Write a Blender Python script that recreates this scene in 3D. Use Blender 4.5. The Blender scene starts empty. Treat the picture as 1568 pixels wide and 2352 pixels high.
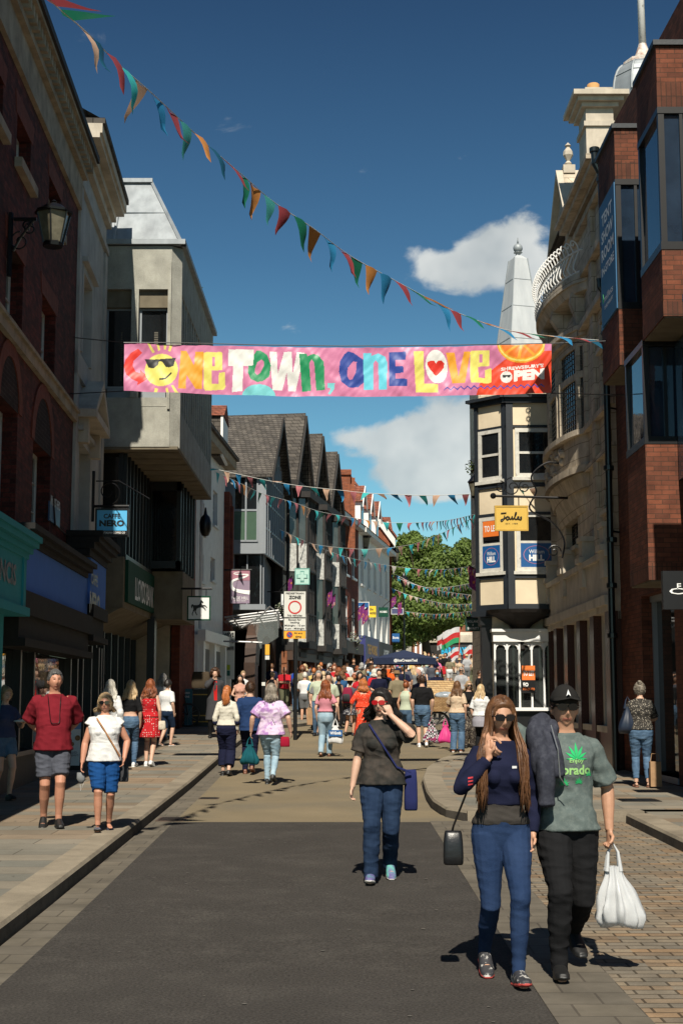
import bpy, bmesh, math, random
from mathutils import Vector as V, Matrix, noise
R = math.radians
S = bpy.context.scene
COL = S.collection
TS = bpy.data.scenes.new('scratch')
def tdg():
 with bpy.context.temp_override(scene=TS, view_layer=TS.view_layers[0]): return bpy.context.evaluated_depsgraph_get()
# ---- camera, world, sun, exposure
FP, CX, CY = 3267.0, 784.0, 1176.0
PITCH = math.atan(424 / FP)
HC = 1.68
cam = bpy.data.cameras.new('camera'); camo = bpy.data.objects.new('camera', cam); COL.objects.link(camo)
camo.location = (0, 0, HC); camo.rotation_euler = (R(90) + PITCH, 0, 0)
cam.sensor_fit = 'VERTICAL'; cam.sensor_height = 36; cam.lens = FP / 2352 * 36
cam.clip_end = 3000; cam.clip_start = .1
S.camera = camo
SUN_EL, SUN_AZ = 47.0, -2.0      # sun behind the camera, a touch from the left
w = bpy.data.worlds.new("World"); S.world = w; w.use_nodes = True
nt = w.node_tree; nt.nodes.clear()
def N(nt, t, **k):
 n = nt.nodes.new(t)
 for a, b in k.items(): setattr(n, a, b)
 return n
def build_sky():
 L = nt.links.new
 out = N(nt, 'ShaderNodeOutputWorld'); bg = N(nt, 'ShaderNodeBackground'); bg.inputs[1].default_value = .053
 sky = N(nt, 'ShaderNodeTexSky', sky_type='NISHITA', sun_disc=False)
 sky.sun_elevation = R(SUN_EL); sky.sun_rotation = R(180 - SUN_AZ)
 sky.air_density = 1.0; sky.dust_density = .25; sky.ozone_density = 3.0; sky.altitude = 50
 tc = N(nt, 'ShaderNodeTexCoord'); sep = N(nt, 'ShaderNodeSeparateXYZ'); L(tc.outputs['Generated'], sep.inputs[0])
 tint = N(nt, 'ShaderNodeMix', data_type='RGBA', blend_type='MULTIPLY'); tint.inputs[0].default_value = 1
 rampt = N(nt, 'ShaderNodeValToRGB'); el = rampt.color_ramp.elements
 el[0].position = .0; el[0].color = (1.35, 1.62, 1.45, 1)
 el[1].position = .5; el[1].color = (.27, .43, .55, 1)
 e = el.new(.14); e.color = (.85, 1.35, 1.28, 1)
 e = el.new(.3); e.color = (.50, .82, .90, 1)
 L(sep.outputs[2], rampt.inputs[0]); L(sky.outputs[0], tint.inputs[6]); L(rampt.outputs[0], tint.inputs[7])
 def cloud_mask(blobs, scale, seed):
  acc = None
  for (az, elv, raz, rel, amp) in blobs:      # degrees east of street axis, elevation
   u = N(nt, 'ShaderNodeMath', operation='DIVIDE'); L(sep.outputs[0], u.inputs[0]); L(sep.outputs[1], u.inputs[1])
   a1 = N(nt, 'ShaderNodeMath', operation='SUBTRACT'); L(u.outputs[0], a1.inputs[0]); a1.inputs[1].default_value = az
   a2 = N(nt, 'ShaderNodeMath', operation='DIVIDE'); L(a1.outputs[0], a2.inputs[0]); a2.inputs[1].default_value = raz
   a3 = N(nt, 'ShaderNodeMath', operation='MULTIPLY'); L(a2.outputs[0], a3.inputs[0]); L(a2.outputs[0], a3.inputs[1])
   v = N(nt, 'ShaderNodeMath', operation='DIVIDE'); L(sep.outputs[2], v.inputs[0]); L(sep.outputs[1], v.inputs[1])
   b1 = N(nt, 'ShaderNodeMath', operation='SUBTRACT'); L(v.outputs[0], b1.inputs[0]); b1.inputs[1].default_value = elv
   b2 = N(nt, 'ShaderNodeMath', operation='DIVIDE'); L(b1.outputs[0], b2.inputs[0]); b2.inputs[1].default_value = rel
   b3 = N(nt, 'ShaderNodeMath', operation='MULTIPLY'); L(b2.outputs[0], b3.inputs[0]); L(b2.outputs[0], b3.inputs[1])
   s_ = N(nt, 'ShaderNodeMath', operation='ADD'); L(a3.outputs[0], s_.inputs[0]); L(b3.outputs[0], s_.inputs[1])
   g = N(nt, 'ShaderNodeMath', operation='MULTIPLY'); L(s_.outputs[0], g.inputs[0]); g.inputs[1].default_value = -1
   ex = N(nt, 'ShaderNodeMath', operation='EXPONENT'); L(g.outputs[0], ex.inputs[0])
   am = N(nt, 'ShaderNodeMath', operation='MULTIPLY'); L(ex.outputs[0], am.inputs[0]); am.inputs[1].default_value = amp * 1.3
   if acc is None: acc = am
   else:
    ad = N(nt, 'ShaderNodeMath', operation='ADD'); L(acc.outputs[0], ad.inputs[0]); L(am.outputs[0], ad.inputs[1]); acc = ad
  return acc
 def el_(y): return math.tan(math.atan((CY - y) / FP) + PITCH)
 def az_(x): return (x - CX) / FP
 bl = [(az_(800), el_(1010), .022, .010, .7), (az_(930), el_(1050), .042, .026, 1.15), (az_(1040), el_(1000), .05, .034, 1.2),
  (az_(1120), el_(1040), .05, .04, 1.0), (az_(880), el_(990), .05, .008, .6), (az_(960), el_(1120), .03, .014, .45), (az_(1000), el_(1080), .04, .02, .6), (az_(1140), el_(960), .05, .02, .6),
  (az_(1160), el_(530), .022, .020, .95), (az_(1100), el_(600), .045, .02, 1.0), (az_(1200), el_(600), .03, .03, .9),
  (az_(1010), el_(640), .03, .016, .75), (az_(970), el_(585), .012, .008, .45), (az_(1065), el_(345), .010, .008, .35),
  (az_(655), el_(748), .012, .006, .3), (az_(1300), el_(650), .06, .04, .8)]
 m = cloud_mask(bl, 1, 0)
 mp = N(nt, 'ShaderNodeMapping'); mp.inputs['Scale'].default_value = (1, 1, 1.5); L(tc.outputs['Generated'], mp.inputs[0])
 no = N(nt, 'ShaderNodeTexNoise'); no.inputs['Scale'].default_value = 21; no.inputs['Detail'].default_value = 10; no.inputs['Roughness'].default_value = .56; no.inputs['Distortion'].default_value = .35
 L(mp.outputs[0], no.inputs['Vector'])
 sb = N(nt, 'ShaderNodeMath', operation='MULTIPLY_ADD'); L(no.outputs[0], sb.inputs[0]); sb.inputs[1].default_value = 4.6; sb.inputs[2].default_value = -3.15
 ad = N(nt, 'ShaderNodeMath', operation='ADD'); L(sb.outputs[0], ad.inputs[0]); L(m.outputs[0], ad.inputs[1])
 cr = N(nt, 'ShaderNodeValToRGB'); cr.color_ramp.elements[0].position = .02; cr.color_ramp.elements[1].position = 1.0; cr.color_ramp.interpolation = 'EASE'
 cr.color_ramp.elements[1].color = (.86, .86, .86, 1)
 L(ad.outputs[0], cr.inputs[0])
 cc = N(nt, 'ShaderNodeValToRGB'); cc.color_ramp.elements[0].position = .35; cc.color_ramp.elements[1].position = .68
 cc.color_ramp.elements[0].color = (6.2, 6.8, 6.9, 1); cc.color_ramp.elements[1].color = (13, 13, 12.2, 1)
 no2 = N(nt, 'ShaderNodeTexNoise'); no2.inputs['Scale'].default_value = 11; no2.inputs['Detail'].default_value = 4; L(tc.outputs['Generated'], no2.inputs['Vector']); L(no2.outputs[0], cc.inputs[0])
 mx = N(nt, 'ShaderNodeMix', data_type='RGBA'); L(cr.outputs[0], mx.inputs[0]); L(tint.outputs[2], mx.inputs[6]); L(cc.outputs[0], mx.inputs[7])
 L(mx.outputs[2], bg.inputs[0]); L(bg.outputs[0], out.inputs[0])
build_sky()
sun = bpy.data.lights.new('sun', 'SUN'); suno = bpy.data.objects.new('sun', sun); COL.objects.link(suno)
sun.energy = 4.6; sun.angle = R(.53); sun.color = (1, .93, .80)
suno.rotation_euler = (R(90 - SUN_EL), 0, R(SUN_AZ)); suno.location = (0, -20, 40)
S.view_settings.view_transform = 'Standard'; S.view_settings.look = 'None'; S.view_settings.gamma = 1
S.view_settings.exposure = .5; S.view_settings.use_curve_mapping = False
S.cycles.max_bounces = 5; S.cycles.diffuse_bounces = 3; S.cycles.glossy_bounces = 3; S.cycles.transparent_max_bounces = 12
S.cycles.sample_clamp_indirect = 4
# ---- measuring helpers
def ray(px, py):
 u, v = (px - CX) / FP, (CY - py) / FP
 d = V((u, math.cos(PITCH) - v * math.sin(PITCH), math.sin(PITCH) + v * math.cos(PITCH)))
 return d / d.y
def P(px, py, Y): return V((0, 0, HC)) + ray(px, py) * Y
PROF = [(-40, -.4), (0, 0), (9, .0), (16, .08), (24, .17), (36, .38), (44, .74), (52, 1.0), (62, 1.43), (76, 2.1), (90, 2.7), (105, 3.2), (121, 3.65), (160, 4.4), (400, 5.0), (1500, 5.0)]
def zr(Y):
 if Y <= PROF[0][0]: return PROF[0][1]
 for (a, za), (b, zb) in zip(PROF, PROF[1:]):
  if Y <= b:
   return za + (zb - za) * (Y - a) / (b - a)
 return PROF[-1][1]
def G(px, py, dz=0):
 lo, hi = 3.0, 140.0
 r = ray(px, py)
 f = lambda Y: HC + r.z * Y - (zr(Y) + dz)
 for i in range(60):
  m = (lo + hi) / 2
  if f(m) > 0: lo = m
  else: hi = m
 return V((r.x * lo, lo, zr(lo) + dz))
def srgb(h):
 h = h.lstrip('#'); c = [int(h[i:i + 2], 16) / 255 for i in (0, 2, 4)]
 return tuple(x / 12.92 if x <= .04045 else ((x + .055) / 1.055) ** 2.4 for x in c)
# ---- materials
MATS = {}
def mat(name, col=(.5, .5, .5), rough=.8, var=.15, vs=6.0, bump=.0, bs=40.0, metal=0, spec=.5, kind='plain', col2=None, **k):
 if name in MATS: return MATS[name]
 if isinstance(col, str): col = srgb(col)
 if isinstance(col2, str): col2 = srgb(col2)
 m = bpy.data.materials.new(name); m.use_nodes = True; MATS[name] = m
 t = m.node_tree; L = t.links.new; b = t.nodes['Principled BSDF']
 b.inputs['Roughness'].default_value = rough; b.inputs['Metallic'].default_value = metal
 b.inputs['Specular IOR Level'].default_value = spec * (.4 if rough >= .8 else 1)
 tc = N(t, 'ShaderNodeTexCoord'); co = tc.outputs['Object']
 def mixc(fac, a, bb, mode='MIX'):
  n = N(t, 'ShaderNodeMix', data_type='RGBA', blend_type=mode)
  for inp, val in ((0, fac), (6, a), (7, bb)):
   if hasattr(val, 'is_output'): L(val, n.inputs[inp])
   elif inp == 0: n.inputs[0].default_value = val
   else: n.inputs[inp].default_value = (*val[:3], 1)
  return n.outputs[2]
 def noi(scale, detail=5, vec=None, rough_=.6, dist=0):
  n = N(t, 'ShaderNodeTexNoise'); n.inputs['Scale'].default_value = scale; n.inputs['Detail'].default_value = detail
  n.inputs['Roughness'].default_value = rough_; n.inputs['Distortion'].default_value = dist
  L(vec or co, n.inputs['Vector']); return n.outputs[0]
 def ramp(v, stops, interp='LINEAR'):
  n = N(t, 'ShaderNodeValToRGB'); n.color_ramp.interpolation = interp
  e = n.color_ramp.elements
  e[0].position, e[0].color = stops[0][0], (*stops[0][1], 1); e[1].position, e[1].color = stops[-1][0], (*stops[-1][1], 1)
  for p, c in stops[1:-1]: x = e.new(p); x.color = (*c, 1)
  L(v, n.inputs[0]); return n.outputs[0]
 def mapv(scale=(1, 1, 1), rot=(0, 0, 0), vec=None):
  n = N(t, 'ShaderNodeMapping'); n.inputs['Scale'].default_value = scale; n.inputs['Rotation'].default_value = rot
  L(vec or co, n.inputs[0]); return n.outputs[0]
 def wallv():
  s = N(t, 'ShaderNodeSeparateXYZ'); L(co, s.inputs[0]); a = N(t, 'ShaderNodeMath', operation='ADD'); L(s.outputs[0], a.inputs[0]); L(s.outputs[1], a.inputs[1])
  c = N(t, 'ShaderNodeCombineXYZ'); L(a.outputs[0], c.inputs[0]); L(s.outputs[2], c.inputs[1]); return c.outputs[0]
 g = lambda x: (x, x, x)
 hsrc = None
 if kind == 'brick':
  bt = N(t, 'ShaderNodeTexBrick'); L(wallv() if not k.get('flat') else co, bt.inputs['Vector'])
  bt.inputs['Scale'].default_value = 1; bt.inputs['Brick Width'].default_value = k.get('bw', .225); bt.inputs['Row Height'].default_value = k.get('bh', .075)
  bt.inputs['Mortar Size'].default_value = k.get('ms', .006); bt.inputs['Mortar Smooth'].default_value = .2; bt.inputs['Bias'].default_value = k.get('bias', 0)
  bt.offset = k.get('off', .5)
  bt.inputs['Color1'].default_value = (*col, 1); bt.inputs['Color2'].default_value = (*(col2 or tuple(c * .6 for c in col)), 1)
  bt.inputs['Mortar'].default_value = (*(k.get('mortar') or tuple(c * .7 + .03 for c in col)), 1)
  c = mixc(1, bt.outputs['Color'], ramp(noi(vs, 6), [(.25, g(1 - var * 2)), (.75, g(1 + var))]), 'MULTIPLY')
  if k.get('var3'):   # third tint, patch-wise
   w2 = N(t, 'ShaderNodeTexWhiteNoise'); 
   mp = mapv((1 / k.get('bw', .2) * .5, 1 / k.get('bh', .1), 0) if k.get('flat') else (1, 1, 1))
   sn = N(t, 'ShaderNodeVectorMath', operation='FLOOR'); L(mp, sn.inputs[0]); L(sn.outputs[0], w2.inputs['Vector'])
   c = mixc(ramp(w2.outputs[0], [(.55, g(0)), (.8, g(.8))]), c, mixc(1, c, k['var3'], 'MULTIPLY'))
  hsrc = bt.outputs['Fac']; binv = True
  if k.get('stain'):
   c = mixc(ramp(noi(.9, 6, mapv((1, 1, .25))), [(.5, g(0)), (.72, g(k['stain']))]), c, k.get('staincol', (.02, .018, .015)))
 elif kind == 'stone':
  c = mixc(ramp(noi(vs, 8), [(.3, g(0)), (.7, g(1))]), col, col2 or tuple(x * (1 - var * 2.2) for x in col))
  c = mixc(ramp(noi(1.3, 7, mapv((1.6, 1.6, .35)), .7), [(.52, g(0)), (.78, g(k.get('stain', .45)))]), c, k.get('staincol', (.05, .045, .035)))
  if k.get('block'):
   bt = N(t, 'ShaderNodeTexBrick'); L(wallv(), bt.inputs['Vector']); bt.inputs['Scale'].default_value = 1
   bt.inputs['Brick Width'].default_value = k['block'][0]; bt.inputs['Row Height'].default_value = k['block'][1]; bt.inputs['Mortar Size'].default_value = .008
   bt.inputs['Color1'].default_value = (1, 1, 1, 1); bt.inputs['Color2'].default_value = (.86, .85, .83, 1); bt.inputs['Mortar'].default_value = (.45, .43, .4, 1)
   c = mixc(1, c, bt.outputs['Color'], 'MULTIPLY')
 elif kind == 'metal':
  c = mixc(ramp(noi(vs, 7, mapv((1, 1, .22))), [(.3, g(0)), (.7, g(1))]), col, col2 or tuple(x * .65 for x in col))
 elif kind == 'roof':
  bt = N(t, 'ShaderNodeTexBrick'); L(wallv(), bt.inputs['Vector']); bt.inputs['Scale'].default_value = 1
  bt.inputs['Brick Width'].default_value = k.get('bw', .28); bt.inputs['Row Height'].default_value = k.get('bh', .16); bt.inputs['Mortar Size'].default_value = .012
  bt.inputs['Color1'].default_value = (*col, 1); bt.inputs['Color2'].default_value = (*(col2 or tuple(c * .6 for c in col)), 1); bt.inputs['Mortar'].default_value = (*[c * .25 for c in col], 1)
  c = mixc(1, bt.outputs['Color'], ramp(noi(3, 7), [(.25, g(.6)), (.75, g(1.25))]), 'MULTIPLY')
  hsrc = bt.outputs['Fac']; binv = True
 elif kind == 'dots':
  vo = N(t, 'ShaderNodeTexVoronoi'); vo.inputs['Scale'].default_value = vs; vo.inputs['Randomness'].default_value = k.get('rnd', .35); L(co, vo.inputs['Vector'])
  c = mixc(ramp(vo.outputs['Distance'], [(k.get('r', .2), g(1)), (k.get('r', .2) + .05, g(0))]), col, col2)
 elif kind == 'floral':
  vo = N(t, 'ShaderNodeTexVoronoi'); vo.inputs['Scale'].default_value = vs; L(co, vo.inputs['Vector'])
  c = mixc(ramp(vo.outputs['Distance'], [(.28, g(1)), (.36, g(0))]), col, mixc(ramp(noi(vs * 1.7, 2), [(.45, g(0)), (.55, g(1))], 'CONSTANT'), col2, k.get('col3', col2)))
  c = mixc(ramp(noi(vs * 2.5, 2), [(.62, g(0)), (.66, g(1))]), c, k.get('col4', col2))
 elif kind == 'tiedye':
  gr = N(t, 'ShaderNodeTexGradient', gradient_type='RADIAL'); mp = mapv((1, 1, 1), (R(90), 0, 0))
  mv = N(t, 'ShaderNodeVectorMath', operation='ADD'); L(mp, mv.inputs[0]); mv.inputs[1].default_value = (0, -k.get('cz', 1.2), 0)
  no_ = N(t, 'ShaderNodeTexNoise'); no_.inputs['Scale'].default_value = 9; no_.inputs['Detail'].default_value = 4; L(co, no_.inputs['Vector'])
  L(mv.outputs[0], gr.inputs[0])
  sn = N(t, 'ShaderNodeMath', operation='MULTIPLY_ADD'); L(gr.outputs['Fac'], sn.inputs[0]); sn.inputs[1].default_value = 110
  n5 = N(t, 'ShaderNodeMath', operation='MULTIPLY'); L(no_.outputs[0], n5.inputs[0]); n5.inputs[1].default_value = 12; L(n5.outputs[0], sn.inputs[2])
  si = N(t, 'ShaderNodeMath', operation='SINE'); L(sn.outputs[0], si.inputs[0])
  c = mixc(ramp(si.outputs[0], [(.0, g(0)), (.8, g(1))]), col, col2)
  c = mixc(ramp(noi(14, 4), [(.4, g(0)), (.7, g(.8))]), c, col2)
 elif kind == 'stripes':
  wv = N(t, 'ShaderNodeTexWave', wave_type='BANDS', bands_direction=k.get('dir', 'Z')); wv.inputs['Scale'].default_value = vs; wv.inputs['Distortion'].default_value = k.get('dist', 0); L(co, wv.inputs['Vector'])
  c = mixc(ramp(wv.outputs[0], [(.45, g(0)), (.55, g(1))]), col, col2)
 elif kind == 'plaid':
  wv = N(t, 'ShaderNodeTexChecker'); wv.inputs['Scale'].default_value = vs; L(co, wv.inputs['Vector'])
  c = mixc(wv.outputs['Fac'], col, col2); c = mixc(ramp(noi(vs * .7, 1), [(.55, g(0)), (.6, g(1))]), c, k.get('col3', col))
 elif kind == 'denim':
  c = mixc(ramp(noi(7, 6, mapv((1, 1, .6))), [(.3, g(0)), (.72, g(1))]), col, col2 or tuple(min(1, x * 1.9) for x in col))
 elif kind == 'hair':
  c = mixc(ramp(noi(k.get('hs', 26), 4, mapv((1, 1, .12))), [(.3, g(0)), (.7, g(1))]), col, col2 or tuple(x * 1.8 for x in col))
 else:
  c = mixc(1, col, ramp(noi(vs, 6), [(.25, g(1 - var * 1.4)), (.75, g(1 + var * .7))]), 'MULTIPLY')
  if col2: c = mixc(ramp(noi(k.get('vs2', 1.5), 7, None, .65), [(k.get('p0', .45), g(0)), (k.get('p1', .65), g(k.get('amt', .8)))]), c, col2)
 if k.get('fine'):
  c = mixc(1, c, ramp(noi(k.get('fs', 90), 2), [(.25, g(1 - k['fine'])), (.75, g(1 + k['fine']))]), 'MULTIPLY')
 if hasattr(c, 'is_output'): L(c, b.inputs['Base Color'])
 else: b.inputs['Base Color'].default_value = (*c[:3], 1)
 if bump or hsrc is not None:
  bp = N(t, 'ShaderNodeBump'); bp.inputs['Strength'].default_value = max(bump, .35 if hsrc is not None else 0); bp.inputs['Distance'].default_value = k.get('bd', .01)
  hn = noi(bs, 5)
  if hsrc is not None:
   iv = N(t, 'ShaderNodeMath', operation='MULTIPLY_ADD'); L(hsrc, iv.inputs[0]); iv.inputs[1].default_value = -1.2; L(hn, iv.inputs[2]); hn = iv.outputs[0]
  L(hn, bp.inputs['Height']); L(bp.outputs[0], b.inputs['Normal'])
 if k.get('coat'): b.inputs['Coat Weight'].default_value = k['coat']; b.inputs['Coat Roughness'].default_value = .05
 if k.get('sss'): b.inputs['Subsurface Weight'].default_value = k['sss']; b.inputs['Subsurface Radius'].default_value = (.02, .008, .004)
 if k.get('trans'):   # thin translucent cloth / leaves
  tr = N(t, 'ShaderNodeBsdfTranslucent'); ms = N(t, 'ShaderNodeMixShader'); ms.inputs[0].default_value = k['trans']
  if hasattr(c, 'is_output'): L(c, tr.inputs[0])
  else: tr.inputs[0].default_value = (*c[:3], 1)
  o = t.nodes['Material Output']; L(b.outputs[0], ms.inputs[1]); L(tr.outputs[0], ms.inputs[2]); L(ms.outputs[0], o.inputs[0])
 if k.get('alpha') is not None:
  tr = N(t, 'ShaderNodeBsdfTransparent'); ms = N(t, 'ShaderNodeMixShader'); ms.inputs[0].default_value = k['alpha']
  o = t.nodes['Material Output']; L(tr.outputs[0], ms.inputs[1]); L(b.outputs[0], ms.inputs[2]); L(ms.outputs[0], o.inputs[0])
 return m
def glassy(name, col=(.012, .014, .016), rough=.03, wav=.25, spec=.9):
 return mat(name, col, rough, 0.3, 2.0, bump=wav, bs=1.2, spec=spec, bd=.02)
# ---- object helpers
def tag(o, label=None, cat=None, group=None, kind=None):
 if label: o['label'] = label
 if cat: o['category'] = cat
 if group: o['group'] = group
 if kind: o['kind'] = kind
 return o
def thing(name, loc, label, cat, group=None, rz=0):
 o = bpy.data.objects.new(name, None); COL.objects.link(o); o.location = loc; o.rotation_euler = (0, 0, rz)
 o.empty_display_size = .2
 return tag(o, label, cat, group)
def wloc(o):
 p = V((0, 0, 0))
 while o is not None: p = p + o.location; o = o.parent
 return p
class MB:
 def __init__(s): s.v = []; s.f = []; s.m = []; s.mi = 0; s.cuts = []
 def add(s, vs, fs):
  b = len(s.v); s.cuts.append((b, len(s.f))); s.v += [V(x) for x in vs]
  for f in fs: s.f.append([b + i for i in f]); s.m.append(s.mi)
  return s
 def quad(s, a, b, c, d): return s.add([a, b, c, d], [(0, 1, 2, 3)])
 def hexa(s, p):  # 8 pts: bottom 4 (ccw) then top 4
  return s.add(p, [(0, 3, 2, 1), (4, 5, 6, 7), (0, 1, 5, 4), (1, 2, 6, 5), (2, 3, 7, 6), (3, 0, 4, 7)])
 def box(s, x0, x1, y0, y1, z0, z1):
  return s.hexa([(x0, y0, z0), (x1, y0, z0), (x1, y1, z0), (x0, y1, z0), (x0, y0, z1), (x1, y0, z1), (x1, y1, z1), (x0, y1, z1)])
 def prism(s, poly, o, u, v, n, t):  # polygon in (u,v) at o, extruded t along n
  o, u, v, n = V(o), V(u), V(v), V(n); k = len(poly)
  a = [o + u * x + v * y for x, y in poly]; b = [p + n * t for p in a]
  return s.add(a + b, [tuple(range(k))[::-1], tuple(range(k, 2 * k))] + [(i, (i + 1) % k, k + (i + 1) % k, k + i) for i in range(k)])
 def tube(s, pts, r, n=8, cap=True, flat=1):
  pts = [V(p) for p in pts]; k = len(pts); rs = r if isinstance(r, (list, tuple)) else [r] * k
  vs = []; up = None
  for i, p in enumerate(pts):
   t = (pts[min(i + 1, k - 1)] - pts[max(i - 1, 0)]).normalized()
   if up is None: up = V((0, 0, 1)) if abs(t.z) < .9 else V((0, 1, 0))
   a = t.cross(up)
   if a.length < 1e-4: a = t.cross(V((1, 0, 0)))
   a.normalize(); up = a.cross(t).normalized()
   for j in range(n):
    q = 2 * math.pi * j / n; vs.append(p + a * math.cos(q) * rs[i] + up * math.sin(q) * rs[i] * flat)
  fs = [(i * n + j, i * n + (j + 1) % n, (i + 1) * n + (j + 1) % n, (i + 1) * n + j) for i in range(k - 1) for j in range(n)]
  if cap: fs += [tuple(range(n))[::-1], tuple(range((k - 1) * n, k * n))]
  return s.add(vs, fs)
 def lathe(s, prof, c, n=16, ax=None, a0=0, a1=2 * math.pi, sq=False):
  c = V(c); vs = []; k = len(prof); full = abs(a1 - a0 - 2 * math.pi) < 1e-6; m = n if full else n + 1
  for r, z in prof:
   for j in range(m):
    q = a0 + (a1 - a0) * j / n; vs.append(c + V((r * math.cos(q), r * math.sin(q), z)))
  fs = [(i * m + j, i * m + (j + 1) % m, (i + 1) * m + (j + 1) % m, (i + 1) * m + j) for i in range(k - 1) for j in range(m if full else n)]
  if full: fs += [tuple(range(m))[::-1], tuple(range((k - 1) * m, k * m))]
  return s.add(vs, fs)
 def ball(s, c, r, n=12, sc=(1, 1, 1)):
  k = n // 2 + 1; return s.ell(c, (r * sc[0], r * sc[1], r * sc[2]), n)
 def ell(s, c, r, n=12, M=None):
  c = V(c); k = max(4, n // 2 + 1); vs = []
  for i in range(1, k):
   t = math.pi * i / k
   for j in range(n):
    q = 2 * math.pi * j / n; p = V((r[0] * math.sin(t) * math.cos(q), r[1] * math.sin(t) * math.sin(q), r[2] * math.cos(t)))
    vs.append(c + (M @ p if M else p))
  top = V((0, 0, r[2])); vs += [c + (M @ top if M else top), c - (M @ top if M else top)]
  T, B = len(vs) - 2, len(vs) - 1
  fs = [(i * n + j, (i + 1) * n + j, (i + 1) * n + (j + 1) % n, i * n + (j + 1) % n) for i in range(k - 2) for j in range(n)]
  fs += [(T, j, (j + 1) % n) for j in range(n)] + [(B, (k - 2) * n + (j + 1) % n, (k - 2) * n + j) for j in range(n)]
  return s.add(vs, fs)
 def build(s, name, mats, parent=None, label=None, cat=None, group=None, kind=None, smooth=False, local=False, loc=None):
  me = bpy.data.meshes.new(name); o0 = V((0, 0, 0))
  if loc is not None: o0 = V(loc)
  elif parent is not None and not local: o0 = wloc(parent)
  me.from_pydata([tuple(p - o0) for p in s.v], [], s.f)
  if not isinstance(mats, (list, tuple)): mats = [mats]
  for m in mats: me.materials.append(m)
  if len(mats) > 1: me.polygons.foreach_set('material_index', s.m)
  if smooth: me.polygons.foreach_set('use_smooth', [True] * len(me.polygons))
  me.validate(); me.update()
  bm = bmesh.new(); bm.from_mesh(me); bmesh.ops.recalc_face_normals(bm, faces=bm.faces); bm.to_mesh(me); bm.free()
  o = bpy.data.objects.new(name, me); COL.objects.link(o)
  if loc is not None: o.location = loc
  if parent is not None: o.parent = parent
  return tag(o, label, cat, group, kind)
def each(mb, name, mats, parent=None, **k):
 """one object per separate piece"""
 cuts = mb.cuts + [(len(mb.v), len(mb.f))]
 for (v0, f0), (v1, f1) in zip(cuts, cuts[1:]):
  q = MB(); q.v = mb.v[v0:v1]; q.f = [[i - v0 for i in f] for f in mb.f[f0:f1]]; q.m = mb.m[f0:f1]; q.build(name, mats, parent, **k)
def copy_tree(o, parent=None):
 c = o.copy(); COL.objects.link(c); c.parent = parent
 for ch in list(o.children): copy_tree(ch, c)
 return c
_tc = {}
def text_geo(t, bold=0, sx=1.0, space=1.0):
 k = (t, bold, space)
 if k not in _tc:
  cu = bpy.data.curves.new('t', 'FONT'); cu.body = t; cu.size = 1; cu.offset = bold; cu.resolution_u = 2; cu.space_character = space; cu.align_x = 'CENTER'
  ob = bpy.data.objects.new('t', cu); TS.collection.objects.link(ob)
  dg = tdg(); me = bpy.data.meshes.new_from_object(ob.evaluated_get(dg))
  vs = [(v.co.x, v.co.y) for v in me.vertices]; fs = [tuple(p.vertices) for p in me.polygons]
  bpy.data.objects.remove(ob); bpy.data.curves.remove(cu); bpy.data.meshes.remove(me)
  xs = [a for a, b in vs]; ys = [b for a, b in vs]
  _tc[k] = (vs, fs, min(xs), max(xs), min(ys), max(ys))
 return _tc[k]
def text(mb, t, o, u, v, w, h, bold=.02, n=None, space=1.0, mirror=False):
 """lay text t into the box starting at o, spanning u*w and v*h"""
 vs, fs, x0, x1, y0, y1 = text_geo(t, bold, 1, space)
 o, u, v = V(o), V(u).normalized(), V(v).normalized(); n = V(n) if n is not None else V((0, 0, 0))
 out = []
 for a, b in vs:
  fa = (a - x0) / (x1 - x0)
  if mirror: fa = 1 - fa
  out.append(o + u * w * fa + v * h * (b - y0) / (y1 - y0) + n)
 mb.add(out, fs); return mb
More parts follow.
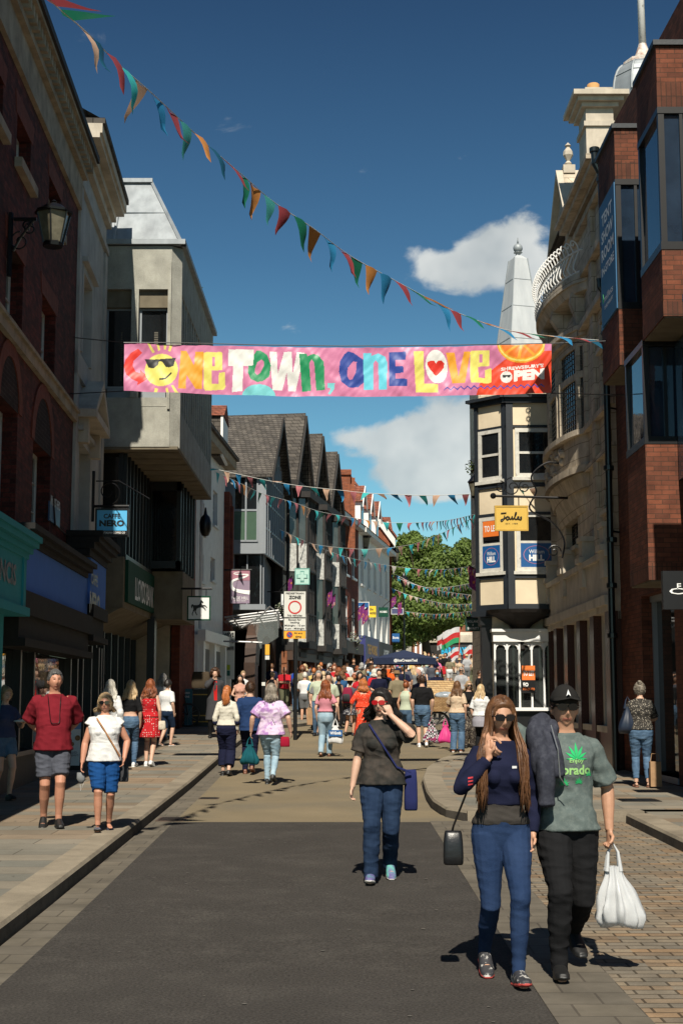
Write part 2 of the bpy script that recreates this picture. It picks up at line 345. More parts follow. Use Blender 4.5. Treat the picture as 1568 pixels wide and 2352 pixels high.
class Fac:
 """vertical plane of a facade: A (near) -> B (far); out = unit vector towards the street"""
 def __init__(s, A, B, side):
  s.A = V((A[0], A[1], 0)); s.B = V((B[0], B[1], 0)); s.u = (s.B - s.A).normalized(); s.L = (s.B - s.A).length
  s.n = V((s.u.y, -s.u.x, 0)) if side == 'L' else V((-s.u.y, s.u.x, 0))
 def q(s, px, py, o=0):
  r = ray(px, py); c = V((0, 0, HC)); A = s.A + s.n * o
  t = (A - c).dot(s.n) / r.dot(s.n); p = c + r * t
  return (p - A).dot(s.u), p.z
 def w(s, a, z, o=0): return s.A + s.u * a + s.n * o + V((0, 0, z))
 def box(s, mb, a0, a1, z0, z1, o0, o1):
  return mb.hexa([s.w(a0, z0, o0), s.w(a1, z0, o0), s.w(a1, z0, o1), s.w(a0, z0, o1), s.w(a0, z1, o0), s.w(a1, z1, o0), s.w(a1, z1, o1), s.w(a0, z1, o1)])
 def rect(s, x0, y0, x1, y1, o=0):
  a0, z0 = s.q(x0, y0, o); a1, z1 = s.q(x1, y1, o)
  return min(a0, a1), max(a0, a1), min(z0, z1), max(z0, z1)
 def wall(s, mb, a0, a1, z0, z1, ops, d=.2, o=0):
  A = sorted({a0, a1, *[x for op in ops for x in op[:2] if a0 < x < a1]}); Z = sorted({z0, z1, *[x for op in ops for x in op[2:4] if z0 < x < z1]})
  for i in range(len(A) - 1):
   run = None
   for j in range(len(Z) - 1):
    ca, cz = (A[i] + A[i + 1]) / 2, (Z[j] + Z[j + 1]) / 2
    hole = any(op[0] < ca < op[1] and op[2] < cz < op[3] for op in ops)
    if hole:
     if run is not None: s.box(mb, A[i], A[i + 1], run, Z[j], o - d, o); run = None
    elif run is None: run = Z[j]
   if run is not None: s.box(mb, A[i], A[i + 1], run, Z[-1], o - d, o)
  return mb
 def window(s, par, op, o=-.15, fr=.06, cols=1, rows=2, fm=None, gm=None, sill=None, sm=None, bar=.025, name='window'):
  a0, a1, z0, z1 = op[:4]; g = MB(); s.box(g, a0 + .002, a1 - .002, z0 + .002, z1 - .002, o - .03, o - .012); W = g.build(name, gm, par)
  f = MB()
  s.box(f, a0, a1, z1 - fr, z1, o - .05, o + .02); s.box(f, a0, a1, z0, z0 + fr, o - .05, o + .02)
  s.box(f, a0, a0 + fr, z0 + fr, z1 - fr, o - .05, o + .018); s.box(f, a1 - fr, a1, z0 + fr, z1 - fr, o - .05, o + .018)
  for i in range(1, cols):
   a = a0 + (a1 - a0) * i / cols; s.box(f, a - bar / 2, a + bar / 2, z0 + fr, z1 - fr, o - .01, o + .008)
  for j in range(1, rows):
   z = z0 + (z1 - z0) * j / rows; s.box(f, a0 + fr, a1 - fr, z - bar / 2, z + bar / 2, o - .01, o + (.016 if j * 2 == rows else .006))
  f.build('frame', fm, W)
  if sill: 
   q = MB(); s.box(q, a0 - .08, a1 + .08, z0 - sill, z0, o - .1, .09); q.build('sill', sm or fm, W)
  return W
# ---- material palette
m_brickL = mat('dark_red_brick', (.15, .034, .026), .9, .3, 5, bump=.3, kind='brick', col2=(.06, .018, .017), mortar=(.055, .03, .025), stain=.35, fine=.35, fs=30)
m_brickR = mat('brown_brick', (.20, .066, .036), .85, .2, 4, bump=.2, kind='brick', col2=(.115, .042, .026), mortar=(.075, .038, .024), stain=.35)
m_brickO = mat('orange_brick', (.33, .10, .045), .9, .2, 3, kind='brick', col2=(.22, .07, .035), mortar=(.2, .12, .09), stain=.3)
m_brickF = mat('red_brick', (.22, .058, .034), .9, .2, 3, kind='brick', col2=(.14, .04, .028), mortar=(.13, .06, .045), stain=.3)
m_soldier = mat('soldier_brick', (.15, .055, .032), .85, .2, 4, kind='brick', bw=.075, bh=.225, off=0, col2=(.085, .035, .024), mortar=(.05, .03, .02))
m_stucco = mat('grey_stucco', (.47, .46, .43), .85, .14, 1.5, bump=.1, bs=20, kind='stone', stain=.35)
m_cream = mat('cream_stone_trim', (.42, .35, .26), .85, .2, 3, bump=.15, kind='stone', stain=.4)
m_conc = mat('ribbed_concrete', (.41, .40, .345), .92, .16, 2.2, bump=.6, bs=45, kind='stone', stain=.55, staincol=(.11, .10, .08), fine=.25, fs=60)
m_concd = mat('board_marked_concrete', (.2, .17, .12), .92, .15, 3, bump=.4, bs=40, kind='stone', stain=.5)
m_lead = mat('weathered_lead', (.36, .39, .41), .55, .2, 3, kind='metal', col2=(.22, .24, .255), metal=.25, bump=.15, bs=4)
m_stone = mat('carved_limestone', (.68, .58, .45), .88, .2, 3, bump=.4, bs=25, kind='stone', stain=.5, staincol=(.14, .115, .085), block=(.7, .32))
m_stonep = mat('pale_stone', (.60, .53, .43), .88, .15, 2, bump=.2, bs=25, kind='stone', stain=.4, staincol=(.15, .12, .09))
m_white = mat('white_paint', (.72, .71, .67), .6, .08, 4, bump=.05, kind='stone', stain=.2, staincol=(.35, .33, .3))
m_whitef = mat('white_window_paint', (.6, .6, .58), .5, .08, 6)
m_brightw = mat('bright_white_paint', (.78, .78, .76), .5, .05, 4)
m_bpaint = mat('blue_black_timber_paint', (.018, .023, .03), .5, .2, 4, bump=.15, bs=20)
m_creamp = mat('cream_render_panel', (.76, .64, .46), .8, .08, 2, kind='stone', stain=.2, staincol=(.4, .3, .2))
m_black = mat('black_paint', (.007, .007, .008), .4, .2, 8)
m_blackm = mat('black_iron', (.01, .01, .011), .35, .2, 8, metal=.3)
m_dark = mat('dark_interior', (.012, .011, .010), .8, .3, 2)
m_glass = glassy('window_glass')
m_glassd = glassy('dark_curtain_glass', (.008, .009, .01), .06)
m_glassb = glassy('blue_reflective_glass', (.05, .09, .14), .04)
m_slate = mat('stone_slate_roof', (.115, .10, .085), .9, kind='roof', col2=(.065, .058, .052))
m_slate2 = mat('plain_tile_roof', (.13, .115, .10), .9, kind='roof', col2=(.075, .068, .062), bw=.17, bh=.1)
m_tile = mat('red_tile_roof', (.3, .10, .06), .9, kind='roof', col2=(.17, .07, .05), bw=.2, bh=.12)
m_timber = mat('black_oak_timber', (.022, .018, .016), .75, .3, 5, bump=.3, bs=15)
m_render = mat('grey_cream_infill', (.5, .45, .37), .85, .2, 3)
m_carve = mat('white_carved_panel', (.5, .5, .47), .7, .45, 9, bump=.8, bs=14)
m_wood = mat('orange_brown_wood', (.26, .09, .035), .6, .3, 4)
m_woodd = mat('dark_brown_wood', (.06, .03, .018), .6, .3, 4)
m_granite = mat('red_granite_pier', (.075, .026, .018), .3, .6, 50, fine=.5, fs=70)
m_teal = mat('teal_shopfront_paint', (.03, .27, .31), .85, .06, 3)
m_neroblue = mat('powder_blue_fascia', (.07, .19, .60), .85, .05, 3)
m_green = mat('dark_green_sign', (.008, .06, .035), .8, .1, 3)
m_steel = mat('brushed_steel', (.3, .3, .3), .4, .05, 3, metal=.8)
m_greyp = mat('grey_metal_panel', (.25, .27, .29), .5, .06, 3, metal=.2)
m_greenp = mat('green_glass_panel', (.06, .105, .07), .25, .08, 3)
m_txtw = mat('white_lettering', (.8, .8, .78), .5, 0)
m_txtb = mat('black_lettering', (.01, .01, .01), .5, 0)
m_signw = mat('white_sign_face', (.72, .73, .72), .45, .03)
m_signg = mat('pale_sign_face', (.62, .62, .58), .45, .04)
m_red = mat('red_sign_paint', (.5, .02, .02), .5, 0)
m_yel = mat('amber_sign_face', (.75, .38, .03), .5, .04)
m_blue = mat('blue_sign_paint', (.01, .09, .27), .45, .03)
m_asph = mat('new_dark_asphalt', (.050, .045, .040), .93, .1, 1.1, bump=.5, bs=120, fine=.5, fs=55, col2=(.064, .058, .051), vs2=2.2, p0=.5, p1=.7)
m_asph2 = mat('worn_tan_asphalt', (.205, .165, .105), .92, .12, .8, bump=.5, bs=120, fine=.3, fs=110, col2=(.15, .13, .095), vs2=.45)
m_flag = mat('york_stone_flags', (.25, .215, .165), .88, .14, 1.3, kind='brick', flat=True, bw=1.05, bh=.45, ms=.008, col2=(.17, .165, .14), mortar=(.10, .088, .07), var3=(1.12, .90, .74), bump=.2, bs=30, fine=.12, fs=60)
m_sett = mat('stone_setts', (.25, .20, .14), .88, .18, 3, kind='brick', flat=True, bw=.24, bh=.118, ms=.009, col2=(.17, .15, .12), mortar=(.07, .058, .042), var3=(1.1, .88, .7), bump=.4, bs=30, fine=.15, fs=60)
m_farpave = mat('hill_setts', (.25, .225, .18), .9, .15, 1, kind='brick', flat=True, bw=.5, bh=.3, ms=.012, col2=(.18, .165, .14), mortar=(.1, .09, .075), bump=.3)
m_kerb = mat('granite_kerb', (.3, .255, .19), .85, .2, 2, bump=.4, bs=25, kind='stone', stain=.3, fine=.15)
m_kerbf = mat('dark_kerb_face', (.075, .066, .055), .9, .35, 5, bump=.5, bs=20)  # road face of the kerb, coloured much darker than its top
m_gut = mat('gutter_blocks', (.15, .13, .10), .9, .2, 2, kind='brick', flat=True, bw=.36, bh=.30, ms=.008, col2=(.125, .11, .088), mortar=(.085, .073, .058), bump=.3)
# ---- ground, road, pavements
def sheet(name, m, edgeL, edgeR, Y0, Y1, dz, step=1.0, kerbL=False, kerbR=False, kind='structure', parts=None):
 """sheet between two X(Y) edges following the hill"""
 mb = MB(); n = max(1, int((Y1 - Y0) / step)); row = []
 for i in range(n + 1):
  Y = Y0 + (Y1 - Y0) * i / n; row.append((V((edgeL(Y), Y, zr(Y) + dz)), V((edgeR(Y), Y, zr(Y) + dz))))
 for (a, b), (c, d) in zip(row, row[1:]): mb.quad(a, b, d, c)
 return mb.build(name, m, kind=kind)
def poly_x(pts):
 def f(Y):
  if Y <= pts[0][1]: return pts[0][0]
  for (xa, ya), (xb, yb) in zip(pts, pts[1:]):
   if Y <= yb: return xa + (xb - xa) * (Y - ya) / (yb - ya)
  return pts[-1][0]
 return f
kL = poly_x([(-2.2, -6), (-2.33, 11.5), (-2.56, 28), (-2.68, 36), (-2.55, 41), (-2.1, 43.2), (-1.3, 44.4), (-.8, 45.6), (-.6, 48)])
gm = MB(); Ys = [-60, -20] + [p[0] for p in PROF[1:]]
for a, b in zip(Ys, Ys[1:]): gm.quad((-800, a, zr(a) - .03), (800, a, zr(a) - .03), (800, b, zr(b) - .03), (-800, b, zr(b) - .03))
gm.build('ground', mat('distant_ground', (.14, .12, .09), .95, .2, .3), kind='structure')
gL = lambda Y: kL(Y) + .13
sheet('road', m_asph, lambda Y: kL(Y) + .31, lambda Y: 1.12, -8, 18.35, .0)
cL = lambda Y: kL(Y) + (.31 if Y < 40 else 0)
nose = [(1.62, 18.45), (1.36, 19.0), (1.27, 20.3), (1.28, 22), (1.38, 24.8), (1.60, 27.4), (2.05, 30.2), (2.6, 32.2), (3.1, 33.4), (3.9, 34.3)]
nX = poly_x(nose)
sheet('worn_road', m_asph2, cL, lambda Y: (nX(Y) if Y < 34.3 else 3.8) + (-.02), 18.35, 46.5, .0, .5)
sheet('gutter', m_gut, lambda Y: kL(Y) + .02, lambda Y: kL(Y) + .31, -8, 40, .0)
sheet('gutter', m_gut, lambda Y: 1.12, lambda Y: 1.62, -8, 18.45, .004)
sheet('cobbled_bay', m_sett, lambda Y: 1.62, lambda Y: 3.56, -8, 18.42, .0)
sheet('pavement', m_flag, lambda Y: -9, lambda Y: kL(Y) - .3, -8, 48, .12, .5)
sheet('pavement', m_flag, lambda Y: 3.86, lambda Y: 9, -8, 18.45, .12)
sheet('pavement', m_flag, lambda Y: nX(Y) + .3, lambda Y: 9, 18.45 + .3, 34.3, .12, .4)
sheet('hill_pavement', m_farpave, lambda Y: -9, lambda Y: 16, 46.3, 160, .02, 3)
def kerb(name, pts, top_w, m=m_kerb, mf=m_kerbf, left=True):
 """raised kerb along pts; outer (road) face sits on pts, top runs inward"""
 mb = MB(); k = len(pts); P2 = [V((x, y, 0)) for x, y in pts]; prev = None
 for i, p in enumerate(P2):
  t = (P2[min(i + 1, k - 1)] - P2[max(i - 1, 0)]).normalized(); nn = V((-t.y, t.x, 0)) * (1 if left else -1)
  q = p + nn * top_w; z = zr(p.y)
  rowp = [V((p.x, p.y, z - .02)), V((p.x, p.y, z + .095)) + nn * .008, V((p.x, p.y, z + .124)) + nn * .03, V((q.x, q.y, z + .124)), V((q.x, q.y, z + .05))]
  if prev:
   for j in range(4):
    mb.mi = 1 if j == 0 else 0; mb.quad(prev[j], rowp[j], rowp[j + 1], prev[j + 1])
  prev = rowp
 return mb.build(name, [m, mf], kind='structure')
kerb('kerb', [(kL(y), y) for y in [-8] + list(range(0, 41, 2)) + [41, 42, 43.2, 43.8, 44.4, 45, 45.6, 48]], .3)
kerb('kerb', [(3.56, y) for y in range(-8, 19, 2)] + [(3.56, 18.2)], .3, left=False)
kerb('kerb', [(x, y) for x, y in nose], .34, left=False)
fk = MB(); fk.box(1.6, 3.85, 18.43, 18.75, zr(18.5) - .02, zr(18.5) + .125); fk.build('kerb', m_kerb, kind='structure')
def cover(px, py, w_, l_, dz, m, lab):
 g = G(px, py, dz); mb = MB(); x, y, z = g
 mb.box(x - w_ / 2, x + w_ / 2, y - l_ / 2, y + l_ / 2, z - .01, z + .006)
 for i in range(6): 
  yy = y - l_ / 2 + l_ * (i + .5) / 6; mb.mi = 1; mb.box(x - w_ * .42, x + w_ * .42, yy - .012, yy + .012, z + .004, z + .010)
 mb.build('drain_cover', [m, m_blackm], label=lab, cat='drain cover')
m_cov = mat('rusty_iron_cover', (.08, .05, .035), .7, .3, 10)
cover(395, 1882, .36, .55, .0, m_cov, 'brown iron drain grating in the left gutter where the dark asphalt ends')
cover(1465, 1838, .55, .5, .12, m_blackm, 'dark rectangular access cover in the right pavement behind the man in the cap')
cover(480, 1839 - 5, .3, .3, .0, m_cov, 'small iron cover in the gutter beside the sloping left kerb')
rg = random.Random(3); mb = MB()
for i in range(260):
 y = 5 + 30 * rg.random() ** 1.5; x = rg.uniform(-4.6, 4.6); zz = zr(y) + (.124 if x < kL(y) - .3 or (x > 3.9 and y < 18) else .006); r = rg.uniform(.008, .022)
 if -.0 <= (x - 3.3) < .6 or abs(x - kL(y)) < .35 or (y > 18 and x > 1.2): continue
 mb.add([(x + r * math.cos(q) * rg.uniform(.7, 1.3), y + r * math.sin(q), zz) for q in (0, 1.2, 2.4, 3.6, 4.9)], [(0, 1, 2, 3, 4)])
mb.build('gum_spots', mat('dull_gum', (.13, .12, .105), .9, .3, 9), kind='stuff', label='pale specks of trodden gum on the road and pavements', cat='litter')
# ===== LEFT SIDE
FL = Fac((-4.845, 14), (-5.345, 27.9), 'L'); FL2 = Fac((-5.345, 27.9), (-5.58, 32.7), 'L')
ZP = lambda Y: zr(Y) + .12
def mass(par, name, m, A, B, depth, z0, z1, off=.45, nside=-1):
 """solid body of a building behind facade line"""
 a, b = V((*A, 0)), V((*B, 0)); u = (b - a).normalized(); n = V((u.y, -u.x, 0)) * (1 if nside < 0 else -1)
 p = [a - n * off, b - n * off, b - n * (off + depth), a - n * (off + depth)]
 mb = MB(); mb.hexa([V((q.x, q.y, z0)) for q in p] + [V((q.x, q.y, z1)) for q in p]); return mb.build(name, m, par)
# ---- L1 dark brick building
B1 = thing('brick_building', (-5.2, 24, .3), 'tall dark red brick building with arched windows and bracketed eaves, nearest on the left', 'building')
zt = FL.q(90, 240)[1]
ZE = FL.q(175, 470)[1]            # under frieze
ops = []
def op(F, x0, x1, y0, y1, xr=None): 
 a0 = F.q(x0, y0)[0]; a1 = F.q(x1, y0)[0]; zt_ = F.q(x0, y0)[1]; zb = F.q(x0, y1)[1]; return (a0, a1, zb, zt_)
o_top = [op(FL, 41, 74, 262, 372), op(FL, 114, 141, 405, 492)]
o_mid = [op(FL, 18, 57, 548, 745), op(FL, 98, 130, 675, 862)]
o_arc = [op(FL, -2, 43, 905, 1195), op(FL, 77, 118, 1010, 1225)]
o_top.insert(0, (o_top[0][0] - 2.3, o_top[0][1] - 2.3, o_top[0][2], o_top[0][3])); o_mid.insert(0, (o_mid[0][0] - 2.3, o_mid[0][1] - 2.3, o_mid[0][2], o_mid[0][3])); o_arc.insert(0, (o_arc[0][0] - 2.3, o_arc[0][1] - 2.3, o_arc[0][2], o_arc[0][3]))
allo = o_top + o_mid + o_arc
wl = MB(); FL.wall(wl, 0, FL.L, 3.2, ZE + .1, allo, .32); wl.build('wall', m_brickL, B1)
mass(B1, 'body', m_dark, (-4.845, 14), (-5.345, 27.9), 6, 3.2, ZE - .1, .4)
for o_ in o_top + o_mid:
 FL.window(B1, o_, -.22, .055, 2, 2, m_whitef, m_glass)
 mb = MB(); z = o_[3]; a0, a1 = o_[0] - .12, o_[1] + .12
 mb.prism([(a0, z), (a1, z), (a1 + .1, z + .34), (a0 - .1, z + .34)], FL.A + FL.n * -.01, FL.u, (0, 0, 1), FL.n, .022); mb.build('brick_lintel', mat('red_rubbed_brick', (.2, .05, .03), .85, .2, 8, kind='brick', bw=.075, bh=.3, off=0, col2=(.15, .04, .025)), B1)
for o_ in o_top:
 mb = MB(); FL.box(mb, o_[0] - .12, o_[1] + .12, o_[2] - .16, o_[2] - .002, -.2, .12); mb.build('sill', m_cream, B1)
for o_ in o_arc:   # arched heads in rubbed brick + recessed glass
 FL.window(B1, o_, -.26, .06, 2, 3, m_whitef, m_glass); r0 = (o_[1] - o_[0]) / 2; c = (o_[0] + o_[1]) / 2
 mb = MB(); k = 14
 for i in range(k):
  q0, q1 = math.pi * i / k, math.pi * (i + 1) / k
  mb.prism([(c + r0 * math.cos(q0), o_[3] + r0 * math.sin(q0)), (c + (r0 + .26) * math.cos(q0), o_[3] + (r0 + .26) * math.sin(q0)), (c + (r0 + .26) * math.cos(q1), o_[3] + (r0 + .26) * math.sin(q1)), (c + r0 * math.cos(q1), o_[3] + r0 * math.sin(q1))], FL.A - FL.n * .02, FL.u, (0, 0, 1), FL.n, .045)
 mb.build('brick_arch', MATS['red_rubbed_brick'], B1)
 mb = MB(); mb.prism([(c + r0 * math.cos(math.pi * i / k), o_[3] + r0 * math.sin(math.pi * i / k)) for i in range(k + 1)], FL.A, FL.u, (0, 0, 1), FL.n, .006); mb.build('arch_infill', mat('dark_arch_brick', (.035, .018, .016), .95, .3, 5, kind='brick', col2=(.02, .012, .012)), B1)
mb = MB(); zs0, zs1 = FL.q(159, 958)[1], FL.q(161, 940)[1]; FL.box(mb, 0, FL.L, zs0, zs1, 0, .09); FL.box(mb, 0, FL.L, zs1, zs1 + .06, 0, .14); mb.build('string_course', m_cream, B1)
mb = MB(); FL.box(mb, 0, FL.L, ZE, ZE + .62, 0, .08); mb.mi = 1; FL.box(mb, 0, FL.L, ZE + .62, ZE + .76, 0, .18); mb.build('frieze', [m_cream, m_cream], B1)
mb = MB(); n = 56
for i in range(n):
 a = FL.L * (i + .5) / n; FL.box(mb, a - .055, a + .055, ZE + .74, ZE + .92, .1, .30)
each(mb, 'eaves_bracket', m_cream, B1)
mb = MB(); FL.box(mb, 0, FL.L + .02, ZE + .92, ZE + .99, -.2, .36); mb.mi = 1; FL.box(mb, 0, FL.L + .02, ZE + .99, ZE + 1.12, -.3, .41)
mb.quad(FL.w(0, ZE + 1.1, .4), FL.w(FL.L, ZE + 1.1, .4), FL.w(FL.L, ZE + 2.6, -3.5), FL.w(0, ZE + 2.6, -3.5)); mb.build('eaves', [m_cream, m_timber], B1)
np_ = FL.rect(114, 1163, 137, 1206, .02); mb = MB(); FL.box(mb, np_[0], np_[1], np_[2] + .3, np_[3] - .25, .0, .03); pl = mb.build('street_name_plate', mat('blue_enamel', (.03, .06, .14), .4, .1, 5), None, 'small dark blue street name plate on dark brick above the teal and blue shops', 'sign')
t = MB(); text(t, 'MARDOL HEAD', FL.w(np_[0] + .06, np_[2] + .42, .034), FL.u, (0, 0, 1), np_[1] - np_[0] - .12, (np_[3] - np_[2] - .55) * .5); t.build('lettering', m_signg, pl)
mb = MB(); mb.tube([FL.w(FL.q(118, 1140)[0], FL.q(118, 1140)[1] , .04), FL.w(FL.q(122, 1205)[0], FL.q(122, 1205)[1], .04), FL.w(FL.q(160, 1240)[0], FL.q(160, 1240)[1], .05)], .015, 5); mb.build('wall_cable', m_black, B1)
# ---- L2 grey stucco
B2 = thing('stucco_building', (-5.5, 30, .35), 'narrow grey stucco building with a pedimented window and deep cornice, between brick and concrete buildings', 'building')
def op2(x0, x1, y0, y1): a0, z1 = FL2.q(x0, y0); a1 = FL2.q(x1, y0)[0]; return (a0, a1, FL2.q(x0, y1)[1], z1)
o2 = [op2(189, 209, 625, 818), op2(177, 204, 1010, 1228)]
wl = MB(); Z2 = FL2.q(252, 545)[1]; FL2.wall(wl, 0, FL2.L, 3.2, Z2 + .1, o2, .3)
wl.build('wall', m_stucco, B2)
q2 = MB(); q2.box(-11, FL2.A.x - .3, 28.1, 32.6, 3.2, Z2); q2.build('body', m_stucco, B2)
for o_ in o2:
 FL2.window(B2, o_, -.2, .07, 2, 2, m_whitef, m_glass)
 mb = MB(); FL2.box(mb, o_[0] - .16, o_[0], o_[2], o_[3] + .16, 0, .05); FL2.box(mb, o_[1], o_[1] + .16, o_[2], o_[3] + .16, 0, .05); FL2.box(mb, o_[0] - .0, o_[1] + .0, o_[3], o_[3] + .16, 0, .05)
 FL2.box(mb, o_[0] - .26, o_[1] + .26, o_[3] + .16, o_[3] + .26, 0, .16); mb.build('architrave', m_stucco, B2)
pc = (o2[1][0] + o2[1][1]) / 2; pz = o2[1][3] + .42; hw = 1.25
mb = MB(); FL2.box(mb, pc - hw, pc + hw, pz, pz + .16, 0, .42)
mb.prism([(pc - hw, pz + .16), (pc - hw + .25, pz + .16), (pc, pz + .78), (pc + hw - .25, pz + .16), (pc + hw, pz + .16), (pc, pz + 1.0)], FL2.A, FL2.u, (0, 0, 1), FL2.n, .42); FL2.box(mb, pc - hw + .15, pc - hw + .4, pz - .5, pz, 0, .25); FL2.box(mb, pc + hw - .4, pc + hw - .15, pz - .5, pz, 0, .25)
mb.build('pediment', m_stonep, B2)
mb = MB(); zsc = FL2.q(178, 810)[1]; FL2.box(mb, 0, FL2.L, zsc - .5, zsc - .05, 0, .07); zs = FL2.q(249, 588)[1]; FL2.box(mb, 0, FL2.L, zs - .14, zs, 0, .08)
FL2.box(mb, 0, .35, 3.2, Z2, .0, .06); FL2.box(mb, FL2.L - .45, FL2.L - .02, 3.2, zs - .2, .0, .05); mb.build('bands', m_stucco, B2)
mb = MB(); e = Z2
for i, (dz, o1, hh) in enumerate([(0, .12, .18), (.18, .22, .16), (.34, .40, .10), (.44, .45, .2), (.64, .5, .12)]):
 mb.mi = 1 if i == 4 else 0; FL2.box(mb, -.0, FL2.L + o1 * .25, e + dz, e + dz + hh, -.3, o1)
mb.mi = 1; mb.quad(FL2.w(0, e + .7, .5), FL2.w(FL2.L, e + .7, .5), FL2.w(FL2.L, e + 2.2, -2.2), FL2.w(0, e + 2.2, -2.2)); mb.build('cornice', [m_stonep, m_slate], B2)
def pbox(mb, x0, x1, yt, zb, Y, dep, m=None):
 a = P(x0, yt, Y); b = P(x1, yt, Y); mb.box(a.x, b.x, Y, Y + dep, zb, a.z)
mb = MB(); zc = P(160, 262, 28.4).z; pbox(mb, 140, 172, 262, 10, 28.4, .9); a = P(136, 228, 28.3); b = P(178, 236, 28.3); mb.box(a.x, b.x, 28.25, 29.5, zc, a.z)
ch = mb.build('chimney', m_cream, B2)
mb = MB(); pbox(mb, 158, 188, 330, 10, 29.6, .5); pbox(mb, 172, 202, 352, 10, 30.3, 1.3); mb.build('parapet_block', m_cream, B2)
# ---- shopfronts under L1 / L2
def lettering(F, mbt, txt, x0, x1, yb, h, o, bold=.02):
 pass
SF = thing('teal_shopfront', FL.w(2, ZP(20)), 'teal painted shopfront with dark letters on its fascia, cut by the left edge', 'shopfront')
FF = Fac(FL.w(0, 0, .5).xy, FL.w(FL.L, 0, .5).xy, 'L')
a1 = FF.q(62, 1300)[0]; zt0 = FF.q(62, 1285)[1]; zb0 = FF.q(62, 1398)[1]
mb = MB(); FF.box(mb, -6, a1, zb0, zt0, -.45, 0); mb.build('fascia', m_teal, SF)
mb = MB(); 
for i, (dz, oo) in enumerate([(0, .03), (.08, .08), (.17, .15), (.25, .19)]): FF.box(mb, -6, a1 + oo, zt0 + dz, zt0 + dz + .085, -.45, oo)
FF.box(mb, -6, a1 + .03, zb0 - .12, zb0, -.45, .06); FF.box(mb, a1 - .35, a1 - .28, zb0, zt0, 0, .03)
mb.build('cornice', m_teal, SF)
ax = FF.q(-34, 1300)[0]; ae = FF.q(37, 1300)[0]; zb_ = zb0 + (zt0 - zb0) * .36; hh = (zt0 - zb0) * .42
t = MB(); text(t, 'FRANCIS', FF.w(ax, zb_, .012), FF.u, (0, 0, 1), ae - ax, hh, .03); t.build('lettering', mat('navy_lettering', (.01, .03, .06), .5, 0), SF)
mb = MB(); FL.box(mb, a1 - 1.1, a1 - .55, ZP(22), zb0 - .12, 0, .3); mb.build('pilaster', m_teal, SF)
mb = MB(); FL.box(mb, -6, a1 - 1.1, ZP(18), zb0, -.3, -.2); mb.build('window', m_glass, SF); mb = MB(); FL.box(mb, -6, a1 - 1.1, ZP(18) - .2, ZP(18) + .5, -.2, .1); mb.build('stall_riser', m_teal, SF)
CF = thing('cafe_shopfront', FL.w(9, ZP(24)), 'dark cafe shopfront with pale blue fascia and big shop windows beside the grey stucco house', 'shopfront')
c0 = a1 + .05; FN = Fac(FL.w(0, 0, .38).xy, FL.w(FL.L, 0, .38).xy, 'L')
zA = FN.q(100, 1300)[1]; z_f1t = FN.q(72, 1255)[1]; z_f1b = FN.q(160, 1400)[1]
cs = FL.L
mb = MB(); FN.box(mb, c0, cs - .1, z_f1b, z_f1t, -.35, 0)
FN2 = Fac(FL2.w(0, 0, .4).xy, FL2.w(FL2.L, 0, .4).xy, 'L'); z2t = FN2.q(241, 1318)[1]; z2b = FN2.q(239, 1404)[1]; e2 = FN2.q(240, 1350)[0]
FN2.box(mb, -.1, e2, z2b, z2t + .1, -.4, .03); mb.build('fascia', m_neroblue, CF)
mb = MB()
for dz, oo in [(0, .05), (.09, .14), (.17, .22)]: FN.box(mb, c0, cs - .4, z_f1t + dz, z_f1t + dz + .09, -.35, oo)
for dz, oo in [(.1, .06), (.24, .14), (.36, .24), (.46, .3)]: FN2.box(mb, -.55, e2 + oo, z2t + dz, z2t + dz + .13, -.4, oo)
zb2 = z2b - .62
FN.box(mb, c0, cs, z_f1b - .35, z_f1b, -.35, .1); FN.box(mb, c0, cs, z_f1b - .7, z_f1b - .35, -.35, .02); FN.box(mb, c0, cs, z_f1b - .82, z_f1b - .7, -.35, .12)
FN2.box(mb, 0, e2, z2b - .25, z2b, -.35, .09); FN2.box(mb, 0, e2, z2b - .6, z2b - .25, -.35, .0); FN2.box(mb, 0, e2 + .05, z2b - .72, z2b - .6, -.35, .1)
mb.build('cornice', mat('sooty_shopfront_timber', (.02, .019, .018), .85, .25, 5, bump=.2), CF)
t = MB(); x0 = FN2.q(203, 1340)[0]; x1 = FN2.q(222, 1340)[0]; zz = FN2.q(205, 1345)[1]
text(t, 'CAFFÈ', FN2.w(x0 + .02, zz + .03, .06), FN2.u, (0, 0, 1), x1 - x0 - .3, .28, .03); text(t, 'NERO', FN2.w(x0 - .15, zz - .55, .06), FN2.u, (0, 0, 1), x1 - x0 + .3, .44, .04)
t.build('lettering', mat('bronze_lettering', (.035, .018, .014), .4, .1, 5), CF)
zh = z_f1b - .82; zh2 = z2b - .72
g = MB(); FL.box(g, c0 + .1, FL.L - .0, ZP(22) + .55, zh, -.04, -.02); FL2.box(g, 0, FL2.L, ZP(30) + .5, zh2, -.04, -.02); g.build('window', glassy('shop_glass', (.010, .011, .012), .015, .1, 1.0), CF)
f = MB(); 
for a in [c0 + .1, c0 + 1.9, c0 + 3.1, FL.L - .12]: FL.box(f, a - .06, a + .06, ZP(22), zh, -.06, .1)
for a in [.7, 1.5, 2.9, 4.2, FL2.L - .1]: FL2.box(f, a - .07, a + .07, ZP(30) - .1, zh2, -.06, .12)
f.build('frame', m_black, CF)
mb = MB(); FL.box(mb, c0, FL.L, ZP(20) - .1, ZP(22) + .5, -.1, .12); mb.mi = 1; FL.box(mb, c0, FL.L, ZP(22) + .5, ZP(22) + .57, -.1, .2); FL2.box(mb, 0, FL2.L, ZP(28) - .1, ZP(30) + .4, -.1, .08); mb.build('stall_riser', [mat('dark_stone_riser', (.05, .045, .04), .7, .3, 5), m_black], CF)
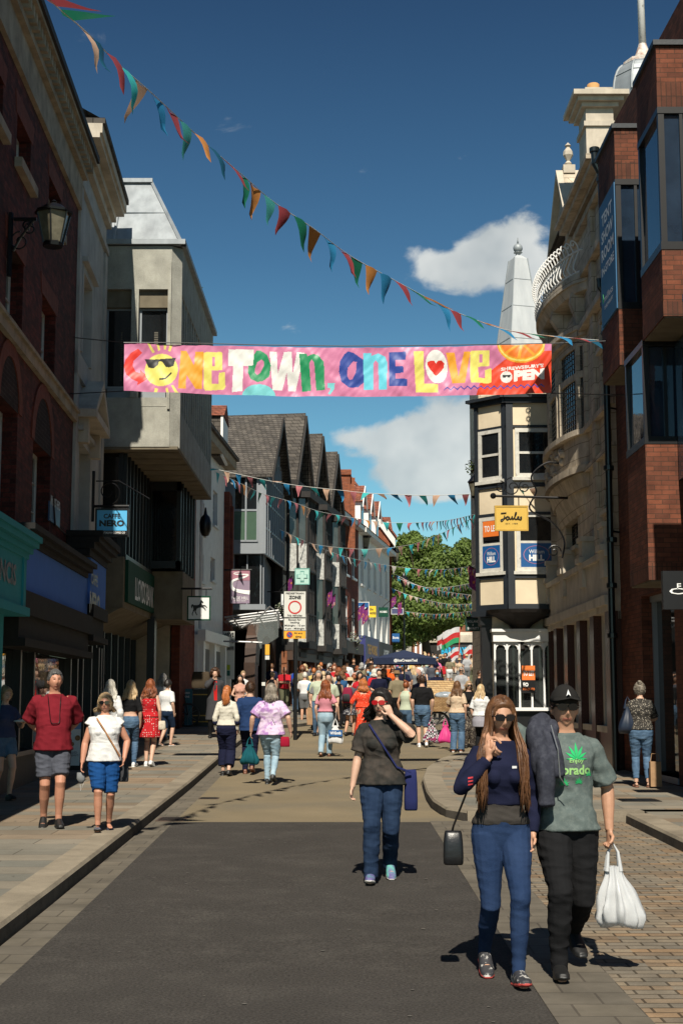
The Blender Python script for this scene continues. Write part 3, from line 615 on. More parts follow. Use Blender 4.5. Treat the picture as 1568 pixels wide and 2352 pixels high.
def hang_sign(name, label, x0, y0, x1, y1, Y, cols, texts, bar=None, thick=.05, cat='sign', group=None, side=-1, extra=None):
 a = P(x0, y1, Y); b = P(x1, y0, Y); th = thing(name, (a.x if side < 0 else b.x, Y, a.z), label, cat, group)
 mb = MB(); mb.box(a.x, b.x, Y - thick / 2, Y + thick / 2, a.z, b.z); mb.build('sign_board', cols[0], th)
 if len(cols) > 1 and cols[1] is not None:
  mb = MB(); e = .035
  mb.box(a.x - e, b.x + e, Y - thick / 2 - .01, Y + thick / 2 + .01, b.z, b.z + e); mb.box(a.x - e, b.x + e, Y - thick / 2 - .01, Y + thick / 2 + .01, a.z - e, a.z)
  mb.box(a.x - e, a.x, Y - thick / 2 - .01, Y + thick / 2 + .01, a.z, b.z); mb.box(b.x, b.x + e, Y - thick / 2 - .01, Y + thick / 2 + .01, a.z, b.z); mb.build('sign_frame', cols[1], th)
 W, H = b.x - a.x, b.z - a.z
 for (tx, fx, fz, fw, fh, m, bd) in texts:
  t = MB(); text(t, tx, (a.x + W * fx, Y - thick / 2 - .006, a.z + H * fz), (1, 0, 0), (0, 0, 1), W * fw, H * fh, bd); t.build('lettering', m, th)
 if bar:
  mb = MB(); bx0, bx1, by = bar; p = P(bx0, by, Y); q = P(bx1, by, Y); mb.tube([p, q], .03, 6)
  for fx in (.15, .85): mb.tube([(a.x + W * fx, Y, b.z), (a.x + W * fx, Y, p.z)], .012, 5)
  if extra: extra(mb, p, q)
  mb.build('bracket', m_blackm, th)
 return th, a, b
def scroll(c, r, turns, a0, sgn=1, nn=26, plane=(V((1, 0, 0)), V((0, 0, 1)))):
 return [V(c) + plane[0] * (r * (1 - .8 * i / nn) * math.cos(a0 + sgn * turns * 2 * math.pi * i / nn)) + plane[1] * (r * (1 - .8 * i / nn) * math.sin(a0 + sgn * turns * 2 * math.pi * i / nn)) for i in range(nn + 1)]
def ex_nero(mb, p, q):
 mb.tube(scroll((p.x + .3, p.y, p.z + .28), .26, 1.3, -1.57), .012, 5); mb.tube([(p.x + .05, p.y, p.z + .5), (p.x + .5, p.y, p.z + .5), (p.x + 1.1, p.y, p.z + .15)], .012, 5); mb.tube([(p.x, p.y, p.z + .7), (p.x, p.y, p.z - .3)], .03, 6)
m_skyb = mat('sky_blue_sign', (.09, .42, .72), .45, .03)
hang_sign('hanging_sign', 'sky blue and black hanging cafe sign on a scrolled bracket', 223, 1172, 293, 1229, 27.6, [m_skyb, m_black], [('CAFFÈ', .22, .66, .56, .24, m_txtb, .03), ('NERO', .08, .34, .84, .26, m_txtb, .05)], (214, 297, 1163), extra=ex_nero)
nb = thing('hanging_sign', (P(223, 1229, 27.6).x, 27.56, P(223, 1229, 27.6).z), 'black strip under the sky blue cafe sign with small white words', 'sign')
mb = MB(); a = P(223, 1229, 27.55); b = P(293, 1219, 27.55); mb.box(a.x, b.x, 27.53, 27.565, a.z, b.z); mb.build('sign_board', m_black, nb); t = MB(); text(t, 'THE ITALIAN COFFEE CO', (a.x + .04, 27.525, a.z + .025), (1, 0, 0), (0, 0, 1), b.x - a.x - .08, .04, .01); t.build('lettering', m_txtw, nb)
# ---- wall lantern
LT = thing('wall_lantern', (P(122, 567, 21).x, 21, P(122, 567, 21).z), 'big black six-sided lantern on a curled iron bracket fixed to the dark brick wall', 'lantern')
c = P(122, 567, 21); zt_ = P(122, 465, 21).z; H_ = zt_ - c.z
mb = MB(); r = .26
mb.lathe([(.13, 0), (.15, .0), (.16, .05), (.13, .08)], c, 8); mb.lathe([(r + .03, H_ * .74), (r + .035, H_ * .78), (r - .03, H_ * .82), (.13, H_ * .93), (.05, H_ * .97), (.03, H_ * 1.0), (.05, H_ * 1.02), (.01, H_ * 1.06)], c, 8)
for j in range(6):
 q = 2 * math.pi * (j + .5) / 6; mb.tube([c + V((.15 * math.cos(q), .15 * math.sin(q), .05)), c + V(((r) * math.cos(q), (r) * math.sin(q), H_ * .75))], .014, 5)
mb.build('lantern_frame', m_blackm, LT)
mb = MB(); mb.lathe([(.14, .06), (r - .012, H_ * .74)], c, 6, a0=math.pi / 6, a1=2 * math.pi + math.pi / 6); mb.build('glass_pane', mat('dusty_lantern_glass', (.17, .155, .11), .25, .3, 8, col2=(.07, .065, .05)), LT)
mb = MB(); pz = c.z + H_ * .62; wx = -5.0; mb.tube([(wx, 21, pz), (c.x - r, 21, pz)], .03, 6); mb.tube([(wx, 21, pz - .5), (wx + .1, 21, pz - .3), (c.x - r - .05, 21, pz - .03)], .02, 6)
mb.tube(scroll((c.x - r - .14, 21, pz - .1), .09, 1.3, 0), .013, 5); mb.tube(scroll((wx + .1, 21, pz - .35), .16, 1.4, 1.57), .013, 5); mb.tube(scroll((wx + .25, 21, pz - .15), .1, 1.4, 1.57), .013, 5); mb.tube([(wx - .05, 21, pz + .1), (wx - .05, 21, pz - .9)], .04, 6)
mb.build('bracket', m_blackm, LT)
# ---- L3 concrete building
B3 = thing('concrete_building', (-3.83, 33, .35), 'ribbed concrete office building with jutting upper floors, lead mansard roof and dark glass below', 'building')
YF, YB, XS = 33.0, 41.7, -3.83
FC = Fac((-12.0, YF), (XS, YF), 'R'); FC.n = V((0, -1, 0))     # face towards the camera, u=+x
FS = Fac((XS, YF), (XS - .02, YB), 'L')
zt_ = FC.q(400, 565)[1]; zw = FC.q(300, 664)[1]; zwb = FC.q(300, 913)[1]; zsl = FC.q(300, 938)[1]; zbt = FC.q(400, 1026)[1]
ow = []
for (xa, xb) in ((150, 232), (240, 302), (317, 384)):
 a, b = FC.q(xa, 800)[0], FC.q(xb, 800)[0]; ow.append((a, b, zwb, zw))
mb = MB(); FC.wall(mb, 0, FC.L - .22, zbt, zt_, ow, .35)
mb.hexa([(XS - .24, YF, zbt), (XS, YF + .24, zbt), (XS - .3, YF + .35, zbt), (XS - .35, YF + .3, zbt), (XS - .24, YF, zt_), (XS, YF + .24, zt_), (XS - .3, YF + .35, zt_), (XS - .35, YF + .3, zt_)])
FC.box(mb, FC.q(388, 700)[0], FC.L - .22, zsl - .02, zt_ - .4, 0, .05); FC.box(mb, FC.q(303, 700)[0], FC.q(315, 700)[0], zwb, zw, 0, .04)
FS.box(mb, .24, FS.L, FS.q(418, 678)[1], zt_ + .02, -.3, 0); FS.box(mb, .24, FS.L, zbt, FS.q(411, 940)[1], -.3, 0)
mb.build('wall', m_conc, B3)
fz0, fz1 = FS.q(411, 940)[1], FS.q(418, 678)[1]
mb = MB(); n = 15
for i in range(n + 1):
 a = .5 + (FS.L - .7) * i / n; FS.box(mb, a - .11, a + .11, fz0, fz1, -.45, -.01)
mb.build('concrete_fins', m_conc, B3)
mb = MB(); FS.box(mb, .24, FS.L, fz0, fz1, -.5, -.42); mb.build('window', m_glassd, B3)
mb = MB(); mb.box(-11.5, XS - .5, YF + .5, YB, zbt + .02, zt_); mb.build('body', m_conc, B3)
for o_ in ow:
 zl = o_[3] - .42; zm = FC.q(300, 888)[1]
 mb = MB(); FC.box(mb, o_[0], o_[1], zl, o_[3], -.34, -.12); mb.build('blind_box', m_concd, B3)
 W = FC.window(B3, (o_[0], o_[1], zm, zl), -.24, .05, 1, 1, m_greyp, m_glass)
 s_ = MB()
 for i in range(22):
  z = zm + (zl - zm) * (.1 + .62 * i / 22); FC.box(s_, o_[0] + .35, o_[1] - .25, z, z + .035, -.264, -.25)
 s_.build('blind_slats', mat('dull_blind', (.09, .08, .06), .7, .1), W)
 mb = MB(); FC.box(mb, o_[0] + .05, o_[1] - .05, zwb + .03, zm - .01, -.26, -.22); mb.build('lower_panel', m_greyp, B3)
 mb = MB(); mb.quad(FC.w(o_[0], zwb, -.3), FC.w(o_[1], zwb, -.3), FC.w(o_[1], zsl + .05, .01), FC.w(o_[0], zsl + .05, .01)); mb.build('sill', m_conc, B3)
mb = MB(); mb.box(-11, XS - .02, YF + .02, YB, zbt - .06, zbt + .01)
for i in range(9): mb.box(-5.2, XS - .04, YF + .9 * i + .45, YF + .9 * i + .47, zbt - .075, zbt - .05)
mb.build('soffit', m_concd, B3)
XG = -5.25; zg0, zg1 = 4.9, zbt - .05
mb = MB(); mb.box(-11, XG, YF + .55, YB, zg0, zg1); mb.box(XG, -4.35, 38.2, YB, 5.1, zg1); mb.build('window', m_glassd, B3)
f = MB()
for i in range(9): y = YF + .6 + i * .56; f.box(XG - .0, XG + .14, y - .04, y + .04, zg0, zg1)
for x in (-6.3, -5.75, XG): f.box(x - .05, x + .05, YF + .48, YF + .56, zg0, zg1)
for (x0, x1) in ((XG, XG + .1), (-4.45, -4.33)): f.box(x0, x1, 38.1, 38.2, 5.1, zg1)
f.box(XG, -4.33, 38.1, 38.2, 5.1, 5.3); f.box(XG, -4.33, 38.1, 38.2, zg1 - .25, zg1); f.box(XG - .02, XG + .16, YF + .5, 38.2, 4.9, 5.02)
for i in range(5): y = 38.5 + i * .75; f.box(-4.36, -4.30, y - .03, y + .03, 5.1, zg1)
f.build('frame', m_black, B3)
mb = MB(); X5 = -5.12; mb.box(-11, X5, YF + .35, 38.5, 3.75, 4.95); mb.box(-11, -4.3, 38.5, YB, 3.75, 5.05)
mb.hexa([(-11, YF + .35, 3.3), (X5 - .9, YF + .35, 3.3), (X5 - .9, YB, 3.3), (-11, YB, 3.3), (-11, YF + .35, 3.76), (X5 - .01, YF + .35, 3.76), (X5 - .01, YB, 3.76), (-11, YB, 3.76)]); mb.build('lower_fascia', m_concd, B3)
mb = MB(); mb.box(-11, X5 - .9, YF + .35, YB, .35, 3.3); mb.build('shop_window', MATS['shop_glass'], B3)
f = MB()
for i in range(8): y = YF + .5 + i * 1.1; f.box(X5 - .92, X5 - .8, y - .06, y + .06, .3, 3.3)
f.box(-5.2, -5.0, 38.2, 38.6, .4, 3.8); f.build('shop_frame', m_black, B3)
zr0 = FC.q(400, 560)[1]; top = P(347, 421, YF + 1.3)
def R3(f, y=0): return V((0, 0, 0))
xr0, xr1 = XS, top.x; z1_ = top.z
mb = MB(); mb.hexa([(-12, YF + .0, zr0), (xr0, YF + .0, zr0), (xr0, YB, zr0), (-12, YB, zr0), (-12, YF + 1.3, z1_), (xr1, YF + 1.3, z1_), (xr1, YB - 1.3, z1_), (-12, YB - 1.3, z1_)])
for i in range(10):
 x = xr1 + .02 - i * .72; mb.tube([(x if i else xr0, YF - .02, zr0), (x, YF + 1.28, z1_ + .02)], .04, 6)
for i in range(11):
 y = YF + 1.3 + (YB - YF - 2.6) * i / 10; mb.tube([(xr0 + .02, YF + (YB - YF) * i / 10, zr0), (xr1 + .02, y, z1_ + .02)], .04, 6)
mb.tube([(xr1 - .75, YF + .62, zr0 + (z1_ - zr0) * .5), (xr0 - .5, YF + .66, zr0 + (z1_ - zr0) * .5)], .03, 5)
mb.box(-12, xr1 + .05, YF + 1.2, YF + 1.35, z1_, z1_ + .1); mb.box(-12, xr0 + .1, YF - .1, YF + .12, zr0 - .03, zr0 + .09); mb.box(xr0 - .02, xr0 + .1, YF, YB, zr0 - .03, zr0 + .09)
mb.build('lead_roof', m_lead, B3)
sg = thing('fascia_sign', (X5 + .02, 36, 3.95), 'dark green bank fascia sign with white letters on the concrete building', 'sign')
FB = Fac((X5 + .08, 33.6), (X5 + .08, 38.3), 'L')
mb = MB(); FB.box(mb, 0, FB.L, 3.9, 4.9, -.09, 0); mb.build('sign_board', m_green, sg)
t = MB(); text(t, 'LLOYDS BANK', FB.w(1.1, 4.02, .012), FB.u, (0, 0, 1), FB.L - 1.3, .56, .015); t.build('lettering', m_txtw, sg)
def horse(mb, o, w_, h_):
 pts = [(.02, .62), (.06, .70), (.12, .72), (.17, .66), (.24, .66), (.36, .65), (.48, .68), (.54, .76), (.56, .86), (.60, .95), (.64, .99), (.66, .94), (.72, .88), (.76, .80), (.73, .77), (.67, .82), (.645, .79), (.67, .70), (.72, .66), (.80, .67), (.88, .64), (.95, .55), (.98, .50), (.94, .50), (.88, .57), (.80, .60), (.74, .58), (.80, .52), (.88, .42), (.90, .33), (.87, .33), (.82, .42), (.72, .50), (.64, .53), (.50, .50), (.38, .46), (.34, .38), (.30, .28), (.36, .14), (.40, .06), (.37, .03), (.32, .10), (.24, .26), (.24, .34), (.18, .26), (.12, .12), (.15, .03), (.10, .03), (.07, .12), (.13, .30), (.16, .42), (.14, .52), (.12, .58), (.09, .56), (.07, .46), (.03, .50)]
 mb.prism([(x * w_, y * h_) for x, y in pts], o, (1, 0, 0), (0, 0, 1), (0, -1, 0), .004)
th, a, b = hang_sign('projecting_sign', 'white square bank sign with a rearing black horse under a steel bar', 433, 1372, 481, 1422, 37.5, [m_signw, m_green], [], (416, 487, 1352))
mb = MB(); horse(mb, (a.x + .06, 37.5 - .03, a.z + .08), b.x - a.x - .1, b.z - a.z - .14); mb.build('horse_emblem', m_txtb, th)
mb = MB(); bell = P(472, 1205, 41.0); mb.lathe([(.02, -.35), (.10, -.32), (.17, -.15), (.18, .05), (.13, .22), (.05, .3), (.02, .5)], bell, 10); mb.build('dome_camera', m_black, None, 'round black camera hanging under the corner of the concrete building', 'camera', smooth=True)
# ---- L4 cream building + brick sliver
B4 = thing('painted_building', (-4.5, 46, .7), 'narrow off white painted old building with dormer and sash windows beyond the concrete one', 'building')
F4 = Fac((-4.72, 41.75), (-4.2, 51), 'L'); ze4 = F4.q(505, 1065)[1]
o4 = []
for (x0, x1, y0, y1) in ((490, 500, 1124, 1206), (484, 494, 1278, 1332), (462, 470, 1150, 1225), (460, 468, 1270, 1335)):
 a0, z1 = F4.q(x0, y0); a1 = F4.q(x1, y0)[0]; o4.append((a0, a1, F4.q(x0, y1)[1], z1))
sp = F4.q(449, 1300)[0]
mb = MB(); F4.wall(mb, sp, F4.L, 3.6, ze4, o4, .25); mb.build('wall', m_white, B4)
mb = MB(); F4.wall(mb, 0, sp, .6, 8, [], .25); mb.build('brick_pier', m_brickF, B4)
mass(B4, 'body', m_render, (-4.72, 41.75), (-4.2, 51), 6, .5, ze4, .3)
for o_ in o4: F4.window(B4, o_, -.12, .06, 2, 2, m_whitef, m_glass, .07)
mb = MB(); F4.box(mb, 0, F4.L, ze4, ze4 + .3, -.3, .4); mb.mi = 1; F4.box(mb, 0, F4.L, ze4 + .3, ze4 + .42, -.3, .5); mb.quad(F4.w(0, ze4 + .4, .5), F4.w(F4.L, ze4 + .4, .5), F4.w(F4.L, ze4 + 3.4, -3), F4.w(0, ze4 + 3.4, -3)); mb.build('eaves', [m_cream, m_slate2], B4)
d = P(493, 1034, 47.5); d2 = P(516, 918, 47.5); mb = MB(); cxm = (d.x + d2.x) / 2 - .6; zb = d.z; zt_ = P(500, 955, 47.5).z
mb.box(d.x - 2.2, d2.x - .12, 47.5, 49.5, zb - .2, zt_); mb.mi = 1
mb.hexa([(d.x - 2.2, 47.4, zt_), (d2.x, 47.4, zt_), (d2.x, 49.6, zt_), (d.x - 2.2, 49.6, zt_), (d.x - 2.2, 48.45, d2.z), (d2.x, 48.45, d2.z), (d2.x, 48.55, d2.z), (d.x - 2.2, 48.55, d2.z)])
mb.mi = 2; mb.box(d2.x - .12, d2.x - .04, 47.45, 49.55, zb - .2, zt_); mb.build('dormer', [m_slate, m_tile, m_brightw], B4)
mb = MB(); F4.box(mb, sp, F4.L, .6, 3.6, -.2, .1); F4.box(mb, sp, F4.L, 3.4, 3.75, .1, .35)
for a in (sp + .1, sp + 2.5, sp + 5, F4.L - .3): F4.box(mb, a - .0, a + .35, .6, 3.5, .1, .28)
mb.build('shopfront', m_brightw, B4)
g = MB(); F4.box(g, sp + .6, sp + 2.4, .9, 3.2, .1, .12); F4.box(g, sp + 3.0, sp + 4.9, .9, 3.2, .1, .12); g.build('shop_window', m_glass, B4)
mb = MB(); p = F4.q(470, 1300); mb.tube([F4.w(p[0] - 1.4, 3.8, .1), F4.w(p[0] - 1.4, ze4, .1)], .06, 6); mb.build('downpipe', m_white, B4)
# ---- L5 glass gable building
B5 = thing('glass_gable_building', (-2.86, 52, .8), 'shopping centre entrance building with blue glass gable, grey metal panels and stone slate roof', 'building')
A5, E5 = V((-2.86, 52, 0)), V((-2.40, 57.6, 0)); F5 = Fac(A5.xy, E5.xy, 'L')
z5b = F5.q(606, 1272)[1]; z5e = P(606, 1080, 52).z; z5a = P(636, 964, 54.8).z
mid = (A5 + E5) / 2; g5 = MB()
g5.prism([(0, z5b), (F5.L, z5b), (F5.L, z5e - .4), (F5.L / 2, z5a - .25), (0, z5e - .05)], F5.A, F5.u, (0, 0, 1), -F5.n, .05); g5.build('glass_gable', m_glassb, B5)
f = MB(); n = 10
for i in range(n + 1):
 a = F5.L * i / n; zt_ = z5a - .3 - abs(a - F5.L / 2) / (F5.L / 2) * (z5a - z5e); F5.box(f, a - .03, a + .03, z5b, zt_, 0, .09)
for k_ in range(5):
 z = z5b + (z5e - z5b) * k_ / 3.2
 hwid = F5.L / 2 if z < z5e else F5.L / 2 * (z5a - z) / (z5a - z5e)
 F5.box(f, F5.L / 2 - hwid, F5.L / 2 + hwid, z - .035, z + .035, 0, .07)
f.build('mullions', m_greyp, B5)
XB = -5.6
mb = MB(); nrm = F5.n * .35
def rp(a, z, o=0): return F5.w(a, z, o)
for (aa, sgn) in ((0, -1), (F5.L, 1)):
 e0 = rp(aa + sgn * .25, z5e - .3, .35); e1 = rp(F5.L / 2, z5a, .35); back0 = e0 + V((-5, .4, 0)); back1 = e1 + V((-5, .4, 0))
 mb.hexa([e0, e1, back1, back0, e0 + V((0, 0, .14)), e1 + V((0, 0, .14)), back1 + V((0, 0, .14)), back0 + V((0, 0, .14))])
mb.build('roof', m_slate2, B5)
bb = MB(); 
for (aa, sgn) in ((0, -1), (F5.L, 1)):
 bb.hexa([rp(aa + sgn * .25, z5e - .55, .34), rp(F5.L / 2, z5a - .2, .34), rp(F5.L / 2, z5a - .2, .40), rp(aa + sgn * .25, z5e - .55, .40), rp(aa + sgn * .25, z5e - .25, .34), rp(F5.L / 2, z5a + .1, .34), rp(F5.L / 2, z5a + .1, .40), rp(aa + sgn * .25, z5e - .25, .40)])
bb.build('bargeboard', m_timber, B5)
FS5 = Fac((-4.6, 52), (-2.86, 52), 'R'); FS5.n = V((0, -1, 0)); L5 = FS5.L
mb = MB(); FS5.box(mb, 0, L5, z5b, z5e - .1, -2, 0); mb.build('side_wall', m_greyp, B5)
g = MB(); a0 = FS5.q(541, 1100)[0]; a1 = FS5.q(590, 1100)[0]; zm = FS5.q(560, 1172)[1]; zl = FS5.q(560, 1240)[1]; zt_ = FS5.q(560, 1093)[1]
FS5.box(g, a0, a1, zm + .05, zt_, 0, .02); g.build('side_window', m_glass, B5); g = MB(); FS5.box(g, a0 - .1, a1, zl, zm - .05, 0, .02); g.build('green_panel', m_greenp, B5)
f = MB(); am = (a0 + a1) / 2
for a in (a0 - .06, am, a1 + .03): FS5.box(f, a - .03, a + .03, zl - .05, zt_, 0, .05)
for z in (zl - .04, zm, zt_ - .03): FS5.box(f, a0 - .1, a1 + .06, z - .035, z + .035, .001, .045)
FS5.box(f, a1 + .12, L5, z5b, z5e, 0, .04); f.build('side_frame', m_greyp, B5)
mb = MB(); mb.box(-8, -4.6, 52, 58, .8, z5e); mb.build('rear_block', m_black, B5)
mb = MB(); mb.box(-5.3, -3.9, 50.9, 51.2, 3.9, 8.5); mb.box(-4.32, -4.02, 50.7, 52.0, .7, 9.0); mb.build('brick_pier', m_brickF, B5)
mb = MB(); mb.box(-4.6, -2.9, 52.4, 58, 5.0, z5b); mb.build('glazed_floor', m_glassd, B5)
f = MB()
for i in range(12): y = 52.4 + i * .46; f.box(-2.92, -2.86, y, y + .05, 5.0, z5b)
for i in range(4): x = -4.5 + i * .5; f.box(x, x + .05, 52.34, 52.4, 5.0, z5b)
f.box(-4.6, -2.8, 52.3, 58, 4.85, 5.05); f.build('floor_frame', m_greyp, B5)
mb = MB(); FA = Fac((-3.1, 51.8), (-2.6, 58), 'L'); k = 12
for i in range(k):
 q0, q1 = math.pi * i / k, math.pi * (i + 1) / k; c_ = FA.L / 2; r_ = 2.3
 mb.prism([(c_ + r_ * math.cos(q0), 2.8 + 1.2 * math.sin(q0)), (c_ + (r_ + .9) * math.cos(q0), 2.9 + 2.0 * math.sin(q0)), (c_ + (r_ + .9) * math.cos(q1), 2.9 + 2.0 * math.sin(q1)), (c_ + r_ * math.cos(q1), 2.8 + 1.2 * math.sin(q1))], FA.A, FA.u, (0, 0, 1), -FA.n, .4)
FA.box(mb, -.2, .6, .8, 2.9, -.4, 0); FA.box(mb, FA.L - .6, FA.L + .2, .8, 2.9, -.4, 0); mb.build('entrance_arch', m_woodd, B5)
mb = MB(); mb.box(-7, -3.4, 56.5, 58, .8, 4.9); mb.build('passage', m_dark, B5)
pn = thing('notice_panel', P(525, 1536, 50), 'tall white panel of black words and coloured squares by the arcade entrance', 'sign')
mb = MB(); a = P(511, 1560, 50); b = P(539, 1450, 50); mb.box(a.x, b.x, 50, 50.08, a.z, b.z); mb.build('panel', m_signg, pn); W, H = b.x - a.x, b.z - a.z
for i, tx in enumerate(["WE'VE", 'MOVED TO', 'THE DARWIN']): t = MB(); text(t, tx, (a.x + .02, 49.99, b.z - .19 - i * .24), (1, 0, 0), (0, 0, 1), W * .9, .15, .04); t.build('lettering', m_txtb, pn)
for i, (c_, dx, dz) in enumerate([((.2, .01, .06), 0, 1), ((.35, .45, .02), 1, 1), ((.3, .02, .03), 0, 0), ((.01, .1, .08), 1, 0)]):
 mb = MB(); mb.box(a.x + .03 + dx * W * .3, a.x + .03 + dx * W * .3 + W * .27, 49.985, 49.99, a.z + .12 + dz * .2, a.z + .3 + dz * .2); mb.build('colour_square', mat('panel_square_%s' % 'abcd'[i], c_, .6, 0), pn)
cn = thing('glass_canopy', P(580, 1450, 48), 'steel and glass canopy over the arcade entrance', 'canopy')
mb = MB(); a = P(514, 1418, 48); b = P(640, 1402, 48)
for i in range(5): mb.tube([(a.x + .02, 48 + i * .9, a.z - .1 * i * .3), (b.x, 48 + i * .9, b.z - .1 * i * .3)], .035, 6)
mb.tube([(a.x + .6, 48, a.z - .35), (a.x + 1.2, 48, a.z), (b.x - .3, 48, b.z + .12), (b.x, 48, b.z - .1), (b.x, 48, b.z - .6)], .04, 6)
for x in (a.x + .3, a.x + 1.2, b.x - .05): mb.tube([(x, 48, a.z), (x, 51.8, a.z - .2)], .03, 6)
mb.tube([(a.x, 48, a.z - .8), (a.x + 1.3, 48, a.z - .85)], .03, 6); mb.build('steel_frame', m_steel, cn)
mb = MB(); mb.quad((a.x, 47.9, a.z - .12), (b.x, 47.9, b.z - .12), (b.x, 51.8, b.z - .3), (a.x, 51.8, a.z - .3)); mb.quad((b.x - .6, 47.9, b.z - 1.3), (b.x, 47.9, b.z - .9), (b.x, 47.9, b.z - .12), (a.x + .9, 47.9, b.z - .14)); mb.build('glass_sheet', mat('canopy_glass', (.3, .33, .32), .1, .1, alpha=.3), cn)
m_purple = mat('dusty_purple_banner', (.25, .19, .26), .7, .05); m_pink = mat('dusty_pink_banner', (.35, .15, .2), .7, .05)
th, a, b = hang_sign('hanging_sign', 'mauve banner sign with a white winding road shape hung from a steel bar', 529, 1311, 574, 1386, 45.5, [m_purple, None], [('PRIDE HILL', .06, .12, .88, .09, m_txtw, .0), ('SHOPPING CENTRE', .2, .06, .6, .035, m_txtw, .0)], (515, 578, 1309))
mb = MB(); W, H = b.x - a.x, b.z - a.z; mb.box(a.x, b.x, 45.5 - .031, 45.5 - .026, a.z + H * .7, b.z); mb.build('pink_field', m_pink, th)
def ribbon(mb, pts, ws, Y, th_=.003):
 L_, R_ = [], []
 for i, p in enumerate(pts):
  t = (V(pts[min(i + 1, len(pts) - 1)]) - V(pts[max(i - 1, 0)])); t = V((t[0], t[1])).normalized(); n_ = V((-t.y, t.x)) * ws[i] / 2
  L_.append((p[0] + n_.x, Y, p[1] + n_.y)); R_.append((p[0] - n_.x, Y, p[1] - n_.y))
 for i in range(len(pts) - 1): mb.quad(L_[i], R_[i], R_[i + 1], L_[i + 1])
def spl(pts, k=6):
 out = []; n = len(pts); Pp = [V(p) for p in pts]
 for i in range(n - 1):
  p0, p1, p2, p3 = Pp[max(i - 1, 0)], Pp[i], Pp[i + 1], Pp[min(i + 2, n - 1)]
  for j in range(k):
   t = j / k; out.append(.5 * ((2 * p1) + (-p0 + p2) * t + (2 * p0 - 5 * p1 + 4 * p2 - p3) * t * t + (-p0 + 3 * p1 - 3 * p2 + p3) * t ** 3))
 out.append(Pp[-1]); return out
rd = spl([(.55, .97), (.2, .93), (.3, .89), (.9, .88), (.7, .80), (.15, .70), (.06, .55), (.2, .42), (.6, .36), (1.0, .33)])
mb = MB(); ribbon(mb, [(a.x + p[0] * W, a.z + p[1] * H) for p in rd], [H * (.012 + .12 * (i / len(rd)) ** 1.3) for i in range(len(rd))], 45.5 - .036); mb.build('road_emblem', m_txtw, th)
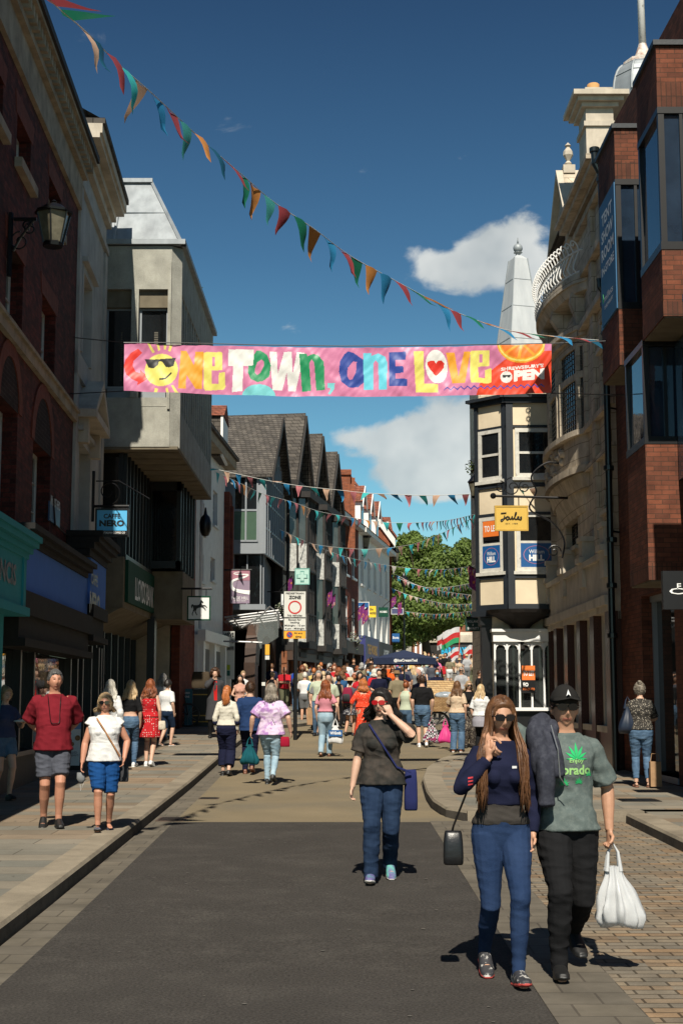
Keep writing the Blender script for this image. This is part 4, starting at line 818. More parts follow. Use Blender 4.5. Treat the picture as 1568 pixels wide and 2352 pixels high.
# ---- L6-8 three-gabled timber framed row
def bendF(a, b): return Fac(a, b, 'L')
P6 = (-2.4, 57.6); P9 = (-.4, 69.9)
F6 = bendF(P6, P9); L6 = F6.L / 3
m_leaded = glassy('leaded_glass', (.06, .065, .06), .15)
B6 = thing('timber_framed_building', (-2.0, 60, 1.0), 'black timber framed row with three slate gables, carved white panels and leaded bay windows', 'building')
ze6 = P(700, 1147, 63.5).z
mb = MB(); F6.box(mb, 0, F6.L, 1.0, ze6, -.3, 0); mb.build('wall', mat('dark_timber_wall', (.035, .03, .027), .8, .3, 4), B6)
mass(B6, 'body', m_dark, P6, P9, 5, 1, ze6 + .5, .3)
for g_ in range(3):
 a0, a1 = g_ * L6 + .05, (g_ + 1) * L6 - .05; am = (a0 + a1) / 2; za = ze6 + 3.05 - g_ * .12
 mb = MB(); mb.prism([(a0 + .25, ze6), (a1 - .25, ze6), (am, za - .35)], F6.A + F6.n * .1, F6.u, (0, 0, 1), -F6.n, .1); gb = mb.build('gable', m_render, B6)
 t = MB()
 for i in range(9):
  a = a0 + .4 + (a1 - a0 - .8) * i / 8; h = (za - .4 - ze6) * (1 - abs(a - am) / ((a1 - a0) / 2)) ; F6.box(t, a - .06, a + .06, ze6, ze6 + max(.1, h), .1, .16)
 for z in (.05, .8, 1.5): hw = (a1 - a0) / 2 * (1 - z / (za - ze6)) - .1; F6.box(t, am - hw, am + hw, ze6 + z, ze6 + z + .14, .1, .17)
 t.build('timber_studs', m_timber, gb)
 g = MB(); F6.box(g, am - .6, am + .6, ze6 + .3, ze6 + 1.3, .16, .2); g.build('gable_window', m_leaded, gb)
 r = MB()
 for s_, aa in ((-1, a0), (1, a1)):
  e0 = F6.w(aa, ze6 - .2, .55); e1 = F6.w(am, za, .55); bk = -F6.n * 5.2; up = V((0, 0, .12))
  r.hexa([e0, e1, e1 + bk, e0 + bk, e0 + up, e1 + up, e1 + bk + up, e0 + bk + up])
 r.build('roof', m_slate, B6)
 bb = MB()
 for s_, aa in ((-1, a0), (1, a1)):
  dn = V((0, 0, -.28)); e0 = F6.w(aa, ze6 - .2, .56); e1 = F6.w(am, za, .56); th_ = F6.n * .07
  bb.hexa([e0 + dn, e1 + dn, e1 + dn + th_, e0 + dn + th_, e0, e1, e1 + th_, e0 + th_])
 bb.build('bargeboard', m_timber, B6)
 zA, zB = ze6 - .45, 3.9
 bay = MB(); bw = 1.15
 def baybox(mb, z0, z1, oo=.75, g_=0, ww=bw):
  pts = [F6.w(am - ww, 0, 0), F6.w(am - ww + .35, 0, oo), F6.w(am + ww - .35, 0, oo), F6.w(am + ww, 0, 0)]
  mb.hexa([V((p.x, p.y, z0)) for p in pts] + [V((p.x, p.y, z1)) for p in pts])
 H3 = (zA - zB) / 4
 baybox(bay, zA - .15, zA + .1, .95, ww=bw + .2); baybox(bay, zB - .25, zB, .9, ww=bw + .12); baybox(bay, zB - .6, zB - .25, .5, ww=bw - .1); each(bay, 'bay_cornice', m_timber, B6)
 g = MB(); baybox(g, zB + H3 * 0.75, zB + H3 * 1.9, .74); baybox(g, zB + H3 * 2.65, zA - .15, .74); each(g, 'bay_window', m_leaded, B6)
 f = MB()
 for i in range(6): 
  a = am - bw + .35 + (2 * bw - .7) * i / 5; F6.box(f, a - .05, a + .05, zB, zA - .15, .73, .80)
 for z in (zB + H3 * 1.4, zB + H3 * 3.3): F6.box(f, am - bw + .3, am + bw - .3, z - .04, z + .04, .73, .79)
 for aa, oo in ((am - bw, .02), (am - bw + .17, .38), (am - bw + .35, .74)): F6.box(f, aa - .06, aa + .06, zB, zA, oo, oo + .08)
 f.build('bay_mullions', m_timber, B6)
 c = MB(); baybox(c, zB, zB + H3 * .75, .82, ww=bw + .04); c.build('carved_panel', m_carve, B6)
 c = MB(); baybox(c, zB + H3 * 1.9, zB + H3 * 2.65, .82, ww=bw + .04); c.build('carved_panel', m_carve, B6)
 f = MB()
 for i in range(5):
  a = am - bw + .35 + (2 * bw - .7) * i / 4
  for zz in (zB, zB + H3 * 1.9): F6.box(f, a - .04, a + .04, zz, zz + H3 * .75, .8, .86)
 for zz in (zB, zB + H3 * .72, zB + H3 * 1.9, zB + H3 * 2.62): F6.box(f, am - bw + .3, am + bw - .3, zz, zz + .07, .8, .88)
 f.build('panel_moulding', m_timber, B6)
for g_ in range(3):
 a0, a1 = g_ * L6, (g_ + 1) * L6
 for aa in (a0 + .12, a0 + .42, a1 - .62, a1 - .32):
  for (z0, z1) in ((4.1, 5.3), (5.5, 6.6), (6.8, 8.0), (8.2, ze6 - .5)): mb = MB(); F6.box(mb, aa, aa + .2, z0, z1, .001, .03); mb.build('infill_panel', m_render, B6)
mb = MB(); F6.box(mb, 0, F6.L, ze6 - .35, ze6, 0, .6); F6.box(mb, 0, F6.L, 3.5, 3.75, 0, .5); each(mb, 'jetty_beam', m_timber, B6)
mb = MB()
for i in range(8): a = .1 + (F6.L - .3) * i / 7; F6.box(mb, a - .17, a + .17, 1.0, 3.5, 0, .22 + .2 * (i % 2))
each(mb, 'shop_pier', m_wood, B6)
mb = MB(); F6.box(mb, 0, F6.L, 1.6, 3.2, .01, .05); mb.build('shop_window', m_glassd, B6)
mb = MB(); F6.box(mb, 0, F6.L, 3.15, 3.55, 0, .45); mb.build('shop_fascia', m_woodd, B6)
# ---- L9 red brick
F9 = bendF((-.4, 69.9), (.93, 78.0)); B9 = thing('red_brick_building', (.2, 74, 1.6), 'red brick house with white sash windows beyond the timber framed row', 'building')
z9 = F9.q(790, 1195)[1]; o9 = []
for i in range(3):
 for z0, z1 in ((8.0, 9.7), (4.7, 6.9)): a = .9 + i * 2.5; o9.append((a, a + 1.3, z0, z1))
mb = MB(); F9.wall(mb, 0, F9.L, 4.3, z9, o9, .25); mb.build('wall', m_brickF, B9); mass(B9, 'body', m_brickF, (-.4, 69.9), (.93, 78.0), 6, 1.5, z9, .3)
for o_ in o9: F9.window(B9, o_, -.08, .13, 2, 2, m_brightw, m_glass, .12, m_brightw)
mb = MB(); F9.box(mb, 0, F9.L, z9, z9 + .25, -.2, .35); mb.mi = 1; mb.quad(F9.w(0, z9 + .25, .4), F9.w(F9.L, z9 + .25, .4), F9.w(F9.L, z9 + 2.6, -3), F9.w(0, z9 + 2.6, -3)); mb.build('roof', [m_whitef, m_tile], B9)
mb = MB(); F9.box(mb, 0, F9.L, 1.7, 4.3, -.2, 0); mb.build('shop_window', m_glassd, B9); mb = MB(); F9.box(mb, 0, F9.L, 3.9, 4.5, 0, .3)
for a in (.1, 2.4, 4.9, 7.6): F9.box(mb, a, a + .4, 1.7, 3.9, 0, .2)
mb.build('shopfront', m_woodd, B9)
mb = MB(); a = P(782, 1126, 73); b = P(804, 1084, 73); mb.box(a.x, b.x, 73, 74.6, a.z - 3, b.z); mb.box(a.x - .06, b.x + .06, 72.9, 74.7, b.z - .15, b.z + .12); mb.box(b.x, b.x + .25, 73.3, 74.2, a.z - 3, b.z - .25); mb.build('chimney', m_brickO, B9)
# ---- L10 white
F10 = bendF((.93, 78.0), (3.1, 92.0)); B10 = thing('white_building', (2, 85, 2.2), 'long off white painted brick building with sash windows and white dormers', 'building')
z10 = 10.7; o10 = []
for i in range(5):
 for z0, z1 in ((7.9, 9.6), (5.0, 7.0)): a = .9 + i * 2.75; o10.append((a, a + 1.1, z0, z1))
mb = MB(); F10.wall(mb, 0, F10.L, 4.4, z10, o10, .25); mb.build('wall', m_white, B10); mass(B10, 'body', m_white, (.93, 78.0), (3.1, 92.0), 6, 1.8, z10, .3)
for o_ in o10: F10.window(B10, o_, -.12, .12, 2, 2, m_brightw, m_glass, .12, m_white)
mb = MB(); F10.box(mb, 0, F10.L, z10, z10 + .25, -.2, .45); mb.mi = 1; mb.quad(F10.w(0, z10 + .25, .5), F10.w(F10.L, z10 + .25, .5), F10.w(F10.L, z10 + 2.2, -2.2), F10.w(0, z10 + 2.2, -2.2)); mb.build('roof', [m_white, m_tile], B10)
for i in range(3):
 a = 1.2 + i * 3.3; d = MB(); F10.box(d, a, a + 1.3, z10 + .2, z10 + 1.9, -1.8, -.05)
 d.mi = 1; c0_, c1_, zt_ = a - .2, a + 1.5, z10 + 1.85
 d.prism([(c0_, zt_), (c1_, zt_), ((c0_ + c1_) / 2, zt_ + 1.0)], F10.A + F10.n * .1, F10.u, (0, 0, 1), -F10.n, 2.2)
 dd = d.build('dormer', [m_brightw, m_tile], B10); bb = MB(); w_ = MB(); F10.box(w_, a + .25, a + 1.05, z10 + .5, z10 + 1.6, -.05, -.02); w_.build('dormer_window', m_glass, dd)
 for s_, aa in ((-1, c0_), (1, c1_)):
  e0 = F10.w(aa, zt_ - .1, .1); e1 = F10.w((c0_ + c1_) / 2, zt_ + .98, .1); dn = V((0, 0, -.22)); bb.hexa([e0 + dn, e1 + dn, e1 + dn + F10.n * .06, e0 + dn + F10.n * .06, e0, e1, e1 + F10.n * .06, e0 + F10.n * .06])
 bb.build('dormer_bargeboard', m_brightw, dd)
mb = MB(); F10.box(mb, 0, F10.L, 1.9, 4.4, -.2, 0); mb.build('shop_window', m_glassd, B10)
def fasc(Fx, a0, a1, z0, z1, m, tx, mt, lab, bot=1.9, name='shop_fascia_sign', fw=.7, hh=.4):
 th = thing(name, Fx.w((a0 + a1) / 2, z0, .1), lab, 'shop sign'); mb = MB(); Fx.box(mb, a0, a1, z0, z1, 0, .35); mb.build('sign_board', m, th)
 mb = MB(); 
 for a in (a0, a1 - .3): Fx.box(mb, a, a + .3, bot, z0, 0, .3)
 mb.build('pilaster', m, th)
 if tx: t = MB(); W = (a1 - a0) * fw; text(t, tx, Fx.w((a0 + a1 - W) / 2, z0 + (z1 - z0) * (1 - hh) / 2, .36), Fx.u, (0, 0, 1), W, (z1 - z0) * hh, .03); t.build('lettering', mt, th)
m_deepblue = mat('deep_blue_shopfront', (.03, .035, .16), .5, .05); m_char = mat('charcoal_fascia', (.03, .028, .026), .6, .1)
fasc(F10, .2, 6.0, 3.6, 5.0, m_deepblue, 'THE WORKS', m_yel, 'deep blue shop fascia with amber lettering under the white building', 2.0)
fasc(F10, 6.2, 12.8, 3.6, 4.9, m_char, 'HOBBS', m_txtw, 'charcoal shop fascia farthest along the white building', 2.2, fw=.4)
# ---- L11 gable end house + roof
B11 = thing('gable_end_house', (1.8, 92, 2.5), 'tall orange brick gable end with a broad white bargeboard rising above the white building', 'building')
ap = P(804, 1103, 92.2); ev = P(898, 1229, 92.2); hw = ev.x - ap.x
mb = MB(); mb.prism([(ap.x - hw, 2.4), (ev.x - .1, 2.4), (ev.x - .1, ev.z), (ap.x, ap.z), (ap.x - hw, ev.z)], (0, 92.2, 0), (1, 0, 0), (0, 0, 1), (0, 1, 0), 9); mb.build('wall', m_brickO, B11)
mb = MB()
for s_ in (-1, 1):
 e0 = V((ap.x + s_ * (hw + .25), 92.0, ev.z - .25)); e1 = V((ap.x, 92.0, ap.z + .1)); dn = V((0, 0, -.55)); mb.hexa([e0 + dn, e1 + dn, e1 + dn + V((0, .15, 0)), e0 + dn + V((0, .15, 0)), e0, e1, e1 + V((0, .15, 0)), e0 + V((0, .15, 0))])
mb.build('bargeboard', m_white, B11)
mb = MB()
for s_ in (-1, 1):
 e0 = V((ap.x + s_ * (hw + .35), 91.9, ev.z - .25)); e1 = V((ap.x, 91.9, ap.z + .15)); up = V((0, 0, .18)); bk = V((0, 10, 0)); mb.hexa([e0, e1, e1 + bk, e0 + bk, e0 + up, e1 + up, e1 + bk + up, e0 + bk + up])
mb.build('roof', m_tile, B11)
mb = MB(); a = P(810, 1200, 92); pq = P(896, 1198, 92); mb.box(P(838, 1200, 92).x, pq.x - .1, 92.03, 92.2, pq.z - .35 - .0, pq.z); mb.build('white_band', m_white, B11)
mb = MB(); a = P(866, 1245, 100); b = P(899, 1176, 100); mb.box(a.x, b.x, 100, 106, 3, a.z); mb.build('rear_wall', m_brickO, B11); mb = MB(); mb.hexa([(a.x - .3, 100, a.z), (b.x + .2, 100, a.z), (b.x + .2, 106, a.z), (a.x - .3, 106, a.z), (a.x - .3, 102.8, b.z), (b.x, 102.8, b.z), (b.x, 103.2, b.z), (a.x - .3, 103.2, b.z)]); mb.build('rear_roof', m_tile, B11)
# ---- far end: brick building with curved shop corner
BF = thing('far_brick_building', (9, 140, 4), 'far brick building behind the tree with white sash windows and curved stone shop corner', 'building')
FF2 = Fac((-6, 140), (19, 140), 'R'); FF2.n = V((0, -1, 0)); zf = FF2.q(1085, 1283)[1]; of = []
for (x0, x1, y0, y1) in ((980, 992, 1405, 1433), (1004, 1027, 1403, 1430), (1048, 1072, 1403, 1430), (1079, 1100, 1402, 1432), (1004, 1024, 1335, 1368), (1048, 1070, 1335, 1368), (1080, 1100, 1335, 1368)):
 a0, z1 = FF2.q(x0, y0); a1 = FF2.q(x1, y0)[0]; of.append((a0, a1, FF2.q(x0, y1)[1], z1))
mb = MB(); FF2.wall(mb, 0, FF2.L, 3.8, zf, of, .3); mb.build('wall', mat('far_brick', (.3, .115, .06), .9, .15, 1, kind='brick', col2=(.24, .09, .05)), BF)
mb = MB(); mb.box(-6, 19, 140.35, 150, 3.8, zf); mb.build('body', m_dark, BF)
for o_ in of: FF2.window(BF, o_, -.1, .09, 4, 4, m_brightw, m_glass, .15, m_brightw, bar=.05)
mb = MB(); FF2.box(mb, 0, FF2.L, zf, zf + .5, -.4, .3); mb.build('parapet', m_render, BF)
cb = P(1040, 1500, 138); mb = MB(); zt_ = P(1040, 1462, 138).z; zm = P(1040, 1478, 138).z
mb.lathe([(5.0, 3.8), (5.0, zm), (5.25, zm), (5.3, zt_), (4.9, zt_ + .3)], (cb.x + .5, 140, 0), 32, a0=math.pi, a1=2 * math.pi); mb.build('curved_shop', m_stonep, BF)
mb = MB(); mb.lathe([(5.04, zm - 1.5), (5.04, zm - .05)], (cb.x + .5, 140, 0), 32, a0=math.pi, a1=2 * math.pi); mb.build('curved_fascia', m_char, BF)
t = MB(); text(t, 'BARCLAYS', (P(1013, 1500, 134.8).x, 134.85, zm - 1.2), (1, 0, 0), (0, 0, 1), P(1075, 1500, 134.8).x - P(1013, 1500, 134.8).x, .75, .04); t.build('lettering', mat('cyan_lettering', (.01, .35, .6), .5, 0), BF)
BG = thing('far_brick_house', (6, 128, 3.5), 'slim brick house with tall white windows glimpsed left of the far building under the tree', 'building')
mb = MB(); a = P(948, 1500, 128); b = P(978, 1380, 128); mb.box(a.x, b.x, 128, 134, 3.4, b.z + 1); mb.build('wall', MATS['far_brick'], BG)
for i in range(3): w_ = MB(); x = a.x + .15 + i * .42; w_.box(x, x + .2, 127.95, 128.02, 4.6, 7.0); w_.build('window', m_brightw, BG)
BH = thing('distant_grey_building', (-4, 122, 3.5), 'pale grey far building seen beneath the tree at the end of the left row', 'building')
mb = MB(); mb.box(2.5, 7.0, 131, 136, 3.4, 9); mb.build('wall', m_conc, BH); w_ = MB(); 
for i in range(4): w_.box(2.8 + i * .9, 3.2 + i * .9, 130.94, 131.02, 5, 7)
w_.build('window', m_glass, BH)
# ---- tree
TR = thing('broad_tree', (6.6, 112, zr(112)), 'large leafy green tree closing the street at the top of the hill', 'tree')
random.seed(5); tb = (6.6, 112, zr(112)); x0t, z0t = 6.4, zr(112)
mb = MB(); base = V(tb); mb.tube([base, base + V((.1, 0, 1.6)), base + V((-.1, 0, 3.2)), base + V((.2, 0, 5.0))], [.45, .36, .3, .24], 9)
for k_ in range(9):
 q = k_ * 2.4; s_ = base + V((0, 0, 2.6 + .25 * k_)); e_ = s_ + V((math.cos(q) * 2.8, math.sin(q) * 2.4, 2.5 + .4 * k_)); mb.tube([s_, (s_ + e_) / 2 + V((0, 0, -.3)), e_], [.16, .1, .04], 6)
mb.build('trunk', mat('grey_bark', (.07, .055, .04), .9, .3, 6, bump=.5, bs=10), TR)
def leaves(name, clumps, n, size, m, par, seed=1):
 rnd = random.Random(seed); vs = []; fs = []
 tot = sum(c[3] ** 2 for c in clumps)
 for (cx, cy, cz, r, sx) in clumps:
  k = int(n * r * r / tot)
  for i in range(k):
   d = V((rnd.gauss(0, 1), rnd.gauss(0, 1), rnd.gauss(0, 1))).normalized(); rr = r * (rnd.random() ** .35); nz = 1 + .35 * noise.noise(V((cx + d.x * 2.2, cy + d.y * 2.2, cz + d.z * 2.2)))
   c = V((cx, cy, cz)) + V((d.x * rr * sx, d.y * rr, d.z * rr * .85)) * nz
   n_ = (d + V((rnd.gauss(0, .8), rnd.gauss(0, .8), rnd.gauss(0, .8) + .4))).normalized(); u = n_.cross(V((rnd.random() - .5, rnd.random() - .5, rnd.random() - .5))).normalized(); v = n_.cross(u); s_ = size * (.6 + .8 * rnd.random())
   b = len(vs); vs += [c - u * s_, c + v * s_ * .55, c + u * s_, c - v * s_ * .55]; fs.append((b, b + 1, b + 2, b + 3))
 me = bpy.data.meshes.new(name); o = wloc(par); me.from_pydata([tuple(v - o) for v in vs], [], fs); me.materials.append(m); ob = bpy.data.objects.new(name, me); COL.objects.link(ob); ob.parent = par; return ob
m_leaf = mat('plane_tree_leaves', (.20, .28, .07), .5, .4, .9, spec=.3, trans=.4, col2=(.12, .18, .04), vs2=.7)
cl = []
def cp(px, py, r, Y=112, dy=0, sx=1.1): p = P(px, py, Y + dy); cl.append((p.x, p.y, p.z, r, sx))
for (px, py, r, dy) in [(925, 1290, 1.5, 0), (935, 1245, .9, 0), (960, 1255, 1.0, -1), (985, 1262, 1.1, 0), (960, 1330, 2.1, 0), (1010, 1290, 1.5, -1), (1000, 1350, 2.2, -1), (1045, 1300, 1.4, 0), (1062, 1262, .8, 0), (1075, 1290, .8, 0), (1052, 1345, 2.0, 0), (1080, 1335, 1.2, 0), (930, 1350, 1.8, 0), (920, 1400, 1.8, 0), (965, 1400, 2.1, -1.5), (1015, 1400, 2.0, -1), (1055, 1385, 1.4, 0), (905, 1430, 1.4, 0), (940, 1445, 1.5, -1), (985, 1430, 1.5, 0), (1030, 1420, 1.1, 0), (1085, 1375, 1.0, 0), (915, 1470, 1.0, 0), (950, 1232, .55, 0), (1068, 1247, .5, 0), (1000, 1240, .5, 0), (905, 1320, 1.2, 0), (1095, 1400, .8, 0), (905, 1360, 1.5, 0), (1085, 1310, 1.0, 0)]: cp(px, py, r, dy=dy)
leaves('crown', cl, 85000, .135, m_leaf, TR, 3)
LP = thing('street_lamp', (P(945, 1540, 100).x, 100, zr(100)), 'tall slim dark street lamp standing in front of the big tree', 'street lamp')
x = P(927, 1400, 100); mb = MB(); mb.tube([(x.x, 100, zr(100)), (x.x, 100, x.z + 1.6)], [.09, .05], 8); mb.build('post', m_blackm, LP); mb = MB(); mb.lathe([(.12, 0), (.28, .5), (.34, .55), (.1, .8), (.03, 1.0)], (x.x, 100, x.z + 1.6), 6); mb.build('lantern_head', m_blackm, LP)
# ===== RIGHT SIDE
# ---- R1 brown brick modern building with box oriels
B7 = thing('modern_brick_building', (5.4, 23, .3), 'brown brick modern shop building with jutting box windows, nearest on the right', 'building')
FR = Fac((5.92 - .026 * 12, 12), (5.92 - .026 * 27.2, 27.2), 'R')
def rs(px): return FR.q(px, 1400)[0]
zsh = FR.q(1480, 1368)[1]
o7 = [(rs(1547), rs(1472), ZP(23) + .12, zsh), (rs(1547) - 4.2, rs(1547) - .75, ZP(20) + .12, zsh + .1)]
mb = MB(); FR.wall(mb, 0, FR.L - .55, .2, P(1415, 300, 26.6).z, o7, .4); mb.build('wall', m_brickR, B7)
mb = MB(); mb.box(6.1, 13, 12, 26.4, .2, P(1415, 330, 26.6).z); mb.build('body', m_brickR, B7)
for o_ in o7:
 mb = MB(); FR.box(mb, o_[0], o_[1], o_[2], o_[3], -.3, -.26); g = mb.build('shop_window', glassy('mirror_shop_glass', (.03, .034, .034), .01, .06, 1.0), B7)
 f = MB(); FR.box(f, o_[1] - .06, o_[1], o_[2], o_[3], -.3, -.18); FR.box(f, o_[0], o_[1], o_[3] - .1, o_[3], -.3, -.15); FR.box(f, o_[0], o_[1], o_[2] - .1, o_[2], -.35, .02); f.build('frame', m_greyp, g)
XB1 = 4.75; FX = Fac((XB1, 12), (XB1, 28), 'R')
def yx(px): return XB1 * FP / (px - CX)
def boxor(x_near, x_far, zs, lab):
 yn, yf = yx(x_near), yx(x_far)
 for (z0, z1, kd) in zs:
  mb = MB()
  if kd == 'b': mb.box(XB1, 5.9, yn, yf, z0, z1); mb.build('oriel_brickwork', m_brickR, B7)
  elif kd == 's': mb.box(XB1 - .005, 5.9, yn - .005, yf + .005, z0, z1); mb.build('soldier_course', m_soldier, B7)
  elif kd == 'c': mb.box(XB1 - .05, 5.95, yn - .05, yf + .05, z0, z1); mb.build('coping', m_bpaint, B7)
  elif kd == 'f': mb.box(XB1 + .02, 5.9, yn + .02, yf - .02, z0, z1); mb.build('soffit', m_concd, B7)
  elif kd == 'g':
   mb.box(XB1 + .05, 5.85, yn + .05, yf - .05, z0 + .02, z1 - .02); g = mb.build('oriel_window', glassy('oriel_glass', (.02, .035, .06), .02, .15, 1.0), B7); f = MB()
   e = .09
   for (xx, yy) in ((XB1, yn), (XB1, yf - e), (5.75, yn)): f.box(xx, xx + e, yy, yy + e, z0, z1)
   f.box(XB1 - .01, 5.9, yn - .01, yf + .01, z0, z0 + .12); f.box(XB1 - .01, 5.9, yn - .01, yf + .01, z1 - .1, z1)
   f.box(XB1 + .32, XB1 + .37, yn, yn + .06, z0, z1); f.build('frame', m_black, g)
zq = lambda px, py: FX.q(px, py)[1]
zA = [zq(1437, 226), zq(1437, 250), zq(1437, 320), zq(1438, 362), zq(1452, 664), zq(1452, 770), zq(1452, 806)]
boxor(1437, 1397, [(zA[0] - .08, zA[0], 'c'), (zA[1], zA[0] - .08, 's'), (zA[2], zA[1], 'b'), (zA[3], zA[2], 's'), (zA[4], zA[3], 'g'), (zA[5], zA[4], 'b'), (zA[6] + .02, zA[5], 's'), (zA[6], zA[6] + .02, 'f')], '')
zB = [zq(1543, 13), zq(1543, 35), zq(1543, 120), zq(1551, 167), zq(1565, 508), zq(1565, 640), zq(1565, 680)]
boxor(1543, 1493, [(zB[0] - .08, zB[0], 'c'), (zB[1], zB[0] - .08, 's'), (zB[2], zB[1], 'b'), (zB[3], zB[2], 's'), (zB[4], zB[3], 'g'), (zB[5], zB[4], 'b'), (zB[6] + .02, zB[5], 's'), (zB[6], zB[6] + .02, 'f')], '')
zC = [zA[6] - .01, zq(1491, 1011), zq(1495, 1290), zq(1495, 1333)]
boxor(1491, 1448, [(zC[1], zC[0], 'g'), (zC[2], zC[1], 'b'), (zC[3] + .02, zC[2], 's'), (zC[3], zC[3] + .02, 'f')], '')
boxor(1668, 1590, [(zC[1], zB[6], 'g'), (zC[2], zC[1], 'b'), (zC[3], zC[2], 's')], '')
mb = MB(); mb.box(5.25, 5.9, 20.6, 21.9, zB[6] - 2.2, zB[6] - .05); mb.build('upper_window', m_glassb, B7)
m_tentb = mat('tent_banner_blue', (.012, .10, .22), .55, .04)
tb_ = thing('banner_sign', (XB1 - .03, 24.6, zA[4]), 'tall dark blue banner with white capitals on the side of the jutting brick box window', 'sign')
yn, yf = yx(1439) + .08, yx(1402); z0, z1 = zA[4] + .02, zA[3] - .05; mb = MB(); mb.box(XB1 - .03, XB1 - .01, yn, yf, z0, z1); mb.build('banner_cloth', m_tentb, tb_)
HH = z1 - z0; WW = yf - yn
for tx, fz, fh, fw in (('TENT', .80, .10, .72), ('SHOW', .66, .10, .8), ('ROOM', .52, .10, .84), ('IN-STORE', .40, .07, .86), ('millets', .175, .055, .6), ('SHREWSBURY', .115, .03, .6)):
 t = MB(); text(t, tx, (XB1 - .036, yf - WW * (.5 - fw / 2), z0 + HH * fz), (0, -1, 0), (0, 0, 1), WW * fw, HH * fh, .01 if fh < .06 else .03); t.build('lettering', m_txtw, tb_)
mb = MB(); mb.prism([(0, 0), (.05, .07), (0, .17), (-.05, .07)], (XB1 - .034, yf - WW * .12, z0 + HH * .18), (0, 1, 0), (0, 0, 1), (-1, 0, 0), .005); mb.build('leaf_emblem', mat('leaf_green', (.03, .35, .1), .5, 0), tb_)
sg = thing('projecting_sign', (5.2, 19.2, 2.9), 'black projecting shop sign with thin white capitals cut by the right edge', 'sign')
a = P(1521, 1400, 19.2); b = P(1605, 1312, 19.2); mb = MB(); mb.box(a.x, b.x, 19.15, 19.25, a.z, b.z); mb.build('sign_board', m_black, sg)
W = b.x - a.x; H = b.z - a.z
t = MB(); p_ = P(1554, 1362, 19.14); text(t, 'F', (p_.x, 19.14, P(0, 1353.5, 19.14).z), (1, 0, 0), (0, 0, 1), .055, .08, .01); p_ = P(1536, 1365, 19.14); text(t, 'CO', (p_.x, 19.14, P(0, 1365, 19.14).z), (1, 0, 0), (0, 0, 1), P(1564, 0, 19.14).x - p_.x, .085, .01); t.build('lettering', m_txtw, sg)
mb = MB(); mb.tube([(b.x - .1, 19.2, b.z), (5.4, 19.2, b.z + .05)], .03, 6); mb.build('bracket', m_blackm, sg)
# ---- R2 stone building
B8 = thing('stone_building', (5.1, 31, .35), 'ornate carved stone Victorian building with bowed oriel, white iron balcony and gable', 'building')
F8 = Fac((5.226, 26.7), (5.30, 35.4), 'R')
q8 = F8.q
sC = q8(1297, 500)[0]; s0o, s1o = sC - 2.6, sC + 2.5
zc_ = q8(1394, 378)[1]; zbal = q8(1353, 612)[1]; zband = q8(1353, 745)[1]; zlo = q8(1353, 1106)[1]; zwt, zwb_ = q8(1350, 853)[1], q8(1350, 980)[1]; zs2, zs3 = q8(1350, 783)[1], q8(1350, 845)[1]; zap = q8(1297, 401)[1]
zf1, zf0 = q8(1399, 1274)[1], q8(1399, 1387)[1]
wops = [(.7, 1.5, zs3, zs2), (.7, 1.5, zwb_, zwt - .1), (.75, 1.45, zf1 + .9, zlo - .4), (sC - .9, sC + .9, zf1 + .6, zlo - .5), (s1o + .1, s1o + .8, zf1 + .9, zlo - .4), (sC - 1.6, sC - .75, zbal + .2, zc_ - 1.0), (sC + .75, sC + 1.6, zbal + .2, zc_ - 1.0)]
mb = MB(); F8.wall(mb, 0, F8.L, zf0, zc_, wops, .3); mb.build('wall', m_stone, B8)
mb = MB(); mb.hexa([F8.w(0, .3, -.4), F8.w(F8.L, .3, -.4), F8.w(F8.L, .3, -6), F8.w(0, .3, -6), F8.w(0, zc_, -.4), F8.w(F8.L, zc_, -.4), F8.w(F8.L, zc_, -6), F8.w(0, zc_, -6)]); mb.build('body', m_stone, B8)
for o_ in wops: F8.window(B8, o_, -.16, .05, 3, 6, m_timber, m_leaded, .08, m_stonep, bar=.018)
def bow(mb, F, s0, s1, Bm, z0, z1, B2=None, n=18, pw=.55, inn=0):
 B2 = Bm if B2 is None else B2
 pb, pt = [], []
 for i in range(n + 1):
  t = i / n; k_ = math.sin(math.pi * t) ** pw; pb.append(F.w(s0 + (s1 - s0) * t, z0, max(Bm * k_, .01) - inn)); pt.append(F.w(s0 + (s1 - s0) * t, z1, max(B2 * k_, .01) - inn))
 bk0 = [F.w(s0, z0, -.2), F.w(s1, z0, -.2)]; bk1 = [F.w(s0, z1, -.2), F.w(s1, z1, -.2)]
 vs = pb + pt + bk0 + bk1; m = n + 1
 fs = [(i, i + 1, m + i + 1, m + i) for i in range(n)] + [tuple(range(m)) + (2 * m + 1, 2 * m), tuple(range(m, 2 * m)) + (2 * m + 3, 2 * m + 2), (0, m, 2 * m + 2, 2 * m), (n, m + n, 2 * m + 3, 2 * m + 1)]
 return mb.add(vs, fs)
BW = .40
mb = MB(); bow(mb, F8, s0o, s1o, BW, zwb_ - .05 - .75, zwb_ - .02); bow(mb, F8, s0o - .1, s1o + .1, BW + .16, zwb_ - .14, zwb_ - .02); bow(mb, F8, s0o - .1, s1o + .1, BW + .12, zwb_ - .95, zwb_ - .8)
bow(mb, F8, s0o, s1o, .25, zlo - .1, zwb_ - .95, BW + .02); bow(mb, F8, s0o + .5, s1o - .5, .05, zlo - .55, zlo - .1, .25)
bow(mb, F8, s0o, s1o, BW, zwt - .05, zs3 + .02); bow(mb, F8, s0o, s1o, BW, zs2, zband - .1); bow(mb, F8, s0o - .1, s1o + .1, BW + .12, zband - .1, zband + .03); bow(mb, F8, s0o - .15, s1o + .15, BW + .2, zband + .03, zband + .14)
bow(mb, F8, s0o + .3, s1o - .3, BW - .1, zband + .14, zband + .6, .15)
